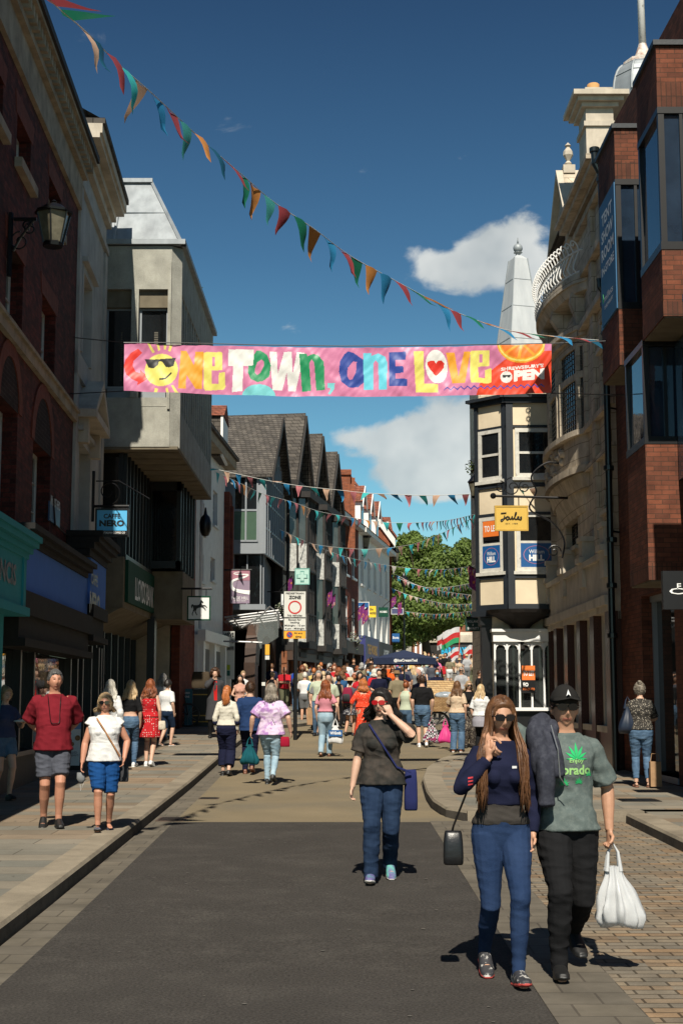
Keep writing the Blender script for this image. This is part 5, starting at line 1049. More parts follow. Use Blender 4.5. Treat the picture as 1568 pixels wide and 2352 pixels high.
bow(mb, F8, s0o - .25, s1o + .2, BW + .1, zbal - .38, zbal - .2, BW + .22); bow(mb, F8, s0o - .3, s1o + .25, BW + .27, zbal - .2, zbal - .06); bow(mb, F8, s0o - .3, s1o + .25, BW + .2, zbal - .06, zbal + .02)
mb.build('oriel', m_stone, B8)
mb = MB()   # oriel piers between lights, and the consoles
for t in (.0, .07, .32, .38, .62, .68, .93, .99):
 s_ = s0o + (s1o - s0o) * t; o_ = BW * max(.02, math.sin(math.pi * min(max(t, .01), .99))) ** .55; F8.box(mb, s_ - .09, s_ + .09, zwb_ - .05, zs2 + .05, o_ - .35, o_ + .015)
each(mb, 'oriel_mullion', m_stone, B8)
mb = MB()
for t in (.06, .34, .64, .93):
 s_ = s0o + (s1o - s0o) * t; k_ = math.sin(math.pi * min(max(t, .02), .98)) ** .55; z = zbal - .35
 prof = [(0, z), (k_ * BW + .12, z), (k_ * BW + .14, z - .2), (k_ * BW * .6 + .1, z - .5), (k_ * BW * .75 + .05, z - .75), (k_ * BW * .35 + .05, z - 1.05), (0, z - 1.15)]
 mb.prism([(a, b) for a, b in prof], F8.A + F8.u * (s_ - .13), F8.n, (0, 0, 1), F8.u, .26)
each(mb, 'scroll_console', m_stone, B8)
g = MB(); bow(g, F8, s0o + .05, s1o - .05, BW - .06, zwb_ - .1, zwt + .1); bow(g, F8, s0o + .05, s1o - .05, BW - .06, zs3 - .1, zs2 + .1); W = g.build('oriel_window', m_leaded, B8)
ld = MB()
for i in range(33):
 t = (i + .5) / 33; k_ = math.sin(math.pi * t) ** .55; s_ = s0o + .05 + (s1o - s0o - .1) * t; F8.box(ld, s_ - .008, s_ + .008, zwb_, zs2, (BW - .06) * k_ - .01, (BW - .06) * k_ + .012)
ld.build('window_leading', m_blackm, W)
ld = MB()
for i in range(16):
 z = zwb_ + (zs2 - zwb_) * (i + .3) / 16
 pts = [F8.w(s0o + .05 + (s1o - s0o - .1) * j / 18, z, (BW - .045) * math.sin(math.pi * j / 18) ** .55) for j in range(19)]; ld.tube(pts, .008, 4)
ld.build('window_leading', m_blackm, W)
cv = MB(); rnd = random.Random(4)
for i in range(46):
 t = .25 + .72 * rnd.random(); k_ = math.sin(math.pi * t) ** .55; s_ = s0o + (s1o - s0o) * t; z = zwb_ - .2 - .55 * rnd.random(); cv.ell(F8.w(s_, z, BW * k_ + .02), (.05 + .05 * rnd.random(), .06, .05 + .06 * rnd.random()), 8)
each(cv, 'carving', m_stone, B8, smooth=True)
BL = MB(); n = 26; zr_ = zbal + .02
for i in range(n + 1):
 t = .03 + .94 * i / n; k_ = math.sin(math.pi * t) ** .55; s_ = s0o - .2 + (s1o - s0o + .35) * t; ob = (BW + .2) * k_
 q = lambda o, z: F8.w(s_, zr_ + z, o)
 pts = spl([q(ob, 0), q(ob + .09, .12), q(ob + .03, .34), q(ob - .03, .52), q(ob + .03, .68), q(ob + .12, .73), q(ob + .14, .65), q(ob + .08, .62), q(ob + .08, .67)], 4)
 BL.tube(pts, .016, 6)
for z in (.03, .5):
 BL.tube([F8.w(s0o - .2 + (s1o - s0o + .35) * (j / 24), zr_ + z, max(.02, (BW + (.2 if z < .1 else .2)) * math.sin(math.pi * min(max(j / 24, .01), .99)) ** .55)) for j in range(25)], .022, 6)
BL.build('balcony_railing', m_brightw, B8)
mb = MB()
for dz, oo, hh in [(-.35, .12, .14), (-.2, .2, .12), (-.08, .36, .12), (.04, .46, .1)]: F8.box(mb, -.05, sC - 1.4, zc_ + dz, zc_ + dz + hh, -.3, oo)
F8.box(mb, 0, F8.L, zbal - .1, zbal + .05, 0, .14); F8.box(mb, 0, F8.L, zband - .02, zband + .13, 0, .16); F8.box(mb, 0, s0o, zwb_ - .14, zwb_ - .02, 0, .12); F8.box(mb, 0, F8.L, zlo + .2, zlo + .3, 0, .1)
F8.box(mb, .05, .45, zf1, zc_ - .35, 0, .1); F8.box(mb, 1.75, 2.1, zf1, zc_ - .35, 0, .1); F8.box(mb, F8.L - .5, F8.L - .02, zf1, zc_ - .35, 0, .12)
mb.build('cornice', m_stone, B8)
gb = MB(); gw0, gw1 = sC - 1.6, sC + 2.3; zg = zc_ - .25
gb.prism([(gw0, zg), (gw1, zg - .35), (gw1, zg), (sC + .15, zap), (sC - .15, zap)], F8.A + F8.n * .05, F8.u, (0, 0, 1), -F8.n, .5); gb.build('gable', m_stone, B8)
cp_ = MB(); sl = lambda e0, z0, e1, z1: cp_.hexa([F8.w(e0, z0, -.5), F8.w(e0, z0, .2), F8.w(e1, z1, .2), F8.w(e1, z1, -.5), F8.w(e0, z0 + .16, -.5), F8.w(e0, z0 + .16, .2), F8.w(e1, z1 + .16, .2), F8.w(e1, z1 + .16, -.5)])
sl(gw0, zg, sC, zap); sl(gw1 + .1, zg - .1, sC, zap); cp_.mi = 0; cp_.build('gable_coping', m_stonep, B8)
fi = MB(); c = F8.w(sC, zap + .1, -.1); fi.box(c.x - .14, c.x + .14, c.y - .14, c.y + .14, c.z - .05, c.z + .15); fi.lathe([(.05, .15), (.09, .22), (.04, .28), (.12, .42), (.11, .52), (.04, .62), (.08, .66), (.01, .74)], c, 8); fi.build('finial', m_stonep, B8)
for ss, zz in ((gw0 + .05, zg + .1), (gw1 + .05, zg - .25)):
 fi = MB(); c = F8.w(ss, zz, .05); fi.box(c.x - .17, c.x + .17, c.y - .17, c.y + .17, c.z - .1, c.z + .18); fi.lathe([(.14, .18), (.07, .28), (.08, .36)], c, 10); fi.ball(c + V((0, 0, .52)), .19, 12); fi.build('ball_finial', m_stonep, B8)
mb = MB(); mb.quad(F8.w(0, zc_ + .1, .4), F8.w(F8.L, zc_ + .1, .3), F8.w(F8.L, zc_ + 1.9, -4), F8.w(0, zc_ + 1.9, -4)); mb.build('roof', m_slate, B8)
ch = MB(); yc = 29.8
a = P(1348, 430, yc); b = P(1407, 248, yc); zt_ = b.z; ch.box(a.x, b.x, yc, yc + .9, zc_ - .5, zt_)
for dz, e in [(-.42, .05), (0, .1), (.1, .2), (.2, .3)]: ch.box(a.x - e, b.x + e, yc - e, yc + .9 + e, zt_ + dz, zt_ + dz + .11)
ch.box(a.x, b.x, yc, yc + .9, zt_ + .31, zt_ + .48); ch.build('chimney', m_stonep, B8)
p = MB(); p.lathe([(.13, 0), (.15, .05), (.13, .1), (.14, .24), (.12, .26)], ((a.x + b.x) / 2 - .05, yc + .4, zt_ + .46), 14); p.build('chimney_pot', mat('clay_pot', (.55, .30, .12), .8, .1, 5), B8, smooth=True)
dm = thing('lead_dome', P(1480, 228, 34), 'grey lead dome with rusty base and white flagpole rising behind the brick boxes, top right', 'dome')
c = P(1478, 228, 34); zt_ = P(1478, 154, 34).z - c.z; mb = MB(); r = (P(1478, 0, 34).x - P(1404, 0, 34).x)
prof = [(r * 1.02, -3.4), (r * 1.02, -.25), (r, 0)] + [(r * math.cos(t * .30 * math.pi), zt_ * math.sin(t * math.pi / 2)) for t in [i / 7 for i in range(1, 8)]] + [(r * .45, zt_ + .08), (0.05, zt_ + .1)]
mb.lathe(prof, c, 8, a0=R(12), a1=R(372)); mb.build('dome_shell', m_lead, dm)
mb = MB()
for j in range(8):
 q = R(12) + 2 * math.pi * j / 8
 mb.tube([c + V((rr * math.cos(q), rr * math.sin(q), z)) for rr, z in prof[2:10]], .03, 6)
for rr, z in (prof[5], prof[8]): mb.tube([c + V((rr * 1.005 * math.cos(R(12) + 2 * math.pi * j / 8), rr * 1.005 * math.sin(R(12) + 2 * math.pi * j / 8), z)) for j in range(9)], .015, 5)
mb.build('lead_rolls', m_lead, dm)
mb = MB(); mb.lathe([(r * .62, zt_ - .0), (r * .6, zt_ + .12), (.32, zt_ + .16)], c, 8); mb.lathe([(.25, zt_ + .12), (.11, zt_ + .55), (.1, zt_ + .6)], c, 10); mb.build('rusty_socket', mat('rusty_white_metal', (.62, .58, .52), .7, .2, 4, col2=(.28, .08, .02), vs2=6), dm)
mb = MB(); mb.tube([c + V((0, 0, zt_ + .5)), c + V((-.02, 0, zt_ + 2.5)), c + V((-.1, 0, zt_ + 5))], [.095, .085, .06], 10); mb.build('flagpole', mat('flaking_white_pole', (.66, .66, .64), .6, .1, 8, col2=(.3, .28, .25), vs2=5, p0=.56), dm, smooth=True)
mb = MB(); F8.box(mb, 0, F8.L, zf0, zf1 - .12, 0, .2); F8.box(mb, -.02, F8.L, zf1 - .12, zf1, 0, .28); F8.box(mb, -.02, F8.L, zf0 - .08, zf0 + .1, 0, .3); F8.box(mb, 0, F8.L, zf0 - .2, zf0 - .08, 0, .24)
for s_ in (.15, 2.7, 5.4, 8.1): F8.box(mb, s_, s_ + .45, zf0 + .45, zf1 + .0, .18, .27); F8.box(mb, s_ - .06, s_ + .5, zf1, zf1 + .12, .05, .34); F8.box(mb, s_, s_ + .45, zf1 + .12, zf1 + .45, .0, .26); F8.box(mb, s_ - .06, s_ + .5, zf1 + .45, zf1 + .55, -.02, .3)
mb.build('stone_fascia', m_stonep, B8)
mb = MB()
for s_ in (.0, 1.75, 3.5, 5.3, 7.0, 8.35): F8.box(mb, s_, s_ + .45, .2, zf0 - .2, -.1, .22)
F8.box(mb, 0, F8.L, .2, 1.05, -.2, .16); each(mb, 'granite_pier', m_granite, B8)
mb = MB(); F8.box(mb, 0, F8.L, 1.05, zf0 - .2, -.12, -.08); W = mb.build('shop_window', MATS['mirror_shop_glass'], B8)
mb = MB()
for s_ in (.45, 1.6, 2.2, 3.35, 3.95, 5.15, 5.75, 6.85, 7.45, 8.2): F8.box(mb, s_, s_ + .14, 1.05, zf0 - .2, -.08, .06)
F8.box(mb, 0, F8.L, zf0 - .35, zf0 - .2, -.08, .05); F8.box(mb, 0, F8.L, 1.0, 1.12, -.08, .2); mb.build('frame', m_stonep, W)
mb = MB(); sE = -.02; F8.box(mb, -.42, -.03, ZP(27), zc_ - .6, -.3, -.02); mb.build('party_wall', mat('stained_pale_render', (.42, .38, .31), .9, .2, 5, col2=(.05, .045, .04), vs2=7, p0=.56, p1=.6), B8)
DP = thing('drainpipe', F8.w(.25, ZP(27), .3), 'long black cast iron drainpipe with collars running down the stone building beside the brick one', 'drainpipe')
yb = 26.4; pts = [P(1364, 345, yb), P(1366, 375, yb), P(1378, 398, yb), P(1379, 420, yb), P(1386, 640, yb), P(1396, 1050, yb), P(1404, 1400, yb)]; g_ = P(1412, 1690, yb); g_.z = ZP(26.4); pts.append(g_)
mb = MB(); mb.tube(pts, [.075, .075, .07, .062, .062, .062, .062, .062], 12)
for p in (pts[0], P(1370, 372, yb), P(1380, 413, yb), P(1387, 655, yb), P(1389, 700, yb), P(1391, 765, yb), P(1393, 860, yb), P(1397, 1075, yb), P(1404, 1240, yb), P(1404, 1345, yb), P(1406, 1460, yb)):
 mb.lathe([(.085, -.05), (.1, -.04), (.1, .04), (.085, .05)], p, 12)
for p in (P(1392, 935, yb), P(1400, 1220, yb)): mb.tube([p, p + V((.3, .25, 0))], .02, 5)
mb.tube([P(1384, 690, yb), P(1383, 670, yb), P(1376, 660, yb), P(1374, 640, yb)], .05, 8)
mb.build('pipe', mat('glossy_blackgreen_paint', (.008, .013, .014), .3, .3, 8), DP, smooth=False)
# ---- R3 cream and black bay building
B9_ = thing('bay_fronted_building', (4.2, 36, .45), 'cream rendered building with blue black timber frame, angled bay and sash windows', 'building')
F3a = Fac((3.41, 35.7), (4.1, 35), 'L'); F3b = Fac((4.1, 35), (5.4, 35), 'L'); La, Lb = F3a.L, F3b.L
yb3 = lambda y: F3b.q(1166, y)[1]
rows = [910, 926, 977, 982, 1100, 1112, 1118, 1176, 1183, 1312, 1322, 1328, 1387, 1401]; Z = [yb3(y) for y in rows]
wa = [(.11, La - .11, Z[4], Z[3]), (.11, La - .11, Z[9], Z[8])]; wb = [(.22, Lb - .1, Z[4] + .04, Z[3] - .02), (.22, Lb - .1, Z[9], Z[8] + .05)]
mb = MB()
for F_, L_, ops_ in ((F3a, La, wa), (F3b, Lb, wb)): F_.wall(mb, 0.05, L_ - .05, Z[13] + .1, Z[0], ops_, .2)
mb.build('wall', m_creamp, B9_)
mb = MB(); mb.prism([(3.62, 35.9), (4.2, 35.25), (6.8, 35.25), (6.8, 46), (5.4, 46)], (0, 0, Z[13]), (1, 0, 0), (0, 1, 0), (0, 0, 1), Z[0] - Z[13]); mb.build('body', m_dark, B9_)
mb = MB(); mb.prism([(3.45, 35.8), (5.2, 46), (5.4, 46), (3.65, 35.8)], (0, 0, Z[13]), (1, 0, 0), (0, 1, 0), (0, 0, 1), Z[0] - Z[13]); mb.build('side_wall', m_creamp, B9_)
mb = MB()
for F_, L_, e in ((F3a, La, 0), (F3b, Lb, .12)):
 for (z0, z1) in ((Z[2] - .02, Z[2] + .0), (Z[3], Z[2]), (Z[6], Z[5] + .04), (Z[8] , Z[7]), (Z[11], Z[10] + .03), (Z[13], Z[12])): F_.box(mb, 0, L_, min(z0, z1), max(z0, z1), -.02, .045)
 F_.box(mb, 0, .10 + e * .6, Z[13], Z[1], -.02, .06); F_.box(mb, L_ - .10, L_, Z[13], Z[1], -.02, .058)
 F_.box(mb, -.1, L_ + .06, Z[1], Z[1] + .12, -.1, .1); F_.box(mb, -.16, L_ + .1, Z[1] + .12, Z[0] + .02, -.1, .2); F_.box(mb, -.1, L_ + .06, Z[13] - .14, Z[13], -.1, .12)
mb.build('timber_frame', m_bpaint, B9_)
m_whb = mat('worn_white_sash', (.6, .58, .52), .6, .15, 8, col2=(.3, .27, .22), vs2=9, p0=.6)
for F_, L_, ops_ in ((F3a, La, wa), (F3b, Lb, wb)):
 for k_, o_ in enumerate(ops_):
  F_.window(B9_, o_, .02, .1, 1, 2, m_whb, m_glass, .08, m_whb, bar=.06)
  if k_ == 1:
   bz1 = o_[2] + (o_[3] - o_[2]) * .5; pn = MB(); F_.box(pn, o_[0] + .1, o_[1] - .1, o_[2] + .09, bz1 - .03, .025, .034); pm = pn.build('window_poster', m_blue, B9_)
   W = o_[1] - o_[0] - .2; cx_ = (o_[0] + o_[1]) / 2; cz_ = (o_[2] + .09 + bz1) / 2; H = bz1 - o_[2] - .12
   rg = MB(); ring = [(cx_ + .42 * W * math.cos(q * math.pi / 16), cz_ + .38 * H * math.sin(q * math.pi / 16)) for q in range(33)]
   for (p0, p1) in zip(ring, ring[1:]):
    d0 = (V((p0[0] - cx_, p0[1] - cz_)) * .94, V((p1[0] - cx_, p1[1] - cz_)) * .94); rg.quad(F_.w(p0[0], p0[1], .038), F_.w(p1[0], p1[1], .038), F_.w(cx_ + d0[1].x, cz_ + d0[1].y, .038), F_.w(cx_ + d0[0].x, cz_ + d0[0].y, .038))
   rg.build('oval_emblem', mat('dull_pink_line', (.35, .15, .25), .5, 0), pm)
   t = MB(); text(t, 'William', F_.w(cx_ - W * .24, cz_ + .05 * H, .038), F_.u, (0, 0, 1), W * .48, H * .16, .0); text(t, 'HILL', F_.w(cx_ - W * .24, cz_ - .25 * H, .038), F_.u, (0, 0, 1), W * .48, H * .25, .06); t.build('lettering', m_txtw, pm)
pn = MB(); F3a.box(pn, La - .75, La - .25, (Z[9] + Z[8]) / 2 + .1, Z[8] - .1, .022, .03); pb = pn.build('window_poster', m_black, B9_); pn = MB(); F3a.box(pn, La - .75, La - .25, Z[8] - .5, Z[8] - .1, .031, .035); pn.build('orange_panel', mat('agent_orange', (.75, .18, .03), .5, 0), pb)
t = MB(); zz = (Z[9] + Z[8]) / 2; text(t, 'TO LET', F3a.w(La - .7, Z[8] - .38, .037), F3a.u, (0, 0, 1), .4, .16, .03); text(t, 'EO', F3a.w(La - .7, zz + .52, .034), F3a.u, (0, 0, 1), .2, .14, .04); t.build('lettering', m_txtw, pb)
t = MB(); text(t, '0151 236 6700', F3a.w(La - .72, zz + .2, .034), F3a.u, (0, 0, 1), .44, .1, .02); t.build('lettering', MATS['agent_orange'], pb)
mb = MB(); mb.box(3.75, 5.6, 35.5, 36.2, .4, Z[13]); mb.build('lower_wall', m_creamp, B9_)
mb = MB(); c = V((4.42, 35.25, Z[13])); mb.lathe([(.07, -1.0), (.11, -.95), (.10, -.7), (.14, -.55), (.3, -.35), (.62, -.16), (.8, -.08), (.85, 0)], c, 16); mb.box(3.9, 5.5, 35.05, 35.5, Z[13] - .2, Z[13] - .02); mb.build('console_bracket', m_timber, B9_)
mb = MB(); mb.box(3.5, 3.78, 35.6, 36.1, .45, Z[13]); mb.box(3.46, 3.82, 35.55, 36.15, Z[13] - .35, Z[13] - .05); mb.build('black_pier', m_black, B9_)
zw1, zw0 = P(1190, 1476, 35.2).z, P(1190, 1625, 35.2).z; xl, xr = P(1133, 1500, 35.2).x, P(1262, 1500, 35.2).x
mb = MB(); mb.box(xl, xr, 35.22, 35.26, zw0, zw1); W = mb.build('arched_shop_window', MATS['mirror_shop_glass'], B9_)
f = MB(); f.box(xl - .02, xr, 35.08, 35.5, zw1 + .02, zw1 + .26); f.box(xl - .06, xr, 35.0, 35.5, zw1 + .26, zw1 + .33); f.box(xl - .05, xr, 35.02, 35.3, zw0 - .08, zw0); n = 5; wv = (xr - xl) / 4.6
for i in range(n + 1):
 x = xl + wv * i
 if x < xr: f.box(x, x + .045, 35.14, 35.22, zw0, zw1)
 if i < n and x + wv < xr + .3:
  cx_ = x + wv / 2 + .02; rr = wv / 2 - .02; pts = [(cx_ + rr * math.cos(math.pi * j / 10), 35.18, zw1 - rr - .04 + rr * math.sin(math.pi * j / 10)) for j in range(11)]; f.tube(pts, .024, 6)
  for j in range(10):
   a_, b_ = pts[j], pts[j + 1]; f.quad(a_, b_, (b_[0], 35.18, zw1 + .02), (a_[0], 35.18, zw1 + .02))
f.build('frame', m_brightw, W)
mb = MB(); mb.box(xl, xr + .3, 35.15, 35.5, .4, zw0 - .08); mb.build('stall_riser', m_black, B9_)
lb = thing('to_let_board', P(1210, 1600, 35.1), 'orange and black letting agent board inside the arched white shop window', 'sign')
a = P(1198, 1592, 35.1); b = P(1227, 1529, 35.1); m_ = P(0, 1562, 35.1).z; mb = MB(); mb.box(a.x, b.x, 35.06, 35.1, m_, b.z); mb.build('orange_panel', MATS['agent_orange'], lb); mb = MB(); mb.box(a.x, b.x, 35.06, 35.1, a.z, m_); mb.build('black_panel', m_black, lb); W = b.x - a.x
t = MB(); text(t, 'TO LET', (a.x + W * .08, 35.055, m_ + .1), (1, 0, 0), (0, 0, 1), W * .84, .13, .04); text(t, 'EO', (a.x + W * .08, 35.055, m_ - .16), (1, 0, 0), (0, 0, 1), W * .4, .1, .05); t.build('lettering', m_txtw, lb); t = MB(); text(t, '0151 236 6700', (a.x + W * .05, 35.055, a.z + .07), (1, 0, 0), (0, 0, 1), W * .9, .06, .02); t.build('lettering', MATS['agent_orange'], lb)
SP = thing('lead_spire', P(1190, 900, 60), 'slender pale lead covered spire with ball and rod behind the cream building', 'spire')
yS = 60; c = P(1188, 700, yS); zb = P(0, 850, yS).z; zt_ = P(0, 597, yS).z; wb_ = P(1234, 800, yS).x - P(1188, 800, yS).x; wt = .36; cx_ = P(1189, 600, yS).x
def spt(z): return wt + (wb_ + .15 - wt) * (zt_ - z) / (zt_ - zb)
mb = MB(); mb.lathe([(spt(zb) * 1.2, zb), (wt * 1.2, zt_), (.05, zt_ + .25)], (cx_, yS, 0), 4, a0=R(62), a1=R(422)); mb.build('spire_cladding', mat('pale_lead', (.5, .52, .53), .6, .15, 3, kind='metal', col2=(.38, .4, .42)), SP)
mb = MB()
for j in range(4):
 q = R(62 + 90 * j); mb.tube([(cx_ + 1.2 * spt(zb) * math.cos(q), yS + 1.2 * spt(zb) * math.sin(q), zb), (cx_ + 1.2 * wt * math.cos(q), yS + 1.2 * wt * math.sin(q), zt_)], .035, 5)
for f_ in (.25, .55, .8):
 z = zb + (zt_ - zb) * f_; mb.tube([(cx_ + 1.205 * spt(z) * math.cos(R(62 + 90 * j)), yS + 1.205 * spt(z) * math.sin(R(62 + 90 * j)), z) for j in range(5)], .02, 4)
mb.build('lead_rolls', m_lead, SP)
mb = MB(); mb.lathe([(.12, zt_ + .1), (.1, zt_ + .3), (.2, zt_ + .32)], (cx_, yS, 0), 10); mb.ball((cx_, yS, zt_ + .52), .21, 14); mb.tube([(cx_, yS, zt_ + .7), (cx_, yS, P(0, 546, yS).z)], [.05, .02], 6); mb.build('ball_and_rod', m_lead, SP, smooth=True)
mb = MB(); mb.box(cx_ - 2, cx_ + 2, yS - 2, yS + 2, 1.2, zb + .1); mb.build('tower', m_stone, SP)
# ===== banner
YBN = 25.0
def tA(p): return (268.0 + p[0] * .3263, 773.6 + p[1] * .3263)
def tB(p): return (755.4 + p[0] * .3341, 773.6 + p[1] * .3341)
pal = {'pink': (.62, .20, .36), 'red': (.72, .035, .02), 'yel': (.78, .70, .16), 'org': (.82, .36, .025), 'blk': (.02, .02, .022), 'wht': (.8, .8, .77), 'grn': (.01, .27, .10), 'tea': (.20, .62, .66), 'blu': (.025, .06, .32), 'cya': (.13, .58, .72), 'dor': (.85, .20, .02), 'scar': (.76, .06, .02), 'nav': (.05, .06, .36)}
def ell(cx, cy, rx, ry, rot=0, n=28): return [(cx + rx * math.cos(2 * math.pi * i / n) * math.cos(rot) - ry * math.sin(2 * math.pi * i / n) * math.sin(rot), cy + rx * math.cos(2 * math.pi * i / n) * math.sin(rot) + ry * math.sin(2 * math.pi * i / n) * math.cos(rot)) for i in range(n)]
SH = []
def sA(c, pts): SH.append((c, [tA(p) for p in pts]))
def sB(c, pts): SH.append((c, [tB(p) for p in pts]))
sB('scar', [(1005, 420), (1030, 330), (1080, 260), (1150, 200), (1210, 155), (1400, 130), (1480, 98), (1560, 90), (1560, 420)])
sA('red', [(150, 82), (180, 110), (120, 165), (112, 200), (135, 245), (165, 255), (168, 232), (233, 288), (145, 342), (150, 318), (110, 300), (68, 265), (52, 210), (62, 165), (100, 112)])
for r_ in ([(216, 48), (235, 48), (268, 105), (250, 110)], [(281, 50), (298, 50), (306, 92), (291, 95)], [(331, 52), (350, 52), (347, 88), (332, 87)], [(373, 53), (393, 53), (377, 102), (362, 97)], [(270, 358), (293, 365), (283, 395), (263, 392)], [(344, 362), (360, 360), (370, 398), (352, 398)], [(384, 345), (398, 340), (438, 398), (415, 400)]): sA('yel', r_)
sA('yel', ell(315, 232, 118, 116)); sA('blk', [(197, 155), (250, 156), (418, 147), (412, 165), (402, 205), (370, 215), (345, 210), (322, 175), (305, 168), (295, 172), (290, 195), (262, 218), (225, 215), (208, 180)]); sA('blk', [(300, 292), (340, 288), (385, 248), (389, 258), (345, 300), (303, 304)])
sA('org', [(452, 96), (492, 98), (546, 205), (553, 103), (614, 103), (600, 366), (555, 366), (492, 268), (488, 367), (434, 366)])
sA('yel', [(612, 118), (625, 106), (735, 106), (745, 115), (745, 235), (668, 238), (668, 330), (718, 332), (720, 255), (762, 248), (765, 350), (755, 370), (625, 378), (612, 360)]); sA('pink', [(673, 140), (693, 140), (693, 208), (673, 208)])
sA('wht', [(788, 88), (966, 93), (962, 210), (892, 206), (885, 382), (812, 388), (820, 205), (784, 205)])
sA('grn', [(985, 100), (1015, 100), (1060, 130), (1085, 200), (1075, 280), (1030, 315), (990, 320), (945, 300), (922, 250), (928, 205), (962, 200), (965, 130)]); sA('pink', [(1020, 162), (1037, 175), (1035, 210), (1012, 255), (990, 270), (975, 258), (972, 230), (990, 180)])
sA('wht', [(1076, 104), (1126, 106), (1134, 262), (1178, 108), (1232, 106), (1238, 262), (1268, 108), (1322, 112), (1258, 380), (1208, 378), (1196, 255), (1164, 376), (1098, 376)])
sA('grn', [(1284, 120), (1338, 120), (1340, 138), (1380, 122), (1415, 128), (1458, 178), (1464, 375), (1404, 380), (1390, 185), (1372, 160), (1355, 185), (1368, 382), (1304, 384)])
sA('tea', [(1485, 325), (1535, 325), (1530, 370), (1500, 410), (1486, 402), (1508, 365), (1484, 358)]); sA('tea', ell(1000, 418, 118, 82))
sB('blu', [(130, 100), (165, 110), (240, 160), (240, 310), (200, 345), (140, 350), (85, 310), (68, 240), (75, 170), (105, 120)]); sB('pink', [(165, 168), (190, 172), (185, 240), (160, 290), (140, 295), (125, 270), (128, 215)])
sB('cya', [(236, 112), (290, 112), (292, 130), (340, 112), (385, 135), (400, 175), (396, 366), (342, 366), (338, 180), (320, 160), (304, 180), (304, 366), (238, 364)])
sB('blu', [(412, 108), (528, 104), (526, 160), (456, 162), (455, 205), (508, 205), (510, 250), (456, 255), (455, 292), (534, 292), (534, 342), (412, 342)])
sB('yel', [(580, 102), (648, 102), (654, 322), (748, 322), (748, 382), (596, 386)])
sB('wht', ell(738, 204, 76, 115, -.12)); sB('red', [(734, 268), (695, 225), (677, 198), (676, 175), (700, 162), (722, 165), (734, 182), (750, 163), (775, 163), (792, 180), (788, 210), (765, 240)])
sB('org', [(803, 108), (862, 108), (888, 275), (926, 104), (970, 104), (932, 320), (846, 322)])
sB('yel', [(968, 108), (980, 96), (1100, 94), (1100, 200), (1024, 206), (1026, 280), (1072, 284), (1072, 228), (1114, 214), (1114, 312), (1100, 318), (975, 320), (968, 290)]); sB('scar', [(1040, 240), (1072, 232), (1072, 284), (1030, 284)] if 0 else [(1032, 122), (1052, 122), (1052, 178), (1032, 178)]); SH[-1] = ('pink', SH[-1][1])
sB('org', ell(1320, 40, 170, 140)); sB('yel', ell(1320, 40, 160, 130)); sB('org', ell(1320, 40, 150, 118))
for q0, q1 in ((.12, .85), (1.0, 1.62), (1.78, 2.35), (2.5, 3.05)): sB('dor', [(1320 + 22 * math.cos((q0 + q1) / 2), 40 + 18 * math.sin((q0 + q1) / 2))] + [(1320 + 140 * math.cos(q0 + (q1 - q0) * i / 6), 40 + 108 * math.sin(q0 + (q1 - q0) * i / 6)) for i in range(7)])
sB('pink', [(1480, 45), (1540, 45), (1540, 97), (1478, 99)])
zz = []; x = 788
i = 0
while x < 1495: zz.append((x, 368 - (20 if i % 2 else 0) - (x - 788) * .035)); x += 23; i += 1
sB('nav', [(a, b - 5) for a, b in zz] + [(a, b + 5) for a, b in zz[::-1]])
sB('wht', ell(1218, 274, 41, 40)); sB('blk', [(1190, 262), (1247, 260), (1244, 276), (1228, 280), (1220, 268), (1212, 280), (1196, 280)])
def bt(txt, p0, w_, h_, slope, bold):
 vs, fs, x0, x1, y0, y1 = text_geo(txt, bold)
 for f in fs: SH.append(('wht', [tB((p0[0] + (vs[i][0] - x0) / (x1 - x0) * w_, p0[1] - (vs[i][1] - y0) / (y1 - y0) * h_ + slope * (vs[i][0] - x0) / (x1 - x0))) for i in f]))
bt("SHREWSBURY'S", (1181, 233), 290, 24, -24, .045); bt('PEN', (1268, 305), 208, 74, -14, .07)
import numpy as np
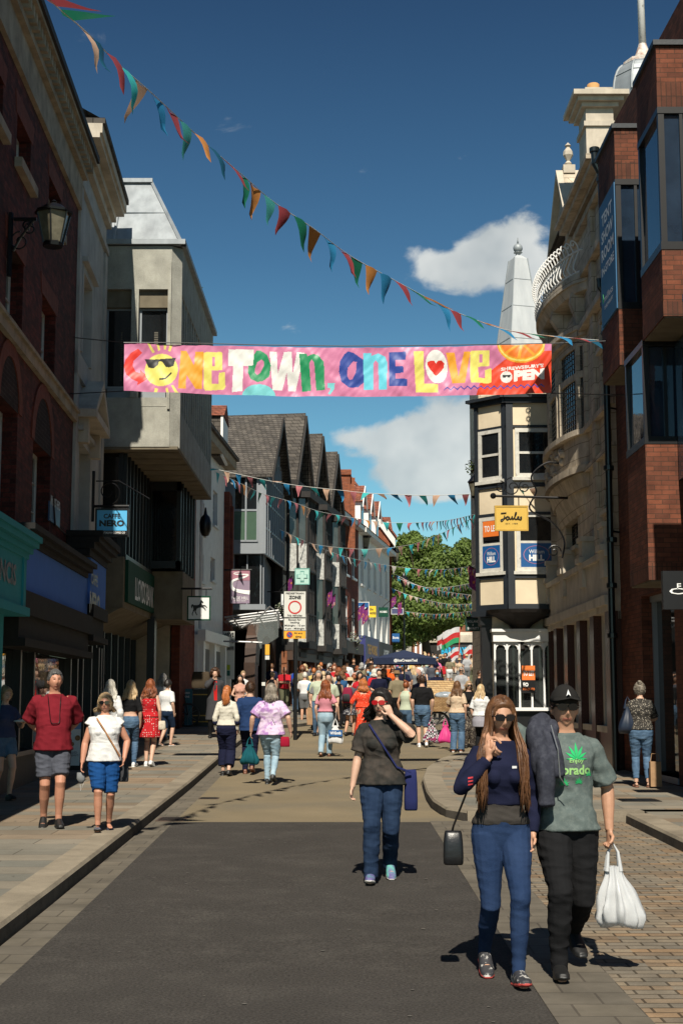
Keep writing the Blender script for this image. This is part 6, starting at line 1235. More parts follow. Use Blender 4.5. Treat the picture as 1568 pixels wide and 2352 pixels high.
def banner():
 nx, nz = 800, 92
 us = np.linspace(0, 1, nx + 1); vs = np.linspace(0, 1, nz + 1)
 px = 285.5 + 979.5 * us
 top = np.interp(px, [285, 400, 600, 784, 1000, 1265], [787, 791, 796, 798.5, 797, 790]) + .8 * np.abs(np.sin((px - 285) / 62 * math.pi)); bot = np.interp(px, [285, 450, 620, 900, 1100, 1265], [898, 904, 909.5, 911.5, 908, 902])
 Xp = np.repeat(px[:, None], nz + 1, 1); Yp = top[:, None] * (1 - vs[None]) + bot[:, None] * vs[None]
 cxs = (Xp[:-1, :-1] + Xp[1:, 1:]) / 2; cys = (Yp[:-1, :-1] + Yp[1:, 1:]) / 2
 keys = list(pal); mi = np.zeros(cxs.shape, int)
 for c, pts in SH:
  P_ = np.array(pts); x0, x1, y0, y1 = P_[:, 0].min(), P_[:, 0].max(), P_[:, 1].min(), P_[:, 1].max()
  m = (cxs >= x0) & (cxs <= x1) & (cys >= y0) & (cys <= y1)
  if not m.any(): continue
  X, Y = cxs[m], cys[m]; ins = np.zeros(X.shape, bool)
  for i in range(len(P_)):
   xa, ya = P_[i]; xb, yb = P_[i - 1]
   if ya == yb: continue
   c_ = ((ya > Y) != (yb > Y)) & (X < (xb - xa) * (Y - ya) / (yb - ya) + xa); ins ^= c_
  sub = mi[m]; sub[ins] = keys.index(c); mi[m] = sub
 verts = []
 for i in range(nx + 1):
  for j in range(nz + 1):
   p = P(Xp[i, j], Yp[i, j], YBN); a, b = p.x, p.z
   k = math.sin(a * 5.0 + .8 * math.sin(b * 2.2)) * .012 + noise.noise(V((a * 1.3, b * 1.6, 3))) * .06 + noise.noise(V((a * 4.5 + b * 3, b * 2.6 - a, 9))) * .022 + noise.noise(V((a * 11 - b * 7, b * 5, 1))) * .007
   verts.append((p.x, YBN + k, p.z))
 m = nz + 1; faces = [(i * m + j, i * m + j + 1, (i + 1) * m + j + 1, (i + 1) * m + j) for i in range(nx) for j in range(nz)]
 th = thing('street_banner', P(775, 905, YBN), 'wide pink banner with colourful lettering and a sun in sunglasses, strung across the street', 'banner')
 o = wloc(th); me = bpy.data.meshes.new('banner_cloth'); me.from_pydata([(a - o.x, b - o.y, c - o.z) for a, b, c in verts], [], faces)
 for k in keys: me.materials.append(mat('banner_' + k, pal[k], .45, .03, 2, trans=.12))
 me.polygons.foreach_set('material_index', mi.reshape(-1).tolist()); me.polygons.foreach_set('use_smooth', [True] * len(faces)); me.update()
 ob = bpy.data.objects.new('banner_cloth', me); COL.objects.link(ob); ob.parent = th
 mb = MB(); L_ = P(285, 787, YBN); mb.tube([V(FL.w(FL.q(163, 775)[0], FL.q(163, 775)[1], .05)), L_] + [P(x, y, YBN) + V((0, -.01, .02)) for x, y in ((400, 790), (600, 795), (784, 797.5), (1000, 796))] + [P(1265, 789, YBN), P(1400, 783, 24.9)], .009, 5)
 b0 = P(285, 898, YBN); mb.tube([FL.w(FL.q(150, 905)[0], FL.q(150, 905)[1], .05), b0], .009, 4); mb.tube([P(1265, 903, YBN), P(1450, 908, 24.5)], .009, 4)
 mb.build('support_wire', m_blackm, th)
banner()
# ===== bunting
BC = {'t': (.06, .36, .34), 'b': (.03, .25, .5), 'p': (.55, .18, .2), 'm': (.30, .05, .06), 'g': (.01, .17, .10), 'o': (.62, .26, .07), 'c': (.62, .40, .28), 'n': (.01, .10, .18), 'q': (.05, .50, .50), 'w': (.6, .55, .5)}
def bunting(label, pts, seq, n, pl, wind=.3, gap=0.0, seed=0, frac=.52, group=None, cord=.007, dirs=None, n0=0, r0=0):
 """pts: (px,py,Y) along the cord; n pennants evenly along it, pl = length in m"""
 rnd = random.Random(seed); W = [P(*p) for p in pts]; C_ = spl(W, 8); Ls = [0]
 for a, b in zip(C_, C_[1:]): Ls.append(Ls[-1] + (b - a).length)
 def at(s):
  s = min(max(s, 0), Ls[-1] - 1e-4)
  for i in range(len(Ls) - 1):
   if s <= Ls[i + 1]: return C_[i].lerp(C_[i + 1], (s - Ls[i]) / (Ls[i + 1] - Ls[i] + 1e-9))
  return C_[-1]
 th = thing('bunting_string', C_[0], label, 'bunting', group or 'strings of triangular bunting over the street')
 mb = MB(); mb.tube(C_, cord, 4); mb.build('cord', m_signg, th)
 step = Ls[-1] / n; w = min(step * (frac + .12), pl * .8)
 for i in range(n):
  s = step * (i + .5); a, b = at(s - w / 2), at(s + w / 2); d = (b - a).normalized()
  sw = dirs[i] if dirs and i < len(dirs) and dirs[i] is not None else rnd.gauss(0, wind)
  side = d.cross(V((0, 0, 1))).normalized(); down = (V((0, 0, -1)) * math.cos(sw) + side * math.sin(sw)).normalized(); tw = rnd.gauss(0, .15) + (.0 if not dirs else .3 * math.sin(i)); tip = (a + b) / 2 + (down * math.cos(tw) + d * math.sin(tw)) * pl
  mb = MB(); k = 5; bend = rnd.gauss(0, .09) * pl; rows = []
  for j in range(k):
   t = j / k; l = a.lerp(tip, t); r = b.lerp(tip, t); o_ = side * (bend * math.sin(t * math.pi) + .02 * math.sin(t * 5)); m_ = (l + r) / 2 + side * (.10 * w * math.sin(3 + i))
   rows.append((l + o_, m_ + o_, r + o_))
  vs = [v for r_ in rows for v in r_] + [tip]; fs = []
  for j in range(k - 1): fs += [(3 * j, 3 * j + 1, 3 * j + 4, 3 * j + 3), (3 * j + 1, 3 * j + 2, 3 * j + 5, 3 * j + 4)]
  fs += [(3 * k - 3, 3 * k - 2, 3 * k), (3 * k - 2, 3 * k - 1, 3 * k)]
  mb.add(vs, fs); c = seq[(i + n0) % len(seq)]; mb.build('pennant', mat('pennant_' + c, BC[c], .6, .05, 3, trans=.3), th, smooth=True)
 return th
bunting('long bunting of big jewel coloured pennants sweeping down from the upper left', [(60, -60, 10.6), (120, 5, 11.3), (200, 75, 12.2), (270, 145, 13.1), (350, 215, 14.1), (430, 290, 15.1), (490, 345, 15.9), (560, 405, 16.8), (630, 465, 17.7), (720, 525, 18.7), (800, 585, 19.7), (880, 630, 20.6), (950, 668, 21.4), (1020, 705, 22.2), (1080, 730, 22.9), (1150, 755, 23.6), (1230, 768, 24.3), (1330, 778, 25.2), (1400, 783, 25.8)], 'nmgcnmqcbmtonmgotm' + 'gobmgobmgobmgobmgobm', 40, .44, .35, frac=.85, seed=11, dirs=[-1.3, 1.4, 1.5, .3, .5, .35, .1, -.5, .1, .5, .0, .5, .4, .6, .1, -.1, .1, -.1, 0, -.2, 0, .4, .1, 0, -.1, .5, .9, 1.1, .2, .5, .9, 1.2, .9, 1.1, 1.2, 1.3, 1.0, 1.2, .9, .3])
seq = 'qcbp'
bunting('highest of the light bunting strings, running level from the concrete building to the cream one', [(490, 1076, 41.5), (502, 1079, 41.3), (649, 1110, 40), (790, 1127, 39), (852, 1133, 38.5), (918, 1136, 38), (984, 1138, 37.5), (1095, 1134, 36.6), (1180, 1128, 35.2), (1238, 1118, 34.5)], seq, 26, .34, .55, frac=.4, seed=2)
bunting('second light bunting string from the concrete building, sagging across the timber gables', [(492, 1082, 41.6), (560, 1114, 44), (606, 1135, 46), (671, 1153, 48), (731, 1174, 50), (797, 1187, 52), (872, 1199, 54), (933, 1201, 54), (984, 1199, 52), (1034, 1194, 48), (1095, 1180, 43)], 'qpbpocqgp', 46, .36, .25, frac=.5, seed=3)
bunting('bunting string rising to the right in front of the tree top and sky', [(640, 1215, 56), (690, 1238, 58), (731, 1252, 60), (822, 1261, 62), (872, 1260, 62), (918, 1255, 61), (958, 1247, 60), (1009, 1227, 57), (1059, 1202, 54), (1097, 1184, 50)], 'bcqptc', 30, .42, .25, frac=.5, seed=4)
bunting('bunting string drooping from the white carved panels over the upper tree leaves', [(640, 1212, 57), (690, 1238, 60), (731, 1256, 62), (781, 1275, 65), (832, 1288, 68), (893, 1299, 72), (958, 1307, 72), (1021, 1308, 68), (1095, 1299, 60)], 'qpbw', 36, .42, .2, frac=.5, seed=5)
for lab, pts, n in (('bunting string dipping to the middle of the tree, above the crossing strings', [(897, 1318, 96), (933, 1336, 94), (984, 1350, 92), (1034, 1348, 88), (1090, 1338, 80)], 30),
     ('bunting string slanting down to the right over the middle of the tree', [(905, 1318, 95), (948, 1340, 95), (984, 1352, 94), (1034, 1361, 90), (1097, 1369, 82)], 28),
     ('thickly set blue and pink bunting string slanting over the lower half of the tree', [(897, 1350, 98), (925, 1362, 98), (958, 1373, 98), (996, 1382, 96), (1034, 1388, 92), (1097, 1387, 86)], 34),
     ('lowest pale bunting string, nearly level over the foot of the tree crown', [(900, 1392, 104), (925, 1403, 104), (958, 1408, 103), (996, 1411, 100), (1046, 1408, 96), (1097, 1401, 90)], 30)):
 bunting(lab, pts, 'bpqcw', n, .38, .2, frac=.6, seed=n, cord=.014)
# ===== signs, lamps, flags
def board(th, a, b, Y, m, name='sign_board', t=.03): mb = MB(); mb.box(a.x, b.x, Y - t / 2, Y + t / 2, a.z, b.z); return mb.build(name, m, th)
YZ = 38.0
zn = thing('pedestrian_zone_sign', G(674, 1700), 'pedestrian zone traffic sign with red ring and amber parking plate on a tall black pole', 'traffic sign')
gx = G(674, 1700); YZ = gx.y
mb = MB(); tp = P(679, 1362, YZ); mb.tube([(tp.x, YZ + .05, gx.z), (tp.x, YZ + .05, tp.z)], .055, 10); mb.build('pole', m_black, zn)
a, b = P(651, 1467, YZ), P(703, 1357, YZ); a1_, am_ = P(0, 1449, YZ).z, P(0, 1419, YZ).z
board(zn, V((a.x, 0, am_ + .01)), V((b.x, 0, b.z)), YZ, m_signg); board(zn, V((a.x, 0, a1_ + .005)), V((b.x, 0, am_)), YZ, m_signg, 'lower_plate'); board(zn, V((a.x, 0, a.z)), V((b.x, 0, a1_)), YZ, m_yel, 'parking_plate')
W = b.x - a.x; mb = MB(); e = .012
for (x0, x1, z0, z1) in ((a.x, b.x, b.z - e, b.z), (a.x, b.x, am_ + .005, am_ + .005 + e), (a.x, b.x, am_ - e, am_), (a.x, a.x + e, a.z, b.z), (b.x - e, b.x, a.z, b.z), (a.x, b.x, a1_, a1_ + e)): mb.box(x0, x1, YZ - .022, YZ - .016, z0, z1)
mb.build('border', m_txtb, zn)
zc2 = P(0, 1395, YZ).z; mb = MB(); ro, ri = W * .30, W * .235
for i in range(32):
 q0, q1 = 2 * math.pi * i / 32, 2 * math.pi * (i + 1) / 32; cx_ = (a.x + b.x) / 2
 mb.quad((cx_ + ro * math.cos(q0), YZ - .02, zc2 + ro * math.sin(q0)), (cx_ + ro * math.cos(q1), YZ - .02, zc2 + ro * math.sin(q1)), (cx_ + ri * math.cos(q1), YZ - .02, zc2 + ri * math.sin(q1)), (cx_ + ri * math.cos(q0), YZ - .02, zc2 + ri * math.sin(q0)))
mb.build('red_ring', m_red, zn)
t = MB()
for tx, y0, y1, fw, bd in (('PEDESTRIAN', 1365, 1361, .8, .02), ('ZONE', 1376.5, 1368, .54, .05), ('No vehicles', 1416, 1411, .64, .02), ('Except for', 1426.5, 1421.5, .56, .02), ('loading', 1433, 1427.5, .4, .02), ('Midnight - 10 am', 1440, 1434.5, .9, .02), ('4 pm - Midnight', 1447, 1441.5, .86, .02)):
 z0, z1 = P(0, y0, YZ).z, P(0, y1, YZ).z; text(t, tx, (a.x + W * (1 - fw) / 2, YZ - .022, z0), (1, 0, 0), (0, 0, 1), W * fw, z1 - z0, bd)
for tx, y0, y1, fw in (('At any', 1457, 1452, .38), ('time', 1465, 1459.5, .26)): z0, z1 = P(0, y0, YZ).z, P(0, y1, YZ).z; text(t, tx, (a.x + W * (.66 - fw / 2), YZ - .022, z0), (1, 0, 0), (0, 0, 1), W * fw, z1 - z0, .02)
t.build('lettering', m_txtb, zn)
cc_ = V((a.x + W * .27, YZ - .02, P(0, 1458, YZ).z)); mb = MB(); mb.prism(ell(0, 0, .085, .085), cc_, (1, 0, 0), (0, 0, 1), (0, 1, 0), .004); mb.build('red_disc', m_red, zn); mb = MB(); mb.prism(ell(0, 0, .064, .064), cc_ - V((0, .004, 0)), (1, 0, 0), (0, 0, 1), (0, 1, 0), .003); mb.build('blue_disc', m_blue, zn); mb = MB(); mb.prism([(-.06, .04), (-.045, .055), (.06, -.04), (.045, -.055)], cc_ - V((0, .008, 0)), (1, 0, 0), (0, 0, 1), (0, 1, 0), .003); mb.build('red_bar', m_red, zn)
gp = G(608, 1680, .12); pp = thing('waiting_sign_post', gp, 'slim black post with small amber and white parking plate left of the red shirted man', 'traffic sign'); Yp = gp.y
mb = MB(); t_ = P(606, 1480, Yp); mb.tube([(t_.x, Yp + .03, gp.z), (t_.x, Yp + .03, t_.z)], .06, 8); mb.build('pole', m_black, pp); board(pp, P(609, 1515, Yp), P(619, 1480, Yp), Yp, m_signg); board(pp, P(609, 1504, Yp - .02), P(619, 1480, Yp - .02), Yp - .02, m_yel, 'amber_plate')
mb = MB()
for y in (1640, 1575): z = P(0, y, Yp).z; mb.box(t_.x - .05, t_.x + .05, Yp - .035, Yp - .03, z, z + .1)
mb.build('sticker', m_signg, pp)
hang_sign('pharmacy_sign', 'pale green square pharmacy cross sign projecting from the timber row', 679, 1307, 709, 1341, 56, [mat('mint_sign', (.42, .62, .55), .4, .03), mat('mint_edge', (.15, .35, .3), .4)], [])
th = COL.objects[-1]
a, b = P(679, 1341, 56), P(709, 1307, 56); W = b.x - a.x; H = b.z - a.z; mb = MB()
for (sc_, yy, mm) in ((1, 55.96, 'mint_edge'), (.78, 55.95, 'mint_sign')):
 c_ = V((a.x + W / 2, yy, a.z + H / 2)); x_ = .42 * sc_ * W; y_ = .15 * sc_ * W; mb = MB(); mb.prism([(-y_, -x_), (y_, -x_), (y_, -y_), (x_, -y_), (x_, y_), (y_, y_), (y_, x_), (-y_, x_), (-y_, y_), (-x_, y_), (-x_, -y_), (-y_, -y_)], c_, (1, 0, 0), (0, 0, 1), (0, -1, 0), .005)
 mb.build('cross_emblem', MATS[mm], [o for o in COL.objects if o.name.startswith('pharmacy_sign')][0])
hang_sign('projecting_sign', 'small white framed shop sign right of the dark purple panel by the glass canopy', 646, 1364, 651, 1390, 50, [m_signw, m_black], [])
hang_sign('projecting_sign', 'blue square chemist sign with white oval under scrollwork near the white building', 821, 1384, 846, 1412, 78, [m_blue, m_signw], [('Boots', .15, .35, .7, .35, m_txtw, .02)])
hang_sign('projecting_sign', 'amber yellow projecting sign half hidden behind the blue chemist sign', 847, 1392, 863, 1418, 82, [mat('bright_yellow_sign', (.8, .55, .03), .5), None], [('the', .1, .6, .5, .25, m_txtb, .03), ('works', .1, .25, .85, .28, m_txtb, .03)])
hang_sign('projecting_sign', 'plain green projecting sign with white capitals near the end of the white building', 869, 1395, 891, 1417, 84, [m_green, None], [('HOBBS', .12, .42, .76, .22, m_txtw, .02)])
hang_sign('projecting_sign', 'blue and white chemist sign hanging farthest down the left row above the crowd', 900, 1455, 917, 1476, 94, [m_blue, None], [('Boots', .1, .4, .8, .3, m_txtw, .02)])
hang_sign('projecting_sign', 'slate blue board with white writing hung beside the tree under a flag', 900, 1431 - 2, 923, 1455, 92, [mat('slate_blue_board', (.06, .07, .16), .5), m_signg], [('OPEN', .2, .4, .6, .3, m_txtw, .02)]) if 0 else None
hang_sign('projecting_sign', 'slate blue notice board projecting beside the tree below a small flag', 899, 1398, 925, 1410, 92, [mat('slate_blue_board', (.06, .07, .16), .5), m_signg], [])
th, a, b = hang_sign('hanging_sign', 'mustard yellow hanging sign with handwritten black name on a black scrolled iron arm', 1139, 1165, 1208, 1216, 31.5, [mat('mustard_sign', (.62, .40, .07), .5, .04), mat('mustard_frame', (.5, .31, .05), .5)], [('EST. 1989', .3, .22, .4, .06, m_txtb, .0)])
W, H = b.x - a.x, b.z - a.z
def script(mb, strokes, o, W, H, r=.012):
 for s_ in strokes: mb.tube([V(o) + V((p[0] * W, 0, p[1] * H)) for p in spl([(x, y, 0) for x, y in s_], 5)], r, 5)
mb = MB(); script(mb, [[(.27, .62), (.24, .45), (.17, .37), (.15, .42), (.25, .48), (.33, .55)], [(.36, .58), (.32, .50), (.36, .44), (.42, .5), (.38, .58), (.36, .56)], [(.42, .57), (.44, .47), (.49, .48), (.52, .58), (.53, .46), (.58, .5)], [(.58, .5), (.66, .72), (.63, .74), (.6, .5), (.66, .46), (.70, .5), (.74, .56), (.70, .56), (.70, .47), (.76, .47)], [(.84, .56), (.79, .54), (.83, .49), (.79, .44), (.75, .46)], [(.15, .72), (.33, .74)]], (a.x, 31.46, a.z), W, H); mb.build('script_lettering', m_txtb, th)
mb = MB(); za = P(0, 1139, 31.5).z; xa, xb = P(1118, 0, 31.5).x, 5.05
mb.tube([(xa, 31.5, za), (xb, 31.5, za - .05)], .03, 6); mb.ball((xa - .02, 31.5, za), .07, 8)
for fx in (.25, .75): mb.tube([(a.x + W * fx, 31.5, b.z), (a.x + W * fx, 31.5, za)], .012, 5)
for cx_, r_, t_, s_ in ((a.x + W * .55, .22, 1.57, 1), (a.x + W * .15, .14, 1.57, -1), (a.x + W * .95, .14, 1.57, 1)): mb.tube(scroll((cx_, 31.5, za + .2), r_, 1.4, t_, s_), .014, 5)
mb.tube(spl([(5.0, 31.5, za + .7), (4.6, 31.5, za + .75), (4.25, 31.5, za + .45), (4.35, 31.5, za + .1), (4.2, 31.5, za - .3), (4.7, 31.5, za - .6), (4.95, 31.5, za - 1.0), (4.9, 31.5, za - 1.4)], 6), .022, 6); mb.tube(scroll((4.72, 31.5, za - 1.25), .16, 1.4, 0), .014, 5); mb.build('bracket', m_blackm, th)
hang_sign('hanging_sign', 'dark green health shop sign with white capitals on the corner of the cream building', 1068, 1421, 1103, 1450, 39, [mat('bottle_green_sign', (.005, .045, .035), .5), None], [('HOLLAND', .12, .68, .76, .18, m_txtw, .0), ('&', .45, .42, .1, .16, m_txtw, .0), ('BARRETT', .14, .14, .74, .18, m_txtw, .0)], (1070, 1108, 1419))
def lantern(label, px, py, Y, h, arm):
 c = P(px, py, Y); th = thing('wall_lantern', c, label, 'lantern', 'black wall lanterns farther up the street'); mb = MB()
 mb.lathe([(.04 * h, 0), (.12 * h, .03 * h), (.26 * h, .6 * h), (.3 * h, .64 * h), (.12 * h, .86 * h), (.05 * h, .9 * h), (.02 * h, 1.0 * h)], c, 6); mb.tube([c, c + V((0, 0, -.3 * h)), c + V((arm, 0, -.35 * h))], .035, 5); mb.build('lantern_frame', m_blackm, th)
 mb = MB(); mb.lathe([(.15 * h, .1 * h), (.255 * h, .55 * h)], c - V((0, .03, 0)), 6, a0=math.pi, a1=2 * math.pi); mb.build('glass_pane', MATS['dusty_lantern_glass'], th)
lantern('black lantern on the corner of the cream building just left of its upper sash window', 1091, 1146, 36.1, .68, .25); lantern('black lantern in front of the white painted wall near the top left of the tree', 839, 1262, 80, 1.15, -.6)
lantern('small dark lantern at the far corner of the white building against the tree', 907, 1292, 94, 1.1, -.7)
m_flagp = mat('event_flag', (.26, .04, .22), .7, .1, kind='floral', vs=7, col2=(.7, .25, .08), col3=(.6, .5, .55), col4=(.6, .12, .3), trans=.3)
def evflag(label, x0, y0, x1, y1, Y, fw=.4, fh=.85):
 a, b = P(x0, y0, Y), P(x1, y1, Y); th = thing('event_flag', a, label, 'flag', 'event flags on slanted poles'); mb = MB(); mb.tube([a, b], .02, 5); mb.build('pole', m_blackm, th)
 mb = MB(); n = 6; d = (a - b) * fw
 for i in range(n):
  t0, t1 = i / n, (i + 1) / n; w0, w1 = .06 * math.sin(t0 * 7), .06 * math.sin(t1 * 7); p0, p1 = b + d * t0, b + d * t1; mb.quad(p0 + V((0, w0, 0)), p1 + V((0, w1, 0)), p1 + V((0, w1, -fh)), p0 + V((0, w0, -fh * (.9 + .1 * t0))))
 mb.build('flag_cloth', m_flagp, th, smooth=True)
for i, (lab, x0, y0, x1, y1, Y, fh) in enumerate([
 ('purple and orange event flag left of the pharmacy cross', 640, 1360, 671, 1322, 54, .7),
 ('event flag with two tones in front of the nearest white carved bay', 726, 1395, 763, 1352, 63, .8),
 ('event flag just right of its twin on the same timber bay', 738, 1400, 770, 1364, 65, .7),
 ('dark event flag over the red brick house windows', 790, 1428, 837, 1385, 72, .9),
 ('event flag hanging under the blue chemist sign', 800, 1432, 845, 1394, 74, 1.0),
 ('event flag high beside the tree at the end of the white wall', 875, 1398, 909, 1366, 88, .8),
 ('brightest event flag against the tree right of the green shop sign', 893, 1402, 922, 1380, 90, 1.1)]): evflag(lab, x0, y0, x1, y1, Y, .32, fh * .7)
evflag('magenta event flag on the corner of the cream building beside the tree', 1106, 1318, 1076, 1298, 38, .75, .6)
def wflag(label, x, y0, y1, Y, w_, h_, mats_, sgn=-1):
 a, b = P(x, y1, Y), P(x + 3, y0, Y); th = thing('waving_flag', a, label, 'flag', 'flags waved over the far crowd'); mb = MB(); mb.tube([a, b], .03, 5); mb.build('pole', mat('red_pole', (.5, .08, .05), .5), th)
 mb = MB(); n = 8
 for i in range(n):
  for j in range(3):
   mb.mi = j; f0, f1 = i / n, (i + 1) / n; q = lambda f, g: b + V((sgn * w_ * f, .12 * math.sin(f * 6 + g), -h_ * g - .35 * f * w_ * abs(sgn) + .1 * math.sin(f * 5))); mb.quad(q(f0, j / 3), q(f1, j / 3), q(f1, (j + 1) / 3), q(f0, (j + 1) / 3))
 mb.build('flag_cloth', mats_, th, smooth=True)
fw_, fr_, fg_ = mat('flag_white', (.7, .7, .7), .7, trans=.3), mat('flag_red', (.6, .03, .03), .7, trans=.3), mat('flag_green', (.03, .35, .14), .7, trans=.3)
wflag('white, red and green flag flying on a red pole over the far crowd', 1053, 1440, 1500, 100, 1.3, 1.1, [fw_, fr_, fg_])
wflag('white flag with a red cross flying left of the green one', 1036, 1446, 1500, 101, 1.1, 1.0, [fw_, fr_, fw_]); wflag('red crossed white flag standing upright among the far right crowd', 1082, 1482, 1512, 105, .7, 1.0, [fw_, fr_, fw_]); wflag('crumpled white flag low over the far crowd left of the upright one', 1052, 1487, 1512, 106, .9, .9, [fw_, fr_, fw_])
rnd = random.Random(8)
def basket(label, px, py, Y, r):
 c = P(px, py, Y); th = thing('hanging_basket', c, label, 'flower basket', 'hanging flower baskets'); mb = MB(); mb.lathe([(.05, -r), (r * .8, -r * .5), (r, 0)], c, 12)
 for q in (0, 2.1, 4.2): mb.tube([c + V((r * math.cos(q), r * math.sin(q), 0)), c + V((0, 0, r * 3))], .012, 4)
 mb.tube([c + V((0, 0, r * 3)), c + V((-1.0, 0, r * 3.1))], .02, 4); mb.build('basket', m_blackm, th)
 leaves('flowers', [(c.x, c.y, c.z + r * .3, r * 1.3, 1.2)], 260, .06, mat('white_petals_and_leaves', (.6, .55, .5), .6, .4, 7, col2=(.04, .1, .02), vs2=6, p0=.4, p1=.5), th, int(px))
basket('flower basket hung at the foot of the third timber gable', 737, 1388 + 46 - 20, 66, .3); basket('flower basket overflowing with pale blooms beside the deep blue shopfront', 809, 1474, 75, .42); basket('small leafy basket above the arcade canopy end', 653, 1385 + 14, 55, .22)
def weed(label, px, py, Y, r, n):
 c = P(px, py, Y); th = thing('wall_weed', c, label, 'plant'); mb = MB(); rr = random.Random(px)
 for i in range(5): mb.tube([c, c + V((rr.gauss(0, r * .4), 0, rr.random() * r)), c + V((rr.gauss(0, r * .8), rr.gauss(0, .1), rr.random() * r * 1.6))], .008, 4)
 mb.build('stems', m_woodd, th); leaves('leaves', [(c.x, c.y, c.z + r * .5, r, 1)], n, .035, m_leaf, th, int(px))
weed('sprig of weeds growing from the left edge of the cream building above the lantern', 1090, 1085, 36.9, .28, 160); weed('bare little shrub growing out of the concrete parapet', 456, 680, 39, .3, 18)
# ===== people
def rotz(a): return Matrix.Rotation(a, 3, 'Z')
def loft(mb, secs, n=14, pw=1.0):
 vs = []; k = len(secs)
 for c, U, W in secs:
  c, U, W = V(c), V(U), V(W)
  for j in range(n):
   q = 2 * math.pi * j / n; a, b = math.cos(q), math.sin(q)
   vs.append(c + U * math.copysign(abs(a) ** pw, a) + W * math.copysign(abs(b) ** pw, b))
 fs = [(i * n + j, i * n + (j + 1) % n, (i + 1) * n + (j + 1) % n, (i + 1) * n + j) for i in range(k - 1) for j in range(n)]
 return mb.add(vs, fs + [tuple(range(n))[::-1], tuple(range((k - 1) * n, k * n))])
def ik(a, b, l1, l2, hint):
 a, b, hint = V(a), V(b), V(hint); d = b - a; L = min(d.length, (l1 + l2) * .998); d.normalize(); b = a + d * L
 x = (l1 * l1 - l2 * l2 + L * L) / (2 * L); h = math.sqrt(max(0, l1 * l1 - x * x)); p = hint - d * hint.dot(d); p.normalize()
 return a + d * x + p * h, b
SM = lambda t: 0 if t <= 0 else 1 if t >= 1 else t * t * (3 - 2 * t)
def headf(d, off=0, fem=0, face=1):
 x, y, z = .075 * d.x, .095 * d.y, .117 * d.z; G2 = lambda cx, wx, cz, wz: math.exp(-(((abs(d.x) - cx) / wx) ** 2 + ((d.z - cz) / wz) ** 2))
 if d.z < 0:
  t = -d.z; x *= 1 - (.34 if fem else .24) * t ** 1.6; y *= (1 - .42 * t) if d.y > 0 else (1 - .04 * t)
 if d.y < 0 and face:
  y *= .96; y -= .026 * G2(0, .13, -.22, .17) + .011 * G2(0, .1, .05, .2) + .006 * G2(0, .24, -.53, .05) + .007 * G2(0, .26, -.86, .14) + .004 * G2(.33, .2, .22, .08) + .004 * G2(.5, .2, -.18, .2)
  y += .009 * G2(.34, .14, .07, .1) + .004 * G2(0, .2, -.66, .06) + .003 * G2(0, .25, -.43, .04)
 p = V((x, y, z)); return p + d * off * (1 + 0)
def sphere_dirs(nu, nv):
 out = []
 for i in range(1, nv):
  t = math.pi * i / nv
  for j in range(nu): q = 2 * math.pi * j / nu; out.append(V((math.sin(t) * math.cos(q), math.sin(t) * math.sin(q), math.cos(t))))
 return out + [V((0, 0, 1)), V((0, 0, -1))]
def sphere_faces(nu, nv):
 fs = [(i * nu + j, (i + 1) * nu + j, (i + 1) * nu + (j + 1) % nu, i * nu + (j + 1) % nu) for i in range(nv - 2) for j in range(nu)]
 T = (nv - 1) * nu; return fs + [(T, j, (j + 1) % nu) for j in range(nu)] + [(T + 1, (nv - 2) * nu + (j + 1) % nu, (nv - 2) * nu + j) for j in range(nu)]
MC = {}
def finish(mb, key, vox, sm=2, wr=None, matf=None, nm=1):
 """voxel-merge the overlapping volumes into one continuous skin"""
 me = bpy.data.meshes.new(key[0]); me.from_pydata([tuple(v) for v in mb.v], [], mb.f); me.update()
 bm = bmesh.new(); bm.from_mesh(me); bmesh.ops.recalc_face_normals(bm, faces=bm.faces); bm.to_mesh(me); bm.free()
 ob = bpy.data.objects.new('tmp', me); TS.collection.objects.link(ob)
 r = ob.modifiers.new('r', 'REMESH'); r.mode = 'VOXEL'; r.voxel_size = vox; r.use_smooth_shade = True
 if sm: s_ = ob.modifiers.new('s', 'SMOOTH'); s_.factor = .5; s_.iterations = sm
 dg = tdg(); m2 = bpy.data.meshes.new_from_object(ob.evaluated_get(dg)); bpy.data.objects.remove(ob); bpy.data.meshes.remove(me)
 m2.name = key[0]
 if wr:
  amp, f, az = wr; nrm = [v.normal.copy() for v in m2.vertices]
  for v, n_ in zip(m2.vertices, nrm):
   p = v.co; a = noise.noise(V((p.x * f + 3 * p.z, p.y * f, p.z * f * az))); b = noise.noise(V((p.x * f * 2.1 + 5, p.y * f * 2.1 + 4 * p.z, p.z * f * az * 1.9 + p.x * 6)))
   v.co += n_ * amp * (1.0 - 2.2 * abs(a) + .7 * b)
 m2.materials.clear()
 for _ in range(nm): m2.materials.append(None)
 if matf: m2.polygons.foreach_set('material_index', [matf(p.center) for p in m2.polygons])
 else: m2.polygons.foreach_set('material_index', [0] * len(m2.polygons))
 m2.polygons.foreach_set('use_smooth', [True] * len(m2.polygons)); m2.update(); return m2
ARM = {'down': ((.245, -.03, .89), (.3, .5, 0)), 'fwd': ((.24, -.22, .97), (.3, .6, -.2)), 'back': ((.25, .17, .93), (.3, .6, 0)), 'bent': ((.14, -.30, 1.10), (.6, .2, -.8)), 'up': ((.07, -.17, 1.53), (.6, -.1, -.9)),
 'behind': ((.07, .17, 1.0), (1, .5, 0)), 'cross': ((-.08, -.24, 1.18), (.9, -.1, -.7)), 'hip': ((.20, -.08, 1.0), (1, .4, 0)), 'chest': ((.06, -.26, 1.22), (.8, .1, -.9)), 'out': ((.36, -.02, .93), (.4, .5, 0))}
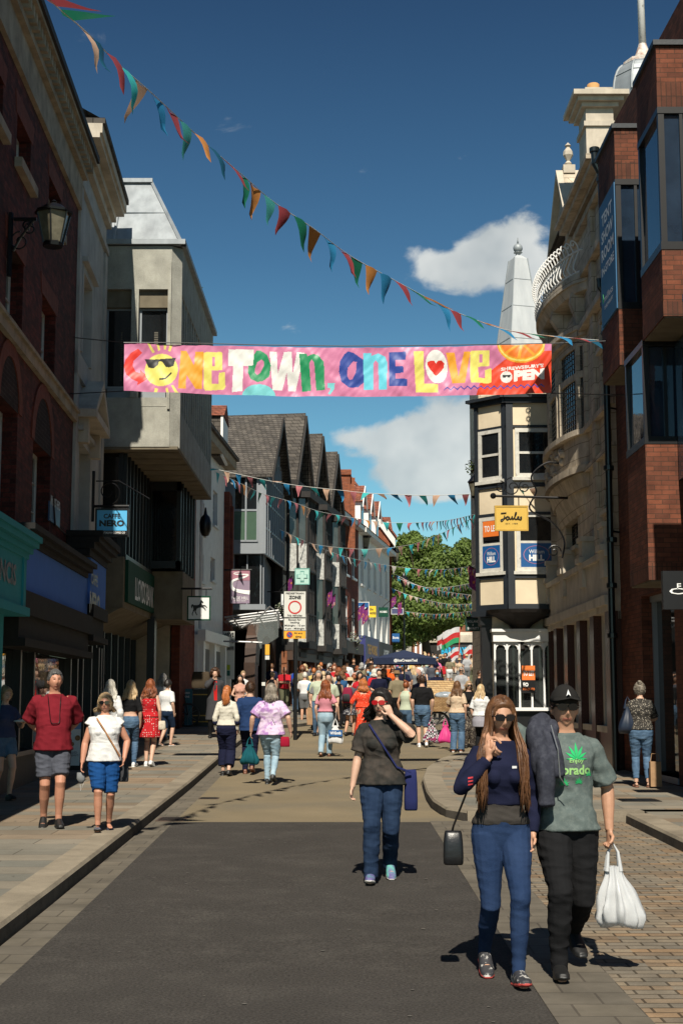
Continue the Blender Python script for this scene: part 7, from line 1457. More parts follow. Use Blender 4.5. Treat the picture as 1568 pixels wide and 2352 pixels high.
LEG = {'stand': ((.10, 0, 0, .12), (.10, 0, 0, .12)), 'walkR': ((.085, -.26, .0, .05), (.085, .24, .05, .05)), 'walkL': ((.085, .24, .05, .05), (.085, -.26, 0, .05)), 'stepR': ((.075, -.13, 0, .05), (.08, .13, .015, .1)), 'stepL': ((.08, .13, .015, .1), (.075, -.13, 0, .05)), 'wide': ((.17, -.03, 0, .2), (.16, .04, 0, .2))}
class Man:
 def __init__(s, sex='m', legs='stand', arms=('down', 'down'), yaw=0, pitch=0, tilt=0, girth=1.0, belly=0, hips=1.0, lean=0, hi=0, vox=None, seat=0):
  s.fem = sex == 'f'; s.key = (sex, legs, arms, round(yaw, 2), round(pitch, 2), round(tilt, 2), girth, belly, hips, lean, hi, vox); s.hi = hi
  s.vox = vox or (.0052 if hi else .015); s.g = girth; s.belly = belly; s.hips = hips; f = s.fem
  L = LEG[legs] if isinstance(legs, str) else legs; st = max(abs(L[0][1]), abs(L[1][1])); s.hz = .93 - st * .14
  dz = s.hz - .93; s.dz = dz; s.lean = lean; s.shw = (.138 if f else .160) * (.5 + .5 * girth); s.L = []
  for i, sg in ((0, -1), (1, 1)):
   x, y, lift, yw = L[i]; hip = V((sg * .085, .0, s.hz - .02)); an = V((sg * x, y + .03, .085 + lift * 1.6)); kn, an = ik(hip, an, .43, .425, (0, -1, .05)); s.L.append((hip, kn, an, sg * yw, lift))
  s.A = []
  for i, sg in ((0, -1), (1, 1)):
   a = arms[i]; w, h = ARM[a] if isinstance(a, str) else a
   sh = V((sg * s.shw, -lean * .5 + .005, 1.395 + dz)); w = V((sg * (w[0] - .025 * (w[0] > .2)) * (1 if not f or w[0] < .2 else .93) * (.55 + .45 * girth), w[1], w[2] + dz)); el, w = ik(sh, w, .285, .255, (sg * h[0], h[1], h[2])); s.A.append((sh, el, w))
  s.Mh = rotz(yaw) @ Matrix.Rotation(pitch, 3, 'X') @ Matrix.Rotation(tilt, 3, 'Y'); s.hc = V((0, -.035 - lean, 1.627 + dz))
 def torso(s, mb, e=0, z0=.80, z1=1.6, neck=True, chest=0):
  f = s.fem; g = s.g; b = s.belly; H = s.hips
  T = [(.80, .13 * H, .085), (.86, .165 * H, .105), (.93, (.175 if f else .163) * H, .118), (1.0, .160 * (H * .5 + .5), .112 + b * .6), (1.08, (.125 if f else .142) * g, .095 + b), (1.16, (.128 if f else .15) * g, .095 + b * .9), (1.25, .148 * g, .108 + (.018 if f else 0) + b * .4), (1.33, .162 * g, .112 + (.014 if f else .0)), (1.39, s.shw + .005, .088), (1.425, s.shw - .025, .072), (1.455, .092, .064), (1.48, .07, .058), (1.50, .058 if not f else .05, .058 if not f else .05)]
  if neck: T += [(1.56, .056 if not f else .047, .06 if not f else .05), (1.60, .056 if not f else .046, .06 if not f else .05)]
  S_ = []
  def row(z):
   for (a, b_) in zip(T, T[1:]):
    if a[0] <= z <= b_[0]: t = (z - a[0]) / (b_[0] - a[0]); return (z, a[1] + (b_[1] - a[1]) * t, a[2] + (b_[2] - a[2]) * t)
   return T[0] if z < T[0][0] else T[-1]
  zs = sorted({max(z0, .80), min(z1, T[-1][0]), *[t[0] for t in T if z0 < t[0] < z1]})
  if z0 < .80: zs = [z0] + zs
  for z in zs:
   _, w, d = row(z); yo = -.012 * SM((z - 1.1) / .2) - s.lean * SM((z - .9) / .6) + (.012 if z < 1.0 else 0) - b * .35 * SM((z - .9) / .1) * (1 - SM((z - 1.2) / .15)) - (.02 * SM((z - 1.48) / .1))
   S_.append(((0, yo, z + s.dz * SM((z - .5) / .3)), (w + e, 0, 0), (0, d + e, 0)))
  loft(mb, S_, 20, .88)
  if f and z1 > 1.3:
   for sx in (-1, 1): mb.ell((sx * .066 * g, -.088 - s.lean * .6 - e, 1.262 + s.dz), (.056 * g, .05 + e, .055), 12)
 def arm(s, mb, i, e=0, t0=0, t1=2, flare=0):
  sh, el, w = s.A[i]; g = s.g * (.86 if s.fem else 1); P_ = []; Rr = []
  for t in [x for x in (0, .3, .6, .85, 1.0, 1.15, 1.4, 1.75, 2.0) if x < t1] + [t1]:
   p = sh.lerp(el, t) if t <= 1 else el.lerp(w, t - 1); r = [(0, .056), (.3, .053), (.6, .047), (.85, .042), (1, .041), (1.15, .043), (1.4, .041), (1.75, .031), (2.0, .027)]
   for (a, ra), (b, rb) in zip(r, r[1:]):
    if a <= t <= b: rr = ra + (rb - ra) * (t - a) / (b - a)
   P_.append(p); Rr.append(rr * g + e + flare * t / max(t1, .1))
  P_.insert(0, sh + (sh - el).normalized() * .02 - V((math.copysign(.04, sh.x), 0, 0))); Rr.insert(0, .046 * g + e * .5); mb.tube(P_, Rr, 12)
 def leg(s, mb, i, e=0, t1=2.0, flare=0, et=None):
  hip, kn, an, yw, lift = s.L[i]; H = s.hips; r = [(0, .098 * H), (.35, .088 * H), (.7, .068 * (H * .5 + .5)), (1, .057), (1.2, .056), (1.4, .056), (1.7, .042), (2.0, .036)]; P_ = []; Rr = []
  for t in [x for x in (0, .2, .35, .55, .7, .85, 1.0, 1.1, 1.2, 1.4, 1.55, 1.7, 1.85, 2.0) if x < t1] + [t1]:
   p = hip.lerp(kn, t) if t <= 1 else kn.lerp(an, t - 1)
   if 1 < t < 1.9: p = p + V((0, .014, 0))
   for (a, ra), (b, rb) in zip(r, r[1:]):
    if a <= t <= b: rr = ra + (rb - ra) * (t - a) / (b - a)
   ee = e if et is None else e + (et - e) * t / 2; P_.append(p); Rr.append(rr * (.96 if s.fem else 1) + ee + flare * max(0, t - .9))
  mb.tube(P_, Rr, 14)
 def hand(s, mb, i, curl=.5, dirv=None, palm=None):
  sh, el, w = s.A[i]; sg = -1 if i == 0 else 1; d = V(dirv).normalized() if dirv else (w - el).normalized(); pn = V(palm) if palm else V((-sg, -.25, 0)); pn = (pn - d * pn.dot(d)).normalized(); u = d.cross(pn) * sg
  k = .92 if s.fem else 1.03; wd = .038 * k
  fwd = u if u.y < 0 or abs(u.y) < .2 and u.z > 0 else -u
  loft(mb, [(w - d * .01, fwd * .026 * k, pn * .019), (w + d * .03 * k, fwd * .034 * k, pn * .016), (w + d * .07 * k, fwd * wd, pn * .0135), (w + d * .088 * k, fwd * wd * .95, pn * .010)], 10)
  for j, (off, ln) in enumerate(((.78, .068), (.27, .077), (-.25, .072), (-.75, .056))):
   b = w + d * .082 * k + fwd * off * wd; c_ = curl * (1 + .12 * j); p1 = b + (d * math.cos(c_ * .5) + pn * math.sin(c_ * .5)) * ln * k * .45; p2 = p1 + (d * math.cos(c_ * 1.4) + pn * math.sin(c_ * 1.4)) * ln * k * .32; p3 = p2 + (d * math.cos(c_ * 2.2) + pn * math.sin(c_ * 2.2)) * ln * k * .26
   mb.tube([b - d * .015, p1, p2, p3], [.0095 * k, .009 * k, .0085 * k, .0062 * k], 8)
  tb = w + d * .022 * k + fwd * .026 * k; t1 = tb + (d * .6 + fwd * .8).normalized() * .036 * k + pn * .006; t2 = t1 + (d * .95 + fwd * .35 + pn * .35 * curl).normalized() * .03 * k; t3 = t2 + (d + pn * .7 * curl).normalized() * .022 * k; mb.tube([tb - fwd * .01, t1, t2, t3], [.013 * k, .0115 * k, .010 * k, .007 * k], 8)
 def body(s, hands=None, leghide=False):
  key = ('body',) + s.key
  if key in MC: return MC[key]
  mb = MB(); s.torso(mb)
  for i in (0, 1):
   s.arm(mb, i); s.leg(mb, i); h = (hands or {}).get(i, {}); s.hand(mb, i, **h)
   hip, kn, an, yw, lift = s.L[i]; Mf = rotz(yw); loft(mb, [(an + Mf @ V((0, .05, -.03)), Mf @ V((.022, 0, 0)), (0, 0, .022)), (an + Mf @ V((0, .0, -.04)), Mf @ V((.027, 0, 0)), (0, 0, .03)), (an + Mf @ V((0, -.09, -.06)), Mf @ V((.034, 0, 0)), (0, 0, .015)), (an + Mf @ V((0, -.135, -.064)), Mf @ V((.026, 0, 0)), (0, 0, .01))], 10)
  nu, nv = (48, 40) if s.hi else (28, 24); ds = sphere_dirs(nu, nv); mb.add([s.hc + s.Mh @ headf(d, 0, s.fem) for d in ds], sphere_faces(nu, nv))
  for sx in (-1, 1): mb.ell(s.hc + s.Mh @ V((sx * .077, .008, -.008)), (.011, .02, .032), 10, s.Mh)
  for a, b in ((V((0, .0, 1.50 + s.dz)), s.hc + s.Mh @ V((0, .02, -.05))),): mb.tube([a + V((0, -.015 - s.lean, 0)), b], [.055 if not s.fem else .046, .053 if not s.fem else .045], 12)
  Mi = s.Mh.transposed()
  def mf(c):
   q = Mi @ (V(c) - s.hc)
   if q.y > -.05 or q.z < -.12 or q.z > .06: return 0
   if abs(q.z + .062) < .0085 and abs(q.x) < .026: return 1
   if abs(abs(q.x) - .029) < .011 and abs(q.z - .010) < .0045: return 2
   if abs(abs(q.x) - .031) < .017 and abs(q.z - .029) < .004: return 3
   return 0
  MC[key] = finish(mb, key, s.vox, 2 if s.hi else 1, None, mf if s.hi else None, 4 if s.hi else 1); return MC[key]
 def top(s, sleeve=.75, hem=.95, e=.014, flare=.01, neck=1.475, wr=.005, loose=0, key0='', cut=0):
  key = ('top', sleeve, hem, e, flare, neck, loose, cut, wr) + s.key
  if key in MC: return MC[key]
  mb = MB(); s.torso(mb, e + loose * .5, hem, neck, False)
  if hem < 1.05: loft(mb, [((0, -.0 - s.lean * .3 + (.0), hem + s.dz), ((.166 * s.hips + e + flare + loose), 0, 0), (0, .118 + s.belly * .5 + e + flare + loose, 0)), ((0, -.01 - s.lean * .4 - s.belly * .35, 1.12 + s.dz), (.125 * s.g + e + loose + .005, 0, 0), (0, .09 + s.belly + e + loose, 0))], 20, .88)
  if sleeve > 0:
   for i in (0, 1): s.arm(mb, i, e * .8 + loose * .3, 0, sleeve, flare * .9 if sleeve < 1.2 else .0); mb.ell(s.A[i][0] + V((-.015 if s.A[i][0].x > 0 else .015, 0, -.012)), (.06 + e * .6, .062 + e * .6, .055 + e * .4), 12)
  MC[key] = finish(mb, key, s.vox * 1.15, 9 if s.hi else 3, (wr, 7, 1.5) if s.hi else None); return MC[key]
 def trousers(s, t1=2.06, e=.010, flare=0, waist=1.03, wr=.004, et=None):
  key = ('trousers', t1, e, flare, waist, et) + s.key
  if key in MC: return MC[key]
  mb = MB(); s.torso(mb, e, .80, waist, False)
  for i in (0, 1):
   s.leg(mb, i, e, t1, flare, et)
   if t1 > 1.9:
    an = s.L[i][2]; kn = s.L[i][1]; 
  MC[key] = finish(mb, key, s.vox * 1.15, 3, (wr, 7, 2.4) if s.hi else None); return MC[key]
 def skirt(s, hem=.45, w=.28, waist=1.06, top=None, wr=.012):
  key = ('skirt', hem, w, waist) + s.key
  if key in MC: return MC[key]
  mb = MB(); secs = []
  for k in range(9):
   t = k / 8; z = hem + (waist - hem) * t; ww = w + (.13 - w) * SM(t * .95); dd = w * .8 + (.105 - w * .8) * SM(t * .95)
   if .82 < z < 1.0: ww = max(ww, .185 * s.hips); dd = max(dd, .13)
   secs.append(((0, 0, z), (ww, 0, 0), (0, dd, 0)))
  loft(mb, secs, 28, .95); MC[key] = finish(mb, key, s.vox * 1.2, 2, (wr, 10, .25)); return MC[key]
 def shoes(s, i, high=.0, e=.008, sole=.02, style='shoe'):
  key = ('shoe', i, high, e, style) + s.key
  if key in MC: return MC[key]
  hip, kn, an, yw, lift = s.L[i]; toe_up = .05 if (an.y < -.1 and s.hi) else (-.0 if not lift else -.25)
  Mf = rotz(yw) @ Matrix.Rotation(-toe_up * 3 if toe_up > 0 else -toe_up * 1.2, 3, 'X'); o = an + V((0, 0, -.085)); mb = MB(); X = lambda a, b, c: o + Mf @ V((a, b, c)); U = lambda w: Mf @ V((w, 0, 0)); W = lambda h: Mf @ V((0, 0, h))
  if style == 'shoe': loft(mb, [(X(0, .075, .035), U(.02), W(.02)), (X(0, .065, .045), U(.034), W(.04)), (X(0, .03, .055), U(.038), W(.05 + high)), (X(0, -.03, .052), U(.041), W(.054)), (X(0, -.09, .038), U(.046), W(.040)), (X(0, -.15, .03), U(.044), W(.025)), (X(0, -.185, .027), U(.026), W(.016))], 14, .9)
  else:
   loft(mb, [(X(0, -.07, .03), U(.048), W(.028)), (X(0, -.10, .03), U(.047), W(.026))], 12)
  loft(mb, [(X(0, .085, .011), U(.024), W(.012)), (X(0, .06, .012), U(.04), W(.013)), (X(0, -.0, .012), U(.038), W(.013)), (X(0, -.09, .012), U(.049), W(.013)), (X(0, -.16, .015), U(.044), W(.012)), (X(0, -.195, .02), U(.024), W(.008))], 14, .8)
  Mi = Mf.transposed()
  MC[key] = finish(mb, key, .006 if s.hi else .014, 1, None, (lambda c: 1 if (Mi @ (V(c) - o)).z < .024 else 0), 2); return MC[key]
 def hair(s, style='short', thick=.014, L=.3, seed=0, n=150, front=0, wave=.01, spread=1.3, part=0):
  key = ('hair', style, thick, L, seed, n, front, wave) + s.key
  if key in MC: return MC[key]
  fem = s.fem; nu, nv = (44, 36) if s.hi else (26, 20); rnd = random.Random(seed)
  def line(d):
   hyp = math.hypot(d.x, d.y) + 1e-6; c = -d.y / hyp
   pts = [(1, .56), (.75, .50), (.55, .22), (.3, -.02), (.1, -.12), (-.15, -.1), (-.4, -.35), (-1, -.55)] if style in ('short', 'bald') else [(1, .60), (.8, .5), (.62, .1), (.45, -.35), (-.1, -.6), (-1, -.7)]
   for (a, la), (b, lb) in zip(pts, pts[1:]):
    if c >= b: return la + (lb - la) * (a - c) / (a - b)
   return pts[-1][1]
  lump = .25 if style == 'short' else .15
  if style == 'curly': lump = .9
  mb = MB(); vs = []
  for d in sphere_dirs(nu, nv):
   w = SM((d.z - line(d)) / .16 + .5); nz = noise.noise(d * (9 if style == 'curly' else 5) + V((seed, 0, 0)))
   off = -.012 + (thick + .012) * w * (1 + lump * nz) + (.006 * w if d.z > .6 else 0)
   if style == 'bald': off = -.012 + .014 * w * (0 if d.z > .35 else 1)
   vs.append(s.hc + s.Mh @ headf(d, off, fem, 1))
  mb.add(vs, sphere_faces(nu, nv)); extra = MB()
  if style == 'bun': extra.ball(s.hc + s.Mh @ V((0, .07, .115)), .042, 12); extra.ball(s.hc + s.Mh @ V((.01, .09, .13)), .03, 10)
  if style in ('long', 'curly', 'bob', 'pony'):
   for q in range(n):
    if style == 'pony': a = math.pi / 2 + rnd.gauss(0, .12); a0 = a
    else: a0 = math.pi / 2 + (rnd.random() - .5) * math.pi * (1.12 + front * .28); a = a0
    dz0 = .2 + .75 * rnd.random(); pts = []
    if style == 'long' and q % 2 == 0:
     sg = 1 if q % 4 == 0 else -1; yv = rnd.uniform(-.62 if front else -.3, .7); zz = math.sqrt(1 - yv * yv)
     for fr_ in (.02, .3, .58, .85, 1.0):
      an_ = fr_ * (1.5 + .15 * rnd.random()); d_ = V((sg * math.sin(an_) * zz, yv * (1 - .25 * fr_) + .18 * fr_, math.cos(an_) * zz)).normalized(); pts.append(s.hc + s.Mh @ headf(d_, thick * (.9 + .35 * rnd.random()), fem, 0))
     a = math.atan2(pts[-1].y - s.hc.y, pts[-1].x - s.hc.x)
    for dzz in (() if pts else (dz0, .1, -.25)):
     if dzz > dz0: continue
     rr = math.sqrt(max(0, 1 - dzz * dzz)); pts.append(s.hc + s.Mh @ headf(V((rr * math.cos(a), rr * math.sin(a), dzz)), thick * (.7 + .5 * rnd.random()), fem, 1))
    if style == 'pony': pts = [s.hc + s.Mh @ V((rnd.gauss(0, .01), .1, .06)), s.hc + s.Mh @ V((rnd.gauss(0, .02), .14, .05))]
    p = pts[-1]; fr = math.sin(a) < .25 and front > 0; Lz = L * (.72 + .33 * rnd.random()); k = 7; ph = rnd.random() * 6; ph = ph if style == 'curly' else 2.2 * a0 + rnd.random() * 1.2
    side = 1 if p.x > s.hc.x else -1; tx = p.x * spread + rnd.gauss(0, .012); ty = p.y + (.03 + .02 * rnd.random() if style != 'pony' else .03)
    if fr: tx = s.hc.x + side * (.095 + .05 * rnd.random()) + (-.02 if side < 0 else 0); ty = s.hc.y - .085 - .055 * rnd.random()
    for j in range(1, k + 1):
     t = j / k; e = SM(t * 1.6); x = p.x + (tx - p.x) * e; y = p.y + (ty - p.y) * e; z = p.z - Lz * t; wv = wave * (1 if style != 'curly' else 2.2)
     x += wv * math.sin(ph + t * 9) * t; y += wv * math.cos(ph + t * 9) * t * .6
     if not fr and style != 'bob': y = max(y, s.hc.y + .035 + .10 * SM((s.hc.z - .1 - z) / .12) * (1 if abs(x) < .17 else .4))
     pts.append(V((x, y, z)))
    m_ = len(pts); r0 = (.011 if style == 'curly' else .0068) * (1 if s.hi else 1.5) * (1.35 if n < 100 else 1); extra.tube(pts, [r0 * (1 if i < m_ - 3 else .85 - .28 * (i - m_ + 3)) for i in range(m_)], 5, flat=.6)
  if s.hi and style in ('short', 'bun'):
   for q in range(520):
    d = V((rnd.gauss(0, 1), rnd.gauss(0, 1), rnd.gauss(.3, 1))).normalized()
    if d.z < line(d) - .02: continue
    p0 = s.hc + s.Mh @ headf(d, thick * .6, fem, 1); p1 = s.hc + s.Mh @ headf((d + V((rnd.gauss(0, .05), .22, -.05 - .12 * rnd.random()))).normalized(), thick * (1.1 + .5 * rnd.random()) + .003, fem, 1); extra.tube([p0, (p0 + p1) / 2 + (p1 - s.hc).normalized() * .004, p1], [.004, .0038, .0015], 4)
  b = len(mb.v); me = bpy.data.meshes.new('hair'); me.from_pydata([tuple(v) for v in mb.v + extra.v], [], mb.f + [[b + i for i in f] for f in extra.f]); me.materials.append(None)
  me.polygons.foreach_set('use_smooth', [True] * len(me.polygons)); me.update()
  bm = bmesh.new(); bm.from_mesh(me); bmesh.ops.recalc_face_normals(bm, faces=bm.faces); bm.to_mesh(me); bm.free(); MC[key] = me; return me
 def glasses(s, dark=True, w=.03, h=.022):
  mb = MB(); H = lambda x, y, z: s.hc + s.Mh @ V((x, y, z))
  for sx in (-1, 1):
   loft(mb, [(H(sx * .032, -.101, .012), s.Mh @ V((w, .006 * sx, 0)), s.Mh @ V((0, 0, h))), (H(sx * .032, -.092, .012), s.Mh @ V((w, .006 * sx, 0)), s.Mh @ V((0, 0, h)))], 12, .75)
   mb.tube([H(sx * .058, -.094, .018), H(sx * .082, -.05, .016), H(sx * .083, .01, .008)], .004, 5)
  mb.tube([H(-.01, -.101, .016), H(.01, -.101, .016)], .004, 5); me = bpy.data.meshes.new('sunglasses'); me.from_pydata([tuple(v) for v in mb.v], [], mb.f); me.materials.append(None); me.update(); return me
def put(par, name, me, mats, label=None):
 o = bpy.data.objects.new(name, me); COL.objects.link(o); o.parent = par
 if not isinstance(mats, (list, tuple)): mats = [mats]
 for i, m in enumerate(mats[:len(me.materials)]): o.material_slots[i].link = 'OBJECT'; o.material_slots[i].material = m
 return tag(o, label)
def skin(name, c): return mat('skin_' + name, c, .55, .12, 14, bump=.1, bs=120, sss=.0)
SK = {'fair': skin('fair', (.56, .34, .24)), 'tan': skin('tan', (.47, .25, .155)), 'red': skin('ruddy', (.50, .235, .15)), 'dark': skin('dark', (.11, .05, .03)), 'brown': skin('brown', (.22, .11, .065))}
m_lip = mat('lips', (.36, .13, .09), .5, .1); m_eye = mat('eyes', (.09, .055, .04), .2, .1); m_brow = mat('brows', (.15, .08, .05), .8, .1)
def fabric(n, c, c2=None, **k): return mat('cloth_' + n, c, k.pop('rough', .9), k.pop('var', .12), k.pop('vs', 8), bump=.25, bs=k.pop('bs', 90), spec=.2, col2=c2, **k)
def hairm(n, c, c2=None, **k): return mat('hair_' + n, c, .45, .2, 10, bump=.3, bs=60, kind='hair', spec=.35, col2=c2, **k)
HR = {'rich': hairm('rich_brown', (.045, .02, .01), (.17, .075, .03)), 'iron': hairm('iron_grey', (.045, .043, .042), (.13, .125, .12)), 'dkbrown': hairm('dark_brown', (.022, .012, .008), (.07, .032, .015)), 'brown': hairm('brown', (.07, .033, .015), (.17, .08, .035)), 'black': hairm('black', (.008, .007, .007), (.025, .02, .018)), 'blonde': hairm('blonde', (.36, .24, .12), (.62, .47, .28)), 'dblonde': hairm('dark_blonde', (.2, .13, .07), (.42, .30, .17)), 'grey': hairm('grey', (.17, .16, .15), (.38, .37, .35)), 'ginger': hairm('ginger', (.24, .07, .02), (.5, .17, .05)), 'silver': hairm('silver', (.42, .40, .35), (.66, .62, .54)), 'bgrey': hairm('brown_grey', (.09, .075, .06), (.3, .26, .21)), 'auburn': hairm('auburn', (.09, .025, .012), (.3, .09, .03))}
m_denim = fabric('blue_denim', (.045, .085, .15), (.11, .18, .27), kind='denim'); m_dkden = fabric('dark_denim', (.010, .02, .045), (.025, .045, .09), kind='denim'); m_ltden = fabric('light_denim', (.18, .28, .36), (.36, .47, .54), kind='denim'); m_skinny = fabric('bright_blue_denim', (.012, .026, .066), (.024, .044, .10), kind='denim')
m_navy = fabric('navy', (.012, .014, .035)); m_blk = fabric('black', (.012, .012, .013)); m_wht = fabric('white', (.68, .68, .68)); m_gry = fabric('grey', (.17, .175, .18)); m_dgry = fabric('dark_grey', (.05, .05, .055))
m_sblk = mat('black_shoe', (.012, .012, .012), .5, .2); m_swht = mat('white_sole', (.62, .6, .56), .6, .1); m_sbrn = mat('brown_shoe', (.16, .06, .03), .5, .2); m_lens = mat('dark_lens', (.006, .006, .008), .06, 0, spec=.8)
ppl = 0
def person(label, px, foot=None, head=None, h=1.7, face=180, Y=None, dz=0, sex='m', legs='stand', arms=('down', 'down'), skin='fair', hair=('short', 'brown'), top=None, bot=None, shoe=(m_sblk, m_sblk), hi=0, man=None, glasses=False, group='people walking and standing in the street', **mk):
 """place by feet pixel, or by head-top pixel (foot hidden)"""
 if foot is not None: g = G(px, foot, dz)
 elif Y is not None: g = V((ray(px, 1560).x * Y, Y, zr(Y) + dz))
 else:
  lo, hi_ = 20.0, 150.0; best = None
  for i in range(261):
   y = 20 + i * .5; zz = zr(y) + dz + h - HC; pyy = CY - FP * math.tan(math.atan(zz / y) - PITCH); e = abs(pyy - head)
   if best is None or e < best[0] - .02: best = (e, y)
  y = best[1]; g = V((ray(px, head).x * y, y, zr(y) + dz))
 root = thing('person', g, label, 'person', group, rz=R(face - 0)); k = h / 1.752; root.scale = (k, k, k)
 hands = mk.pop('hands', None)
 M_ = Man(sex, legs, arms, hi=hi, vox=None if hi else (.015 if g.y < 45 else .022), **mk)
 bm_ = M_.body(hands); put(root, 'body', bm_, [SK[skin], m_lip, m_eye, m_brow])
 if hair:
  st, c = hair[0], hair[1]; kw = hair[2] if len(hair) > 2 else {}; kw = dict(kw)
  if not hi and st in ('long', 'curly', 'pony', 'bob'): kw.setdefault('n', 70); kw['n'] = min(kw['n'], 70)
  put(root, 'hair', M_.hair(st, **kw), HR[c])
 if bot:
  kind, m, kw = bot[0], bot[1], dict(bot[2]) if len(bot) > 2 else {}
  put(root, kind, M_.skirt(**kw) if kind in ('skirt', 'dress_skirt') else M_.trousers(**kw), m)
 if top:
  kind, m, kw = top[0], top[1], dict(top[2]) if len(top) > 2 else {}
  put(root, kind, M_.top(**kw), m)
 if shoe:
  for i in (0, 1): put(root, 'shoe', M_.shoes(i, style=shoe[2] if len(shoe) > 2 else 'shoe'), shoe[:2])
 if glasses: put(root, 'sunglasses', M_.glasses(), m_lens)
 return root, M_
def wpt(root, p):
 return root.location + rotz(root.rotation_euler.z) @ (V(p) * root.scale.x)
# ---- small carried things
def bagthing(name, p, label, cat, group=None): return thing(name, p, label, cat, group)
def carrier(name, p, w, h, d, m, label, cat='bag', sway=0, handles=True, seed=1, hole=True, mh=None, crump=.25):
 """soft bag hanging from point p (the hand)"""
 th = thing(name, p, label, cat); p = V(p); rnd = random.Random(seed); mb = MB(); n, k = 44, 14; vs = []; hh = .28 * h
 for i in range(k + 1):
  t = i / k; z = -hh - (h - hh) * t; ww = w * (.32 + .72 * SM(t * 1.15)) * (1 - .12 * SM((t - .85) / .15)); dd = d * (.35 + .7 * SM(t * 1.3)) * (1 - .35 * SM((t - .88) / .12))
  for j in range(n):
   q = 2 * math.pi * j / n; fo = 1 + crump * .5 * math.sin(q * 9 + seed + 2 * t) * (1 - .6 * t) + crump * .3 * noise.noise(V((q * 2, t * 4, seed))); vs.append(p + V((ww / 2 * math.cos(q) * fo + sway * t * w, dd / 2 * math.sin(q) * fo, z - .03 * h * math.cos(q * 2 + 1) * t)))
 mb.add(vs, [(i * n + j, i * n + (j + 1) % n, (i + 1) * n + (j + 1) % n, (i + 1) * n + j) for i in range(k) for j in range(n)] + [tuple(range(k * n, (k + 1) * n))]); mb.build('bag_body', m, th, smooth=True)
 if handles:
  for sy in (-1, 1):
   mb = MB(); mb.tube([p + V((-w * .17, sy * d * .12, -hh - .03)), p + V((-.03, sy * .01, -hh * .4)), p + V((0, 0, 0)), p + V((.03, sy * .01, -hh * .4)), p + V((w * .17, sy * d * .12, -hh - .03))], [.018 * w / .3, .009, .007, .009, .018 * w / .3], 6); mb.build('handle', mh or m, th)
 return th
def boxbag(name, p, w, h, d, m, label, cat='bag', strap=None, mh=None, rz=0):
 th = thing(name, p, label, cat); p = V(p); M_ = rotz(rz); mb = MB(); secs = [(p + V((0, 0, -h * t)), M_ @ V((w / 2 * a, 0, 0)), M_ @ V((0, d / 2 * b, 0))) for t, a, b in ((0, .80, .35), (.08, .88, .6), (.35, .98, .9), (.75, 1.02, 1.0), (.95, 1.0, .95), (1.0, .9, .8))]
 loft(mb, secs, 20, .55); mb.build('bag_body', m, th, smooth=True)
 if strap: mb = MB(); mb.tube(strap, .011, 6, flat=.5); mb.build('strap', mh or m, th)
 return th
def paperbag(p, w, h, label):
 th = thing('paper_bag', p, label, 'bag'); p = V(p); mb = MB(); mb.hexa([p + V(v) for v in ((-w / 2, -.06, -h), (w / 2, -.06, -h), (w / 2, .06, -h), (-w / 2, .06, -h), (-w / 2 * .97, -.05, -.12), (w / 2 * .97, -.05, -.12), (w / 2, .05, -.12), (-w / 2, .05, -.12))]); mb.build('bag_body', mat('brown_paper', (.36, .22, .12), .8, .2, 6), th)
 mb = MB(); mb.tube([p + V((-.07, 0, -.12)), p + V((-.05, 0, 0)), p + V((.05, 0, 0)), p + V((.07, 0, -.12))], .006, 5); mb.build('handle', MATS['brown_paper'], th); return th
def strapl(M_, root, sx=1, z1=1.43, z0=.95, back=False, r=.10, e=.02):
 """cross-body strap from one shoulder to the opposite hip, lying on the torso"""
 pts = []
 for i in range(7):
  t = i / 6; z = z1 + (z0 - z1) * t; x = sx * (.11 - .30 * t); d = .125 + (.035 if M_.fem and abs(z - 1.27) < .1 and not back else 0) + M_.belly * .9 * (1 if 1.0 < z < 1.2 and not back else .3) - (.045 if z > 1.38 else 0)
  pts.append(wpt(root, (x, (1 if back else -1) * d - M_.lean * SM((z - .9) / .6) - e * .4, z + M_.dz)))
 return pts
# ===== foreground figures
m_asole = mat('red_sole', (.45, .06, .05), .6); m_sneak = mat('black_white_sneaker', (.03, .03, .035), .6, .3, 10, col2=(.5, .48, .45), vs2=18, p0=.55, p1=.6)
A, MA = person('young woman in navy cropped sweatshirt and blue skinny jeans with very long brown hair', 1155, foot=2252, h=1.71, face=4, sex='f', legs=((.075, .20, .03, .05), (.06, -.22, .0, .05)), arms=(((.10, -.16, 1.38), (.9, -.1, -1.0)), ((.235, -.04, .90), (.3, .5, 0))), yaw=.12, pitch=.16, girth=.94, hips=1.03, skin='tan', hi=1,
 hair=('long', 'rich', dict(L=.52, front=1, n=600, thick=.016, wave=.012, seed=3)), top=('sweatshirt', m_navy, dict(sleeve=1.93, hem=1.09, e=.018, flare=.012, wr=.005)), bot=('jeans', m_skinny, dict(e=.006, et=.004, waist=1.0, wr=.003)), shoe=(m_sneak, m_asole), glasses=True, hands={0: dict(curl=.9, dirv=(-.25, .15, .9), palm=(.6, .5, 0)), 1: dict(curl=.7)}, group='couple walking arm in arm')
tt = MB(); MA.torso(tt, .012, .97, 1.2, False); put(A, 't_shirt', finish(tt, ('undershirt',), .007, 4, (.004, 9, 2.5)), fabric('charcoal', (.045, .04, .036)))
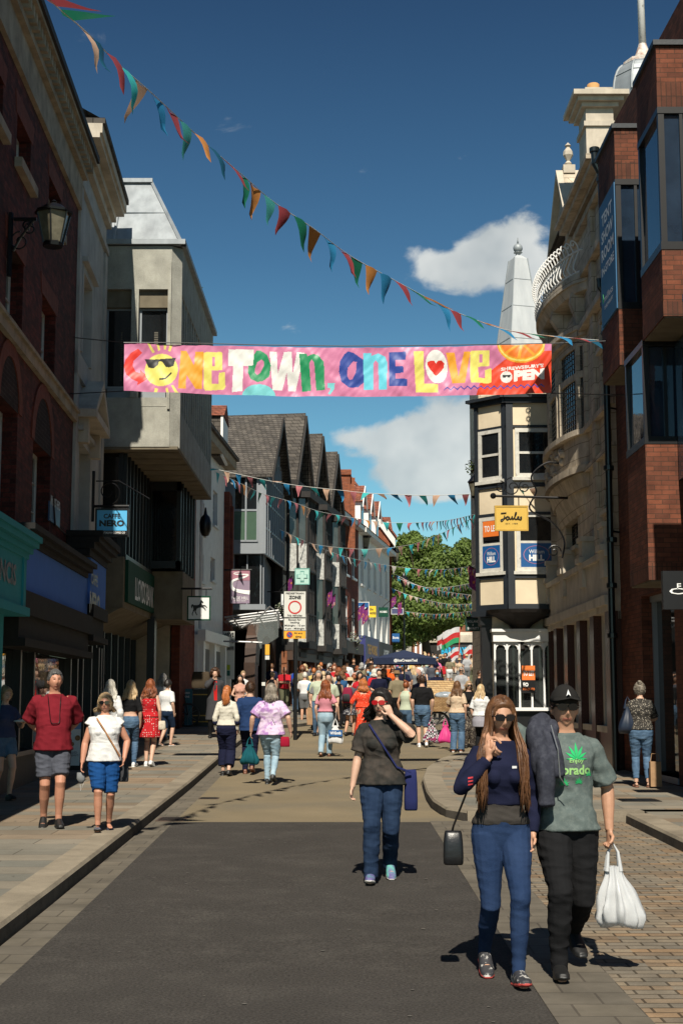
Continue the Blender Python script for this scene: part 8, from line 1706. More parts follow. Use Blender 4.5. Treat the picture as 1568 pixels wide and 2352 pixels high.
B, MB_ = person('man in green leaf print T-shirt and dark cap, one arm round the woman', 1305, foot=2238, h=1.775, face=3, sex='m', legs=((.09, -.20, .0, .08), (.10, .30, .07, .12)), arms=(((.55, -.26, 1.46), (.8, .9, .9)), ((.30, .02, .89), (.5, .4, 0))), yaw=.0, pitch=.02, skin='tan', hi=1,
 hair=('short', 'dkbrown', dict(thick=.006)), top=('t_shirt', fabric('grey_green', (.10, .125, .12), (.14, .165, .155), vs2=30), dict(sleeve=.86, hem=.90, e=.020, flare=.022, wr=.007)), bot=('jeans', m_blk, dict(e=.016, et=.012, wr=.006)), shoe=(m_sblk, m_sblk), glasses=True, hands={0: dict(curl=.8, dirv=(.15, -.5, -.6), palm=(.7, .3, -.4)), 1: dict(curl=1.5)}, group='couple walking arm in arm', girth=.98)
def bp(r, M_, p): return wpt(r, p)
def cap(root, M_, m, label=None, brim=True, e=.02):
 mb = MB(); vs = []; nu, nv = 30, 22
 for d in sphere_dirs(nu, nv):
  w = SM((d.z - (.18 if d.y < 0 else .1)) / .12); vs.append(M_.hc + M_.Mh @ (headf(d, -.02 + (e + .02) * w, M_.fem, 0) + V((0, 0, .012 * w))))
 mb.add(vs, sphere_faces(nu, nv))
 if brim:
  n = 14; a, b = [], []
  for i in range(n + 1):
   q = math.pi * (i / n) ; x = .082 * math.cos(q); y0 = -.06 - .035 * math.sin(q); y1 = -.06 - .115 * math.sin(q); a.append(M_.hc + M_.Mh @ V((x, y0, .064))); b.append(M_.hc + M_.Mh @ V((x * 1.02, y1, .066 - .02 * abs(math.cos(q)))))
  up = V((0, 0, .005)); mb.add(a + b + [v + up for v in a] + [v + up for v in b], [(i, i + 1, n + 2 + i, n + 1 + i) for i in range(n)] + [(2 * n + 2 + i, 3 * n + 3 + i, 3 * n + 4 + i, 2 * n + 3 + i) for i in range(n)] + [(n + 1 + i, n + 2 + i, 3 * n + 4 + i, 3 * n + 3 + i) for i in range(n)])
 me = bpy.data.meshes.new('cap'); me.from_pydata([tuple(v) for v in mb.v], [], mb.f); me.materials.append(None); me.polygons.foreach_set('use_smooth', [True] * len(me.polygons)); me.update(); return put(root, 'cap', me, m)
cap(B, MB_, fabric('cap_black', (.02, .019, .018)))
mb = MB(); c = MB_.hc + MB_.Mh @ V((0, -.118, .095)); mb.prism([(-.014, -.016), (0, .024), (.014, -.016), (0, -.004)], c, (1, 0, 0), (0, .3, 1), (0, -1, 0), .002); mb.build('cap_emblem', m_wht, B, local=True)
def leafprint(par, M_, cx, cz, R_, m, sub=True):
 mb = MB(); 
 for k_ in range(7):
  q = math.pi / 2 + (k_ - 3) * .52; L_ = R_ * (1 - .11 * abs(k_ - 3)); u = V((math.cos(q), 0, math.sin(q))); v = V((-u.z, 0, u.x)); o = V((cx, -.148 - abs(cx - .05) * -.0, cz))
  mb.add([o, o + u * L_ * .5 + v * L_ * .11, o + u * L_, o + u * L_ * .5 - v * L_ * .11], [(0, 1, 2, 3)])
 return mb
def project(par, mb, m, name, tgt):
 """lay a flat print on the cloth: shrink its points onto the shirt front"""
 from mathutils.bvhtree import BVHTree
 me = tgt.data; bv = BVHTree.FromPolygons([v.co for v in me.vertices], [tuple(p.vertices) for p in me.polygons]); out = []
 for p in mb.v:
  h = bv.ray_cast(V((p.x, -.6, p.z)), V((0, 1, 0))); out.append(V((p.x, (h[0].y if h[0] else p.y) - .0035, p.z)))
 mb.v = out; return mb.build(name, m, par, local=True)
def subdiv(mb, n=2):
 bm = bmesh.new(); me = bpy.data.meshes.new('x'); me.from_pydata([tuple(v) for v in mb.v], [], mb.f); bm.from_mesh(me); bmesh.ops.triangulate(bm, faces=bm.faces); bmesh.ops.subdivide_edges(bm, edges=bm.edges, cuts=n); r = MB(); r.v = [v.co.copy() for v in bm.verts]; bm.verts.index_update(); r.f = [[v.index for v in f.verts] for f in bm.faces]; r.m = [0] * len(r.f); bm.free(); return r
tsh = [c for c in B.children if c.name.startswith('t_shirt')][0]
m_pg = fabric('print_green', (.03, .42, .14)); m_pl = fabric('print_lime', (.30, .55, .20))
pr = leafprint(B, MB_, .045, 1.285, .10, m_pg)
for (x, z, r) in ((-.03, 1.13, .045), (.06, 1.14, .04), (.125, 1.185, .035)): q_ = leafprint(B, MB_, x, z, r, m_pg); pr.add(q_.v, q_.f)
project(B, subdiv(pr, 2), m_pg, 'leaf_print', tsh)
t = MB(); text(t, 'orado', (-.045, -.2, 1.19), (1, 0, 0), (0, 0, 1), .18, .06, .03); text(t, 'Enjoy', (-.0, -.2, 1.255), (1, 0, 0), (0, 0, 1), .09, .035, .02); project(B, subdiv(t, 1), m_pl, 'word_print', tsh)
ssh = [c for c in A.children if c.name.startswith('sweatshirt')][0]; mb = MB()
for i in range(3): mb.add([(-.235, 0, 1.235 - i * .02), (-.205, 0, 1.24 - i * .02), (-.205, 0, 1.23 - i * .02), (-.235, 0, 1.225 - i * .02)], [(0, 1, 2, 3)])
project(A, subdiv(mb, 2), fabric('sleeve_red', (.5, .05, .06)), 'sleeve_stripes', ssh); mb = MB(); mb.add([(.045, 0, 1.30), (.075, 0, 1.30), (.075, 0, 1.285), (.045, 0, 1.285)], [(0, 1, 2, 3)]); project(A, mb, m_wht, 'chest_mark', ssh)
HD = thing('hoodie', wpt(B, (-.25, -.1, .9)), 'dark grey hooded jacket slung over the capped man\'s arm between the couple', 'hoodie')
hd = MB(); S0 = [wpt(B, p) for p in ((-.15, -.02, 1.50), (-.19, -.13, 1.44), (-.185, -.175, 1.30), (-.16, -.19, 1.15), (-.14, -.20, 1.0))]
hd.tube([S0[0] + V((-.02, .05, -.02)), S0[0], S0[1], S0[2], S0[3]], [.045, .062, .064, .056, .045], 14); hd.tube([S0[0] + V((.07, .0, -.02)), S0[1] + V((.07, -.01, -.02)), S0[2] + V((.085, -.005, 0)), S0[3] + V((.075, .005, .04))], [.036, .045, .048, .04], 14); hd.tube([S0[2] + V((.02, -.03, 0)), S0[3] + V((.0, -.03, -.02)), S0[4] + V((-.015, -.02, .02))], [.05, .052, .04], 12)
hm = finish(hd, ('hoodie_cloth',), .007, 3, (.013, 10, .5)); o = put(HD, 'hoodie_cloth', hm, fabric('hoodie_grey', (.035, .037, .05), (.06, .063, .08), vs2=30)); o.location = -HD.location
mb = MB(); mb.tube([S0[1] + V((.075, -.075, .05)), S0[2] + V((.10, -.07, .05)), S0[2] + V((.11, -.07, -.12)), S0[3] + V((.12, -.05, -.02))], .004, 5); mb.build('zip_cord', m_steel, HD)
hw = wpt(B, MB_.A[1][2]) + V((.015, -.02, -.075))
carrier('plastic_bag', hw, .25, .50, .16, mat('thin_white_plastic', (.72, .73, .74), .35, .06, 4, trans=.35), 'thin white plastic carrier bag hanging from the capped man\'s hand', sway=.16, seed=2, crump=.9)
hb = wpt(A, (-.30, -.0, .90)); st = [wpt(A, p) for p in ((-.13, -.14, 1.36), (-.22, -.08, 1.15), (-.30, -.02, .93), (-.31, .0, .88))]
boxbag('handbag', hb, .12, .20, .09, mat('black_leather', (.01, .01, .011), .35, .2, 8, bump=.2), 'small black leather handbag at the long haired woman\'s hip', 'handbag', strap=st)
C_, MC_ = person('dark haired woman in loose black shirt touching her red sunglasses, walking down the road', 876, foot=2024, h=1.72, face=0, sex='f', legs=((.10, -.20, .0, .1), (.085, .20, .03, .05)), arms=(((.30, -.06, .86), (.4, .5, 0)), ((.085, -.175, 1.52), (.95, -.3, -.9))), yaw=-.3, pitch=.0, girth=1.1, hips=1.12, belly=.01, skin='fair', hi=1,
 hair=('long', 'black', dict(L=.17, n=260, thick=.028, wave=.022, spread=1.45, seed=8)), top=('shirt', fabric('sheer_black', (.028, .028, .026), (.075, .06, .05), vs2=5), dict(sleeve=.75, hem=.90, e=.024, flare=.028, wr=.009)), bot=('jeans', m_dkden, dict(e=.010, et=.030, wr=.004)), shoe=(mat('purple_mint_trainer', (.12, .09, .25), .6, .1, 5, col2=(.1, .5, .35), vs2=9), m_swht), hands={0: dict(curl=.7), 1: dict(curl=.9, dirv=(-.35, .0, .8), palm=(-.3, .9, 0))})
put(C_, 'sunglasses', MC_.glasses(), mat('red_frame', (.35, .01, .015), .15, 0))
boxbag('shoulder_bag', wpt(C_, (.27, .0, 1.0)), .12, .36, .12, fabric('bag_navy', (.02, .025, .09)), 'navy blue fabric shoulder bag hanging at the black shirted woman\'s side', 'shoulder bag', strap=strapl(MC_, C_, -1, 1.44, .98)[:6] + [wpt(C_, (.27, -.08, .98))])
D_, MD = person('grey haired man in maroon T-shirt and grey shorts, hands behind his back', 118, foot=1900, dz=.12, h=1.80, face=14, sex='m', legs=((.08, .10, .01, .1), (.075, -.10, 0, .1)), arms=('behind', 'behind'), yaw=.2, girth=1.16, belly=.05, skin='red', hi=1,
 hair=('short', 'iron', dict(thick=.009)), top=('t_shirt', fabric('maroon', (.17, .014, .022)), dict(sleeve=.92, hem=.86, e=.022, flare=.03, wr=.007)), bot=('shorts', fabric('slate', (.075, .08, .10)), dict(t1=.82, e=.016, et=.05, waist=.95, wr=.007)), shoe=(m_sblk, m_sblk))
mb = MB(); z = 1.27 + MD.dz; yq = -.175
mb.tube(spl([V((-.075, -.05, 1.47)), V((-.07, -.14, 1.38)), V((-.055, yq, z)), V((-.04, yq - .02, z - .10)), V((.0, yq - .03, z - .115)), V((.05, yq - .02, z - .10)), V((.055, yq, z)), V((.06, -.14, 1.38)), V((.075, -.05, 1.47))], 5), .0045, 5); mb.build('hanging_glasses', m_blackm, D_, local=True)
E_, ME = person('fair haired woman in white sleeveless blouse and blue shorts with tan strap', 236, foot=1909, dz=.12, h=1.53, face=14, sex='f', legs=((.07, -.14, 0, .1), (.09, .12, .01, .1)), arms=(((.30, -.05, .88), (.4, .5, 0)), ((.27, -.10, .93), (.5, .4, 0))), yaw=-.25, girth=1.18, hips=1.12, belly=.03, skin='red', hi=1,
 hair=('bob', 'dblonde', dict(L=.08, n=200, thick=.022, wave=.012)), top=('blouse', fabric('white_linen', (.68, .67, .66)), dict(sleeve=.18, hem=.90, e=.022, flare=.02, wr=.006)), bot=('shorts', fabric('royal', (.01, .055, .18)), dict(t1=.95, e=.014, et=.035, waist=.96, wr=.008)), shoe=(mat('navy_sandal', (.015, .018, .04), .5), m_sblk, 'sandal'), glasses=True)
boxbag('crossbody_bag', wpt(E_, (.25, .05, .92)), .12, .27, .08, m_dgry, 'small dark bag at the white bloused woman\'s hip on a tan strap', 'crossbody bag', strap=strapl(ME, E_, -1, 1.44, .96, e=.03), mh=mat('tan_leather', (.38, .17, .06), .6))
mk_ = thing('face_mask', wpt(E_, (-.30, -.04, .72)), 'grey face mask dangling from the white bloused woman\'s hand', 'face mask'); mb = MB(); c = wpt(E_, (-.30, -.05, .74)); loft(mb, [(c, (.035, 0, 0), (0, .012, 0)), (c + V((.01, 0, -.07)), (.05, 0, 0), (0, .03, 0)), (c + V((.015, 0, -.12)), (.02, 0, 0), (0, .012, 0))], 10); mb.build('mask_cloth', m_gry, mk_, smooth=True); mb = MB(); mb.tube([c + V((.0, 0, -.1)), c + V((.01, 0, -.2)), c + V((.04, 0, -.12))], .003, 4); mb.build('ear_loop', m_wht, mk_)
F_, MF_ = person('woman in dark blue top and denim shorts, cut by the left edge', 5, foot=1838, dz=.12, h=1.58, face=38, sex='f', legs='stepL', arms=('down', ((.20, -.26, 1.20), (.5, .1, -.9))), yaw=.1, pitch=.1, girth=1.1, hips=1.05, skin='fair', hi=1, hair=('bun', 'dblonde', dict(thick=.018)), top=('t_shirt', fabric('ink_blue', (.045, .055, .11)), dict(sleeve=.55, hem=.98, e=.016)), bot=('shorts', m_denim, dict(t1=.55, e=.018, et=.04)), shoe=(m_sblk, m_sblk), hands={1: dict(curl=.6, dirv=(.1, -.8, .2), palm=(0, 0, 1))})
pw = wpt(F_, (.20, -.36, 1.23)); th = thing('food_tray', pw, 'white paper tray of food held by the woman at the left edge', 'food'); mb = MB(); loft(mb, [(pw + V((0, 0, -.02)), (.14, 0, .01), (0, .07, 0)), (pw + V((0, 0, .0)), (.18, 0, .02), (0, .09, 0)), (pw + V((0, 0, .015)), (.17, 0, .02), (0, .08, 0))], 14); mb.build('paper', m_wht, th, smooth=True); mb = MB(); mb.ell(pw + V((.02, 0, .025)), (.08, .05, .025), 10); mb.build('food', mat('fried_food', (.3, .12, .04), .6, .4, 20), th, smooth=True)
# ===== middle distance, backs to us
def back(label, px, foot, h, **k): return person(label, px, foot=foot, h=h, **k)
Gp, MG = back('grey haired woman in purple tie dye T-shirt and pale jeans walking away in the road', 621, 1802, 1.74, face=176, sex='f', legs=((.07, .20, .06, .05), (.07, -.16, 0, .05)), arms=('out', 'out'), girth=1.25, hips=1.22, skin='fair', hi=1, hair=('bob', 'bgrey', dict(L=.15, n=220, thick=.025, spread=1.0)), top=('t_shirt', mat('cloth_tiedye', (.34, .17, .42), .9, kind='tiedye', col2=(.60, .48, .62), cz=1.25), dict(sleeve=.8, hem=.88, e=.026, flare=.03, wr=.006)), bot=('jeans', m_ltden, dict(e=.008, et=.008)), shoe=(m_sblk, m_sblk))
boxbag('small_red_bag', wpt(Gp, (-.26, .1, .82)), .16, .17, .1, fabric('bag_red', (.28, .01, .03)), 'small dark red bag on a black strap at the tie dye woman\'s side', 'crossbody bag', strap=strapl(MG, Gp, 1, 1.44, .86, True, e=.04), mh=m_blk)
hh = wpt(Gp, MG.A[1][2]) + V((-.02, 0, -.09)); carrier('tote_bag', hh, .30, .46, .2, fabric('bag_teal', (.01, .08, .10)), 'dark teal cloth bag carried by the tie dye woman', seed=4, crump=.35)
person('man in blue blazer and brown shoes walking away beside the tie dye woman', 573, foot=1778, h=1.76, face=178, legs=((.07, .22, .05, .05), (.09, -.12, 0, .1)), arms=('down', 'down'), girth=1.08, hi=1, hair=('short', 'dkbrown', dict(thick=.022)), top=('blazer', fabric('blazer', (.018, .04, .11)), dict(sleeve=1.9, hem=.84, e=.026, flare=.015, wr=.005)), bot=('trousers', m_navy, dict(e=.016)), shoe=(m_sbrn, m_sbrn))
_, MI = person('red haired woman in cream jumper with navy arm bands and wide navy trousers, walking away', 519, foot=1782, h=1.68, face=175, sex='f', legs='stepL', arms=('down', 'down'), hi=1, hair=('pony', 'ginger', dict(L=.30, n=120, thick=.014, wave=.02)), top=('jumper', mat('cream_banded_knit', (.58, .55, .47), .9, .06, 8), dict(sleeve=1.92, hem=.99, e=.016)), bot=('trousers', m_navy, dict(t1=1.75, e=.02, et=.06)), shoe=(m_sblk, m_sblk))
mb = MB()
for i in (0, 1):
 s_, el, w_ = MI.A[i]
 for t0, t1, mi in ((.2, .5, 0),): mb.tube([el.lerp(w_, t0), el.lerp(w_, t1)], .055, 12)
mb.build('sleeve_band', m_navy, _, local=True, smooth=True)
DN = ('jeans', m_denim, {}); 
person('long blonde haired woman in black crop top and blue jeans walking away', 297, foot=1762, dz=.12, h=1.66, face=176, sex='f', legs='stepR', arms=('down', 'down'), hips=1.08, hair=('long', 'blonde', dict(L=.26, n=150)), hi=1, top=('crop_top', m_blk, dict(sleeve=1.0, hem=1.13, e=.014)), bot=('jeans', m_denim, dict(e=.01)), shoe=(m_wht, m_swht))
person('woman with silver blonde hair and white jacket walking away nearest the cafe window', 249, foot=1775, dz=.12, h=1.68, face=178, sex='f', legs='stepL', hair=('long', 'silver', dict(L=.30, n=150)), hi=1, top=('jacket', m_wht, dict(sleeve=1.9, hem=.88, e=.03)), bot=('jeans', m_ltden, dict(e=.01)), shoe=(m_wht, m_swht))
L_, ML = person('wavy haired woman in red spotted dress with cream belt walking away on the left pavement', 342, foot=1760, dz=.12, h=1.68, face=175, sex='f', legs='stepL', arms=('down', ((.16, -.12, .93), (.6, .4, 0))), hair=('long', 'auburn', dict(L=.24, n=150, wave=.03)), hi=1, top=('dress_top', mat('red_spotted_cloth', (.42, .015, .02), .9, kind='dots', vs=24, col2=(.55, .5, .45), r=.2), dict(sleeve=0, hem=1.0, e=.012, neck=1.36)), bot=('dress_skirt', MATS['red_spotted_cloth'], dict(hem=.58, w=.22)), shoe=(m_wht, m_swht))
bx = wpt(L_, (-.24, -.02, .90)); boxbag('basket_bag', V((P(371, 1650, bx.y).x, bx.y, bx.z)), .17, .17, .1, mat('cream_weave', (.55, .5, .4), .8, .3, 30), 'small cream woven box bag beside the red spotted dress', 'handbag')
person('woman with magenta tinted dark hair in white T-shirt and denim shorts on the left pavement', 382, foot=1714, dz=.12, h=1.62, face=150, sex='f', legs='stepR', girth=1.2, hips=1.15, hair=('short', 'black', dict(thick=.03)), top=('t_shirt', m_wht, dict(sleeve=.9, hem=.93, e=.025)), bot=('shorts', m_dkden, dict(t1=1.0, e=.02)), shoe=(SK['fair'], m_swht, 'sandal'))
person('grey long haired woman walking away behind the magenta haired one', 372, foot=1700, dz=.12, h=1.72, face=178, sex='f', hair=('long', 'grey', dict(L=.2)), top=('top', m_wht, {}), bot=DN)
Pk, MP = person('curly haired man in long charcoal coat over a red top, eating, by the coffee board', 492, foot=1695, dz=.12, h=1.82, face=8, legs='stand', arms=(((.05, -.20, 1.50), (.8, -.2, -.9)), 'down'), hair=('curly', 'dkbrown', dict(L=.06, n=70, thick=.04)), top=('coat', m_dgry, dict(sleeve=1.95, hem=.45, e=.04, flare=.03)), bot=('trousers', m_blk), shoe=(m_sblk, m_sblk))
mb = MB(); mb.add([(-.04, 0, 1.44), (.05, 0, 1.44), (.06, 0, .95), (-.02, 0, .95)], [(0, 1, 2, 3)]); project(Pk, subdiv(mb, 3), fabric('bright_red', (.5, .02, .02)), 'red_top', [c for c in Pk.children if c.name.startswith('coat')][0])
bagp = P(462, 1560, Pk.location.y); boxbag('shoulder_bag', bagp + V((0, 0, .2)), .5, .45, .22, fabric('bag_brown', (.06, .045, .03)), 'large dark brown bag behind the man in the long coat', 'shoulder bag')
Z_, MZ = person('woman in orange red floral off shoulder dress with curly ginger hair walking away', 834, foot=1708, h=1.68, face=178, sex='f', legs='stepR', arms=('out', 'out'), girth=1.15, hips=1.15, hair=('curly', 'ginger', dict(L=.17, n=70, thick=.03)), top=('dress_top', mat('orange_floral', (.66, .05, .02), .9, kind='floral', vs=16, col2=(.68, .06, .02), col3=(.62, .04, .015), col4=(.7, .45, .3)), dict(sleeve=1.25, hem=1.0, e=.03, neck=1.36)), bot=('dress_skirt', MATS['orange_floral'], dict(hem=.06, w=.25)))
AA, MAA = person('woman with long curly auburn hair, pink top and pale jeans carrying a shopping bag', 747, foot=1738, h=1.73, face=172, sex='f', legs='stepR', arms=('out', 'down'), hair=('curly', 'auburn', dict(L=.30, n=70, thick=.025)), top=('top', fabric('pink', (.55, .22, .27)), dict(sleeve=.7, hem=1.04, e=.02)), bot=('jeans', m_ltden, dict(e=.018, et=.03)), shoe=(m_sbrn, m_sbrn, 'sandal'))
cb = carrier('shopping_bag', V((P(770, 1656, AA.location.y).x, AA.location.y - .1, P(0, 1650, AA.location.y).z)), .34, .56, .14, m_wht, 'white carrier bag with blue band held by the curly haired woman in pink', seed=6)
q = cb.location; mb = MB(); mb.box(q.x - .15, q.x + .16, q.y - .095, q.y - .088, q.z - .40, q.z - .26); mb.build('blue_band', m_blue, cb); t = MB(); text(t, 'WHSmith', (q.x - .12, q.y - .1, q.z - .36), (1, 0, 0), (0, 0, 1), .25, .07, .03); t.build('lettering', m_txtw, cb)
S_, MS_ = person('man in black T-shirt and denim shorts with white trainers, back turned, by the bicycle cart', 970, foot=1716, h=1.83, face=182, legs='stepL', arms=('down', 'down'), girth=1.1, hair=('short', 'dkbrown', {}), top=('t_shirt', m_blk, dict(sleeve=.8, hem=.90, e=.02)), bot=('shorts', m_denim, dict(t1=.9, e=.03)), shoe=(m_wht, m_swht), hi=1)
carrier('tote_bag', V((P(990, 1640, S_.location.y).x, S_.location.y - .1, P(0, 1646, S_.location.y).z)), .42, .66, .2, mat('plaid_cloth', (.02, .02, .02), .9, kind='plaid', vs=22, col2=(.5, .48, .5), col3=(.25, .03, .10)), 'black white and plum patterned cloth bag held by the man in black', seed=9, crump=.3)
person('woman with long fair brown hair in floral blouse and flared blue jeans, back turned', 1050, foot=1728, h=1.70, face=165, sex='f', arms=('down', 'bent'), hips=1.1, hair=('long', 'brown', dict(L=.28)), top=('blouse', mat('pale_floral', (.52, .40, .28), .9, kind='floral', vs=22, col2=(.56, .46, .34), col3=(.5, .4, .3), col4=(.5, .18, .12)), dict(sleeve=.8, hem=.97, e=.026)), bot=('jeans', m_denim, dict(e=.012, et=.045)), shoe=(m_sbrn, m_swht), hi=1)
person('blonde woman in sunglasses and black print T-shirt facing us in patterned wide trousers', 1077, foot=1718, h=1.68, face=10, sex='f', arms=('bent', 'bent'), hair=('long', 'dblonde', dict(L=.25)), top=('t_shirt', m_blk, dict(sleeve=.8)), bot=('trousers', mat('snake_print', (.05, .04, .035), .9, kind='floral', vs=20, col2=(.3, .26, .2), col3=(.04, .03, .03), col4=(.4, .36, .3)), dict(e=.02, et=.05)), glasses=True)
V_, MV = person('straight blonde haired woman in white T-shirt with grey jacket tied at her waist', 1104, foot=1735, h=1.63, face=150, sex='f', arms=('bent', 'down'), hair=('long', 'blonde', dict(L=.27)), top=('t_shirt', m_wht, dict(sleeve=.9, hem=.98, e=.035)), bot=('leggings', m_blk, dict(e=.008)), hi=1)
mb = MB(); loft(mb, [((0, .02, .70), (.21, 0, 0), (0, .17, 0)), ((0, .02, .85), (.215, 0, 0), (0, .165, 0)), ((0, .0, 1.02), (.17, 0, 0), (0, .14, 0))], 18); put(V_, 'tied_jacket', finish(mb, ('tied_jacket',), .012, 2), fabric('lilac_grey', (.30, .29, .33)))
def mask(root, M_, m):
 mb = MB(); loft(mb, [(M_.hc + M_.Mh @ V((0, -.112, -.005)), M_.Mh @ V((.03, 0, 0)), M_.Mh @ V((0, .012, .008))), (M_.hc + M_.Mh @ V((0, -.115, -.03)), M_.Mh @ V((.052, 0, 0)), M_.Mh @ V((0, .03, .01))), (M_.hc + M_.Mh @ V((0, -.10, -.09)), M_.Mh @ V((.038, 0, 0)), M_.Mh @ V((0, .025, .01)))], 12); mb.build('face_mask', m, root, local=True, smooth=True)
m_mskb = fabric('mask_blue', (.25, .42, .5))
R_, MR = person('blonde woman in grey T-shirt and blue face mask by the arched white window', 1157, foot=1700, dz=.12, h=1.68, face=-28, sex='f', arms=('down', 'bent'), girth=1.15, hair=('long', 'dblonde', dict(L=.12)), top=('t_shirt', m_dgry, dict(sleeve=.75, e=.02)), bot=('trousers', m_blk)); mask(R_, MR, m_mskb)
Q_, MQ = person('woman in mottled blouse and turned up jeans, back turned, facing the right hand shop window', 1474, foot=1808, dz=.12, h=1.63, face=172, sex='f', arms=('bent', 'bent'), girth=1.12, hips=1.15, hair=('bun', 'bgrey', dict(thick=.018)), hi=1, top=('blouse', mat('mottled_blouse', (.03, .028, .025), .9, kind='floral', vs=34, col2=(.3, .27, .22), col3=(.04, .04, .04), col4=(.35, .3, .25)), dict(sleeve=.9, hem=.96, e=.022)), bot=('jeans', m_denim, dict(t1=1.85, e=.01)), shoe=(m_sbrn, m_sbrn, 'sandal'))
carrier('handbag', V((P(1441, 1650, Q_.location.y).x, Q_.location.y, P(0, 1600, Q_.location.y).z)), .30, .56, .16, mat('navy_leather', (.012, .02, .04), .4), 'dark navy leather bag on the shop window woman\'s shoulder', seed=3, crump=.1); paperbag(V((P(1503, 1750, Q_.location.y - .2).x, Q_.location.y - .2, zr(23) + .12 + .52)), .17, .50, 'brown paper carrier bag on the pavement beside the shop window woman')
# ===== crowd: (label, x, head y, height, face, sex, arms, hair, top colour, sleeve, bottom, flags)
TC = {'yellow': (.6, .42, .15), 'jet': (.012, .012, .013), 'navy': (.015, .02, .045), 'red': (.45, .015, .02), 'pinkv': (.6, .16, .30), 'camo': (.06, .06, .035), 'grey': (.2, .205, .21), 'green': (.1, .22, .05), 'white': (.68, .68, .68), 'denim': (.03, .09, .2), 'orange': (.65, .1, .02), 'khaki': (.2, .17, .11), 'cyan': (.03, .22, .48), 'beige': (.5, .38, .26), 'skinp': (.5, .28, .22), 'purple': (.09, .08, .17), 'slate': (.07, .08, .1), 'lgrey': (.36, .36, .37), 'mint': (.45, .5, .38)}
BT = {'j': ('jeans', m_denim, dict(e=.014)), 'k': ('trousers', m_blk, dict(e=.014)), 's': ('shorts', m_gry, dict(t1=.95, e=.03)), 'd': ('shorts', m_dkden, dict(t1=.9, e=.03)), 'w': ('shorts', m_wht, dict(t1=.95, e=.03)), 'r': ('shorts', fabric('red', (.45, .02, .03)), dict(t1=.85, e=.03)), 'o': ('trousers', fabric('olive', (.13, .13, .08)), dict(e=.02)), 'f': ('skirt', mat('floral_skirt', (.02, .02, .03), .9, kind='floral', vs=18, col2=(.45, .45, .45), col3=(.02, .02, .04), col4=(.5, .5, .5)), dict(hem=.62, w=.22))}
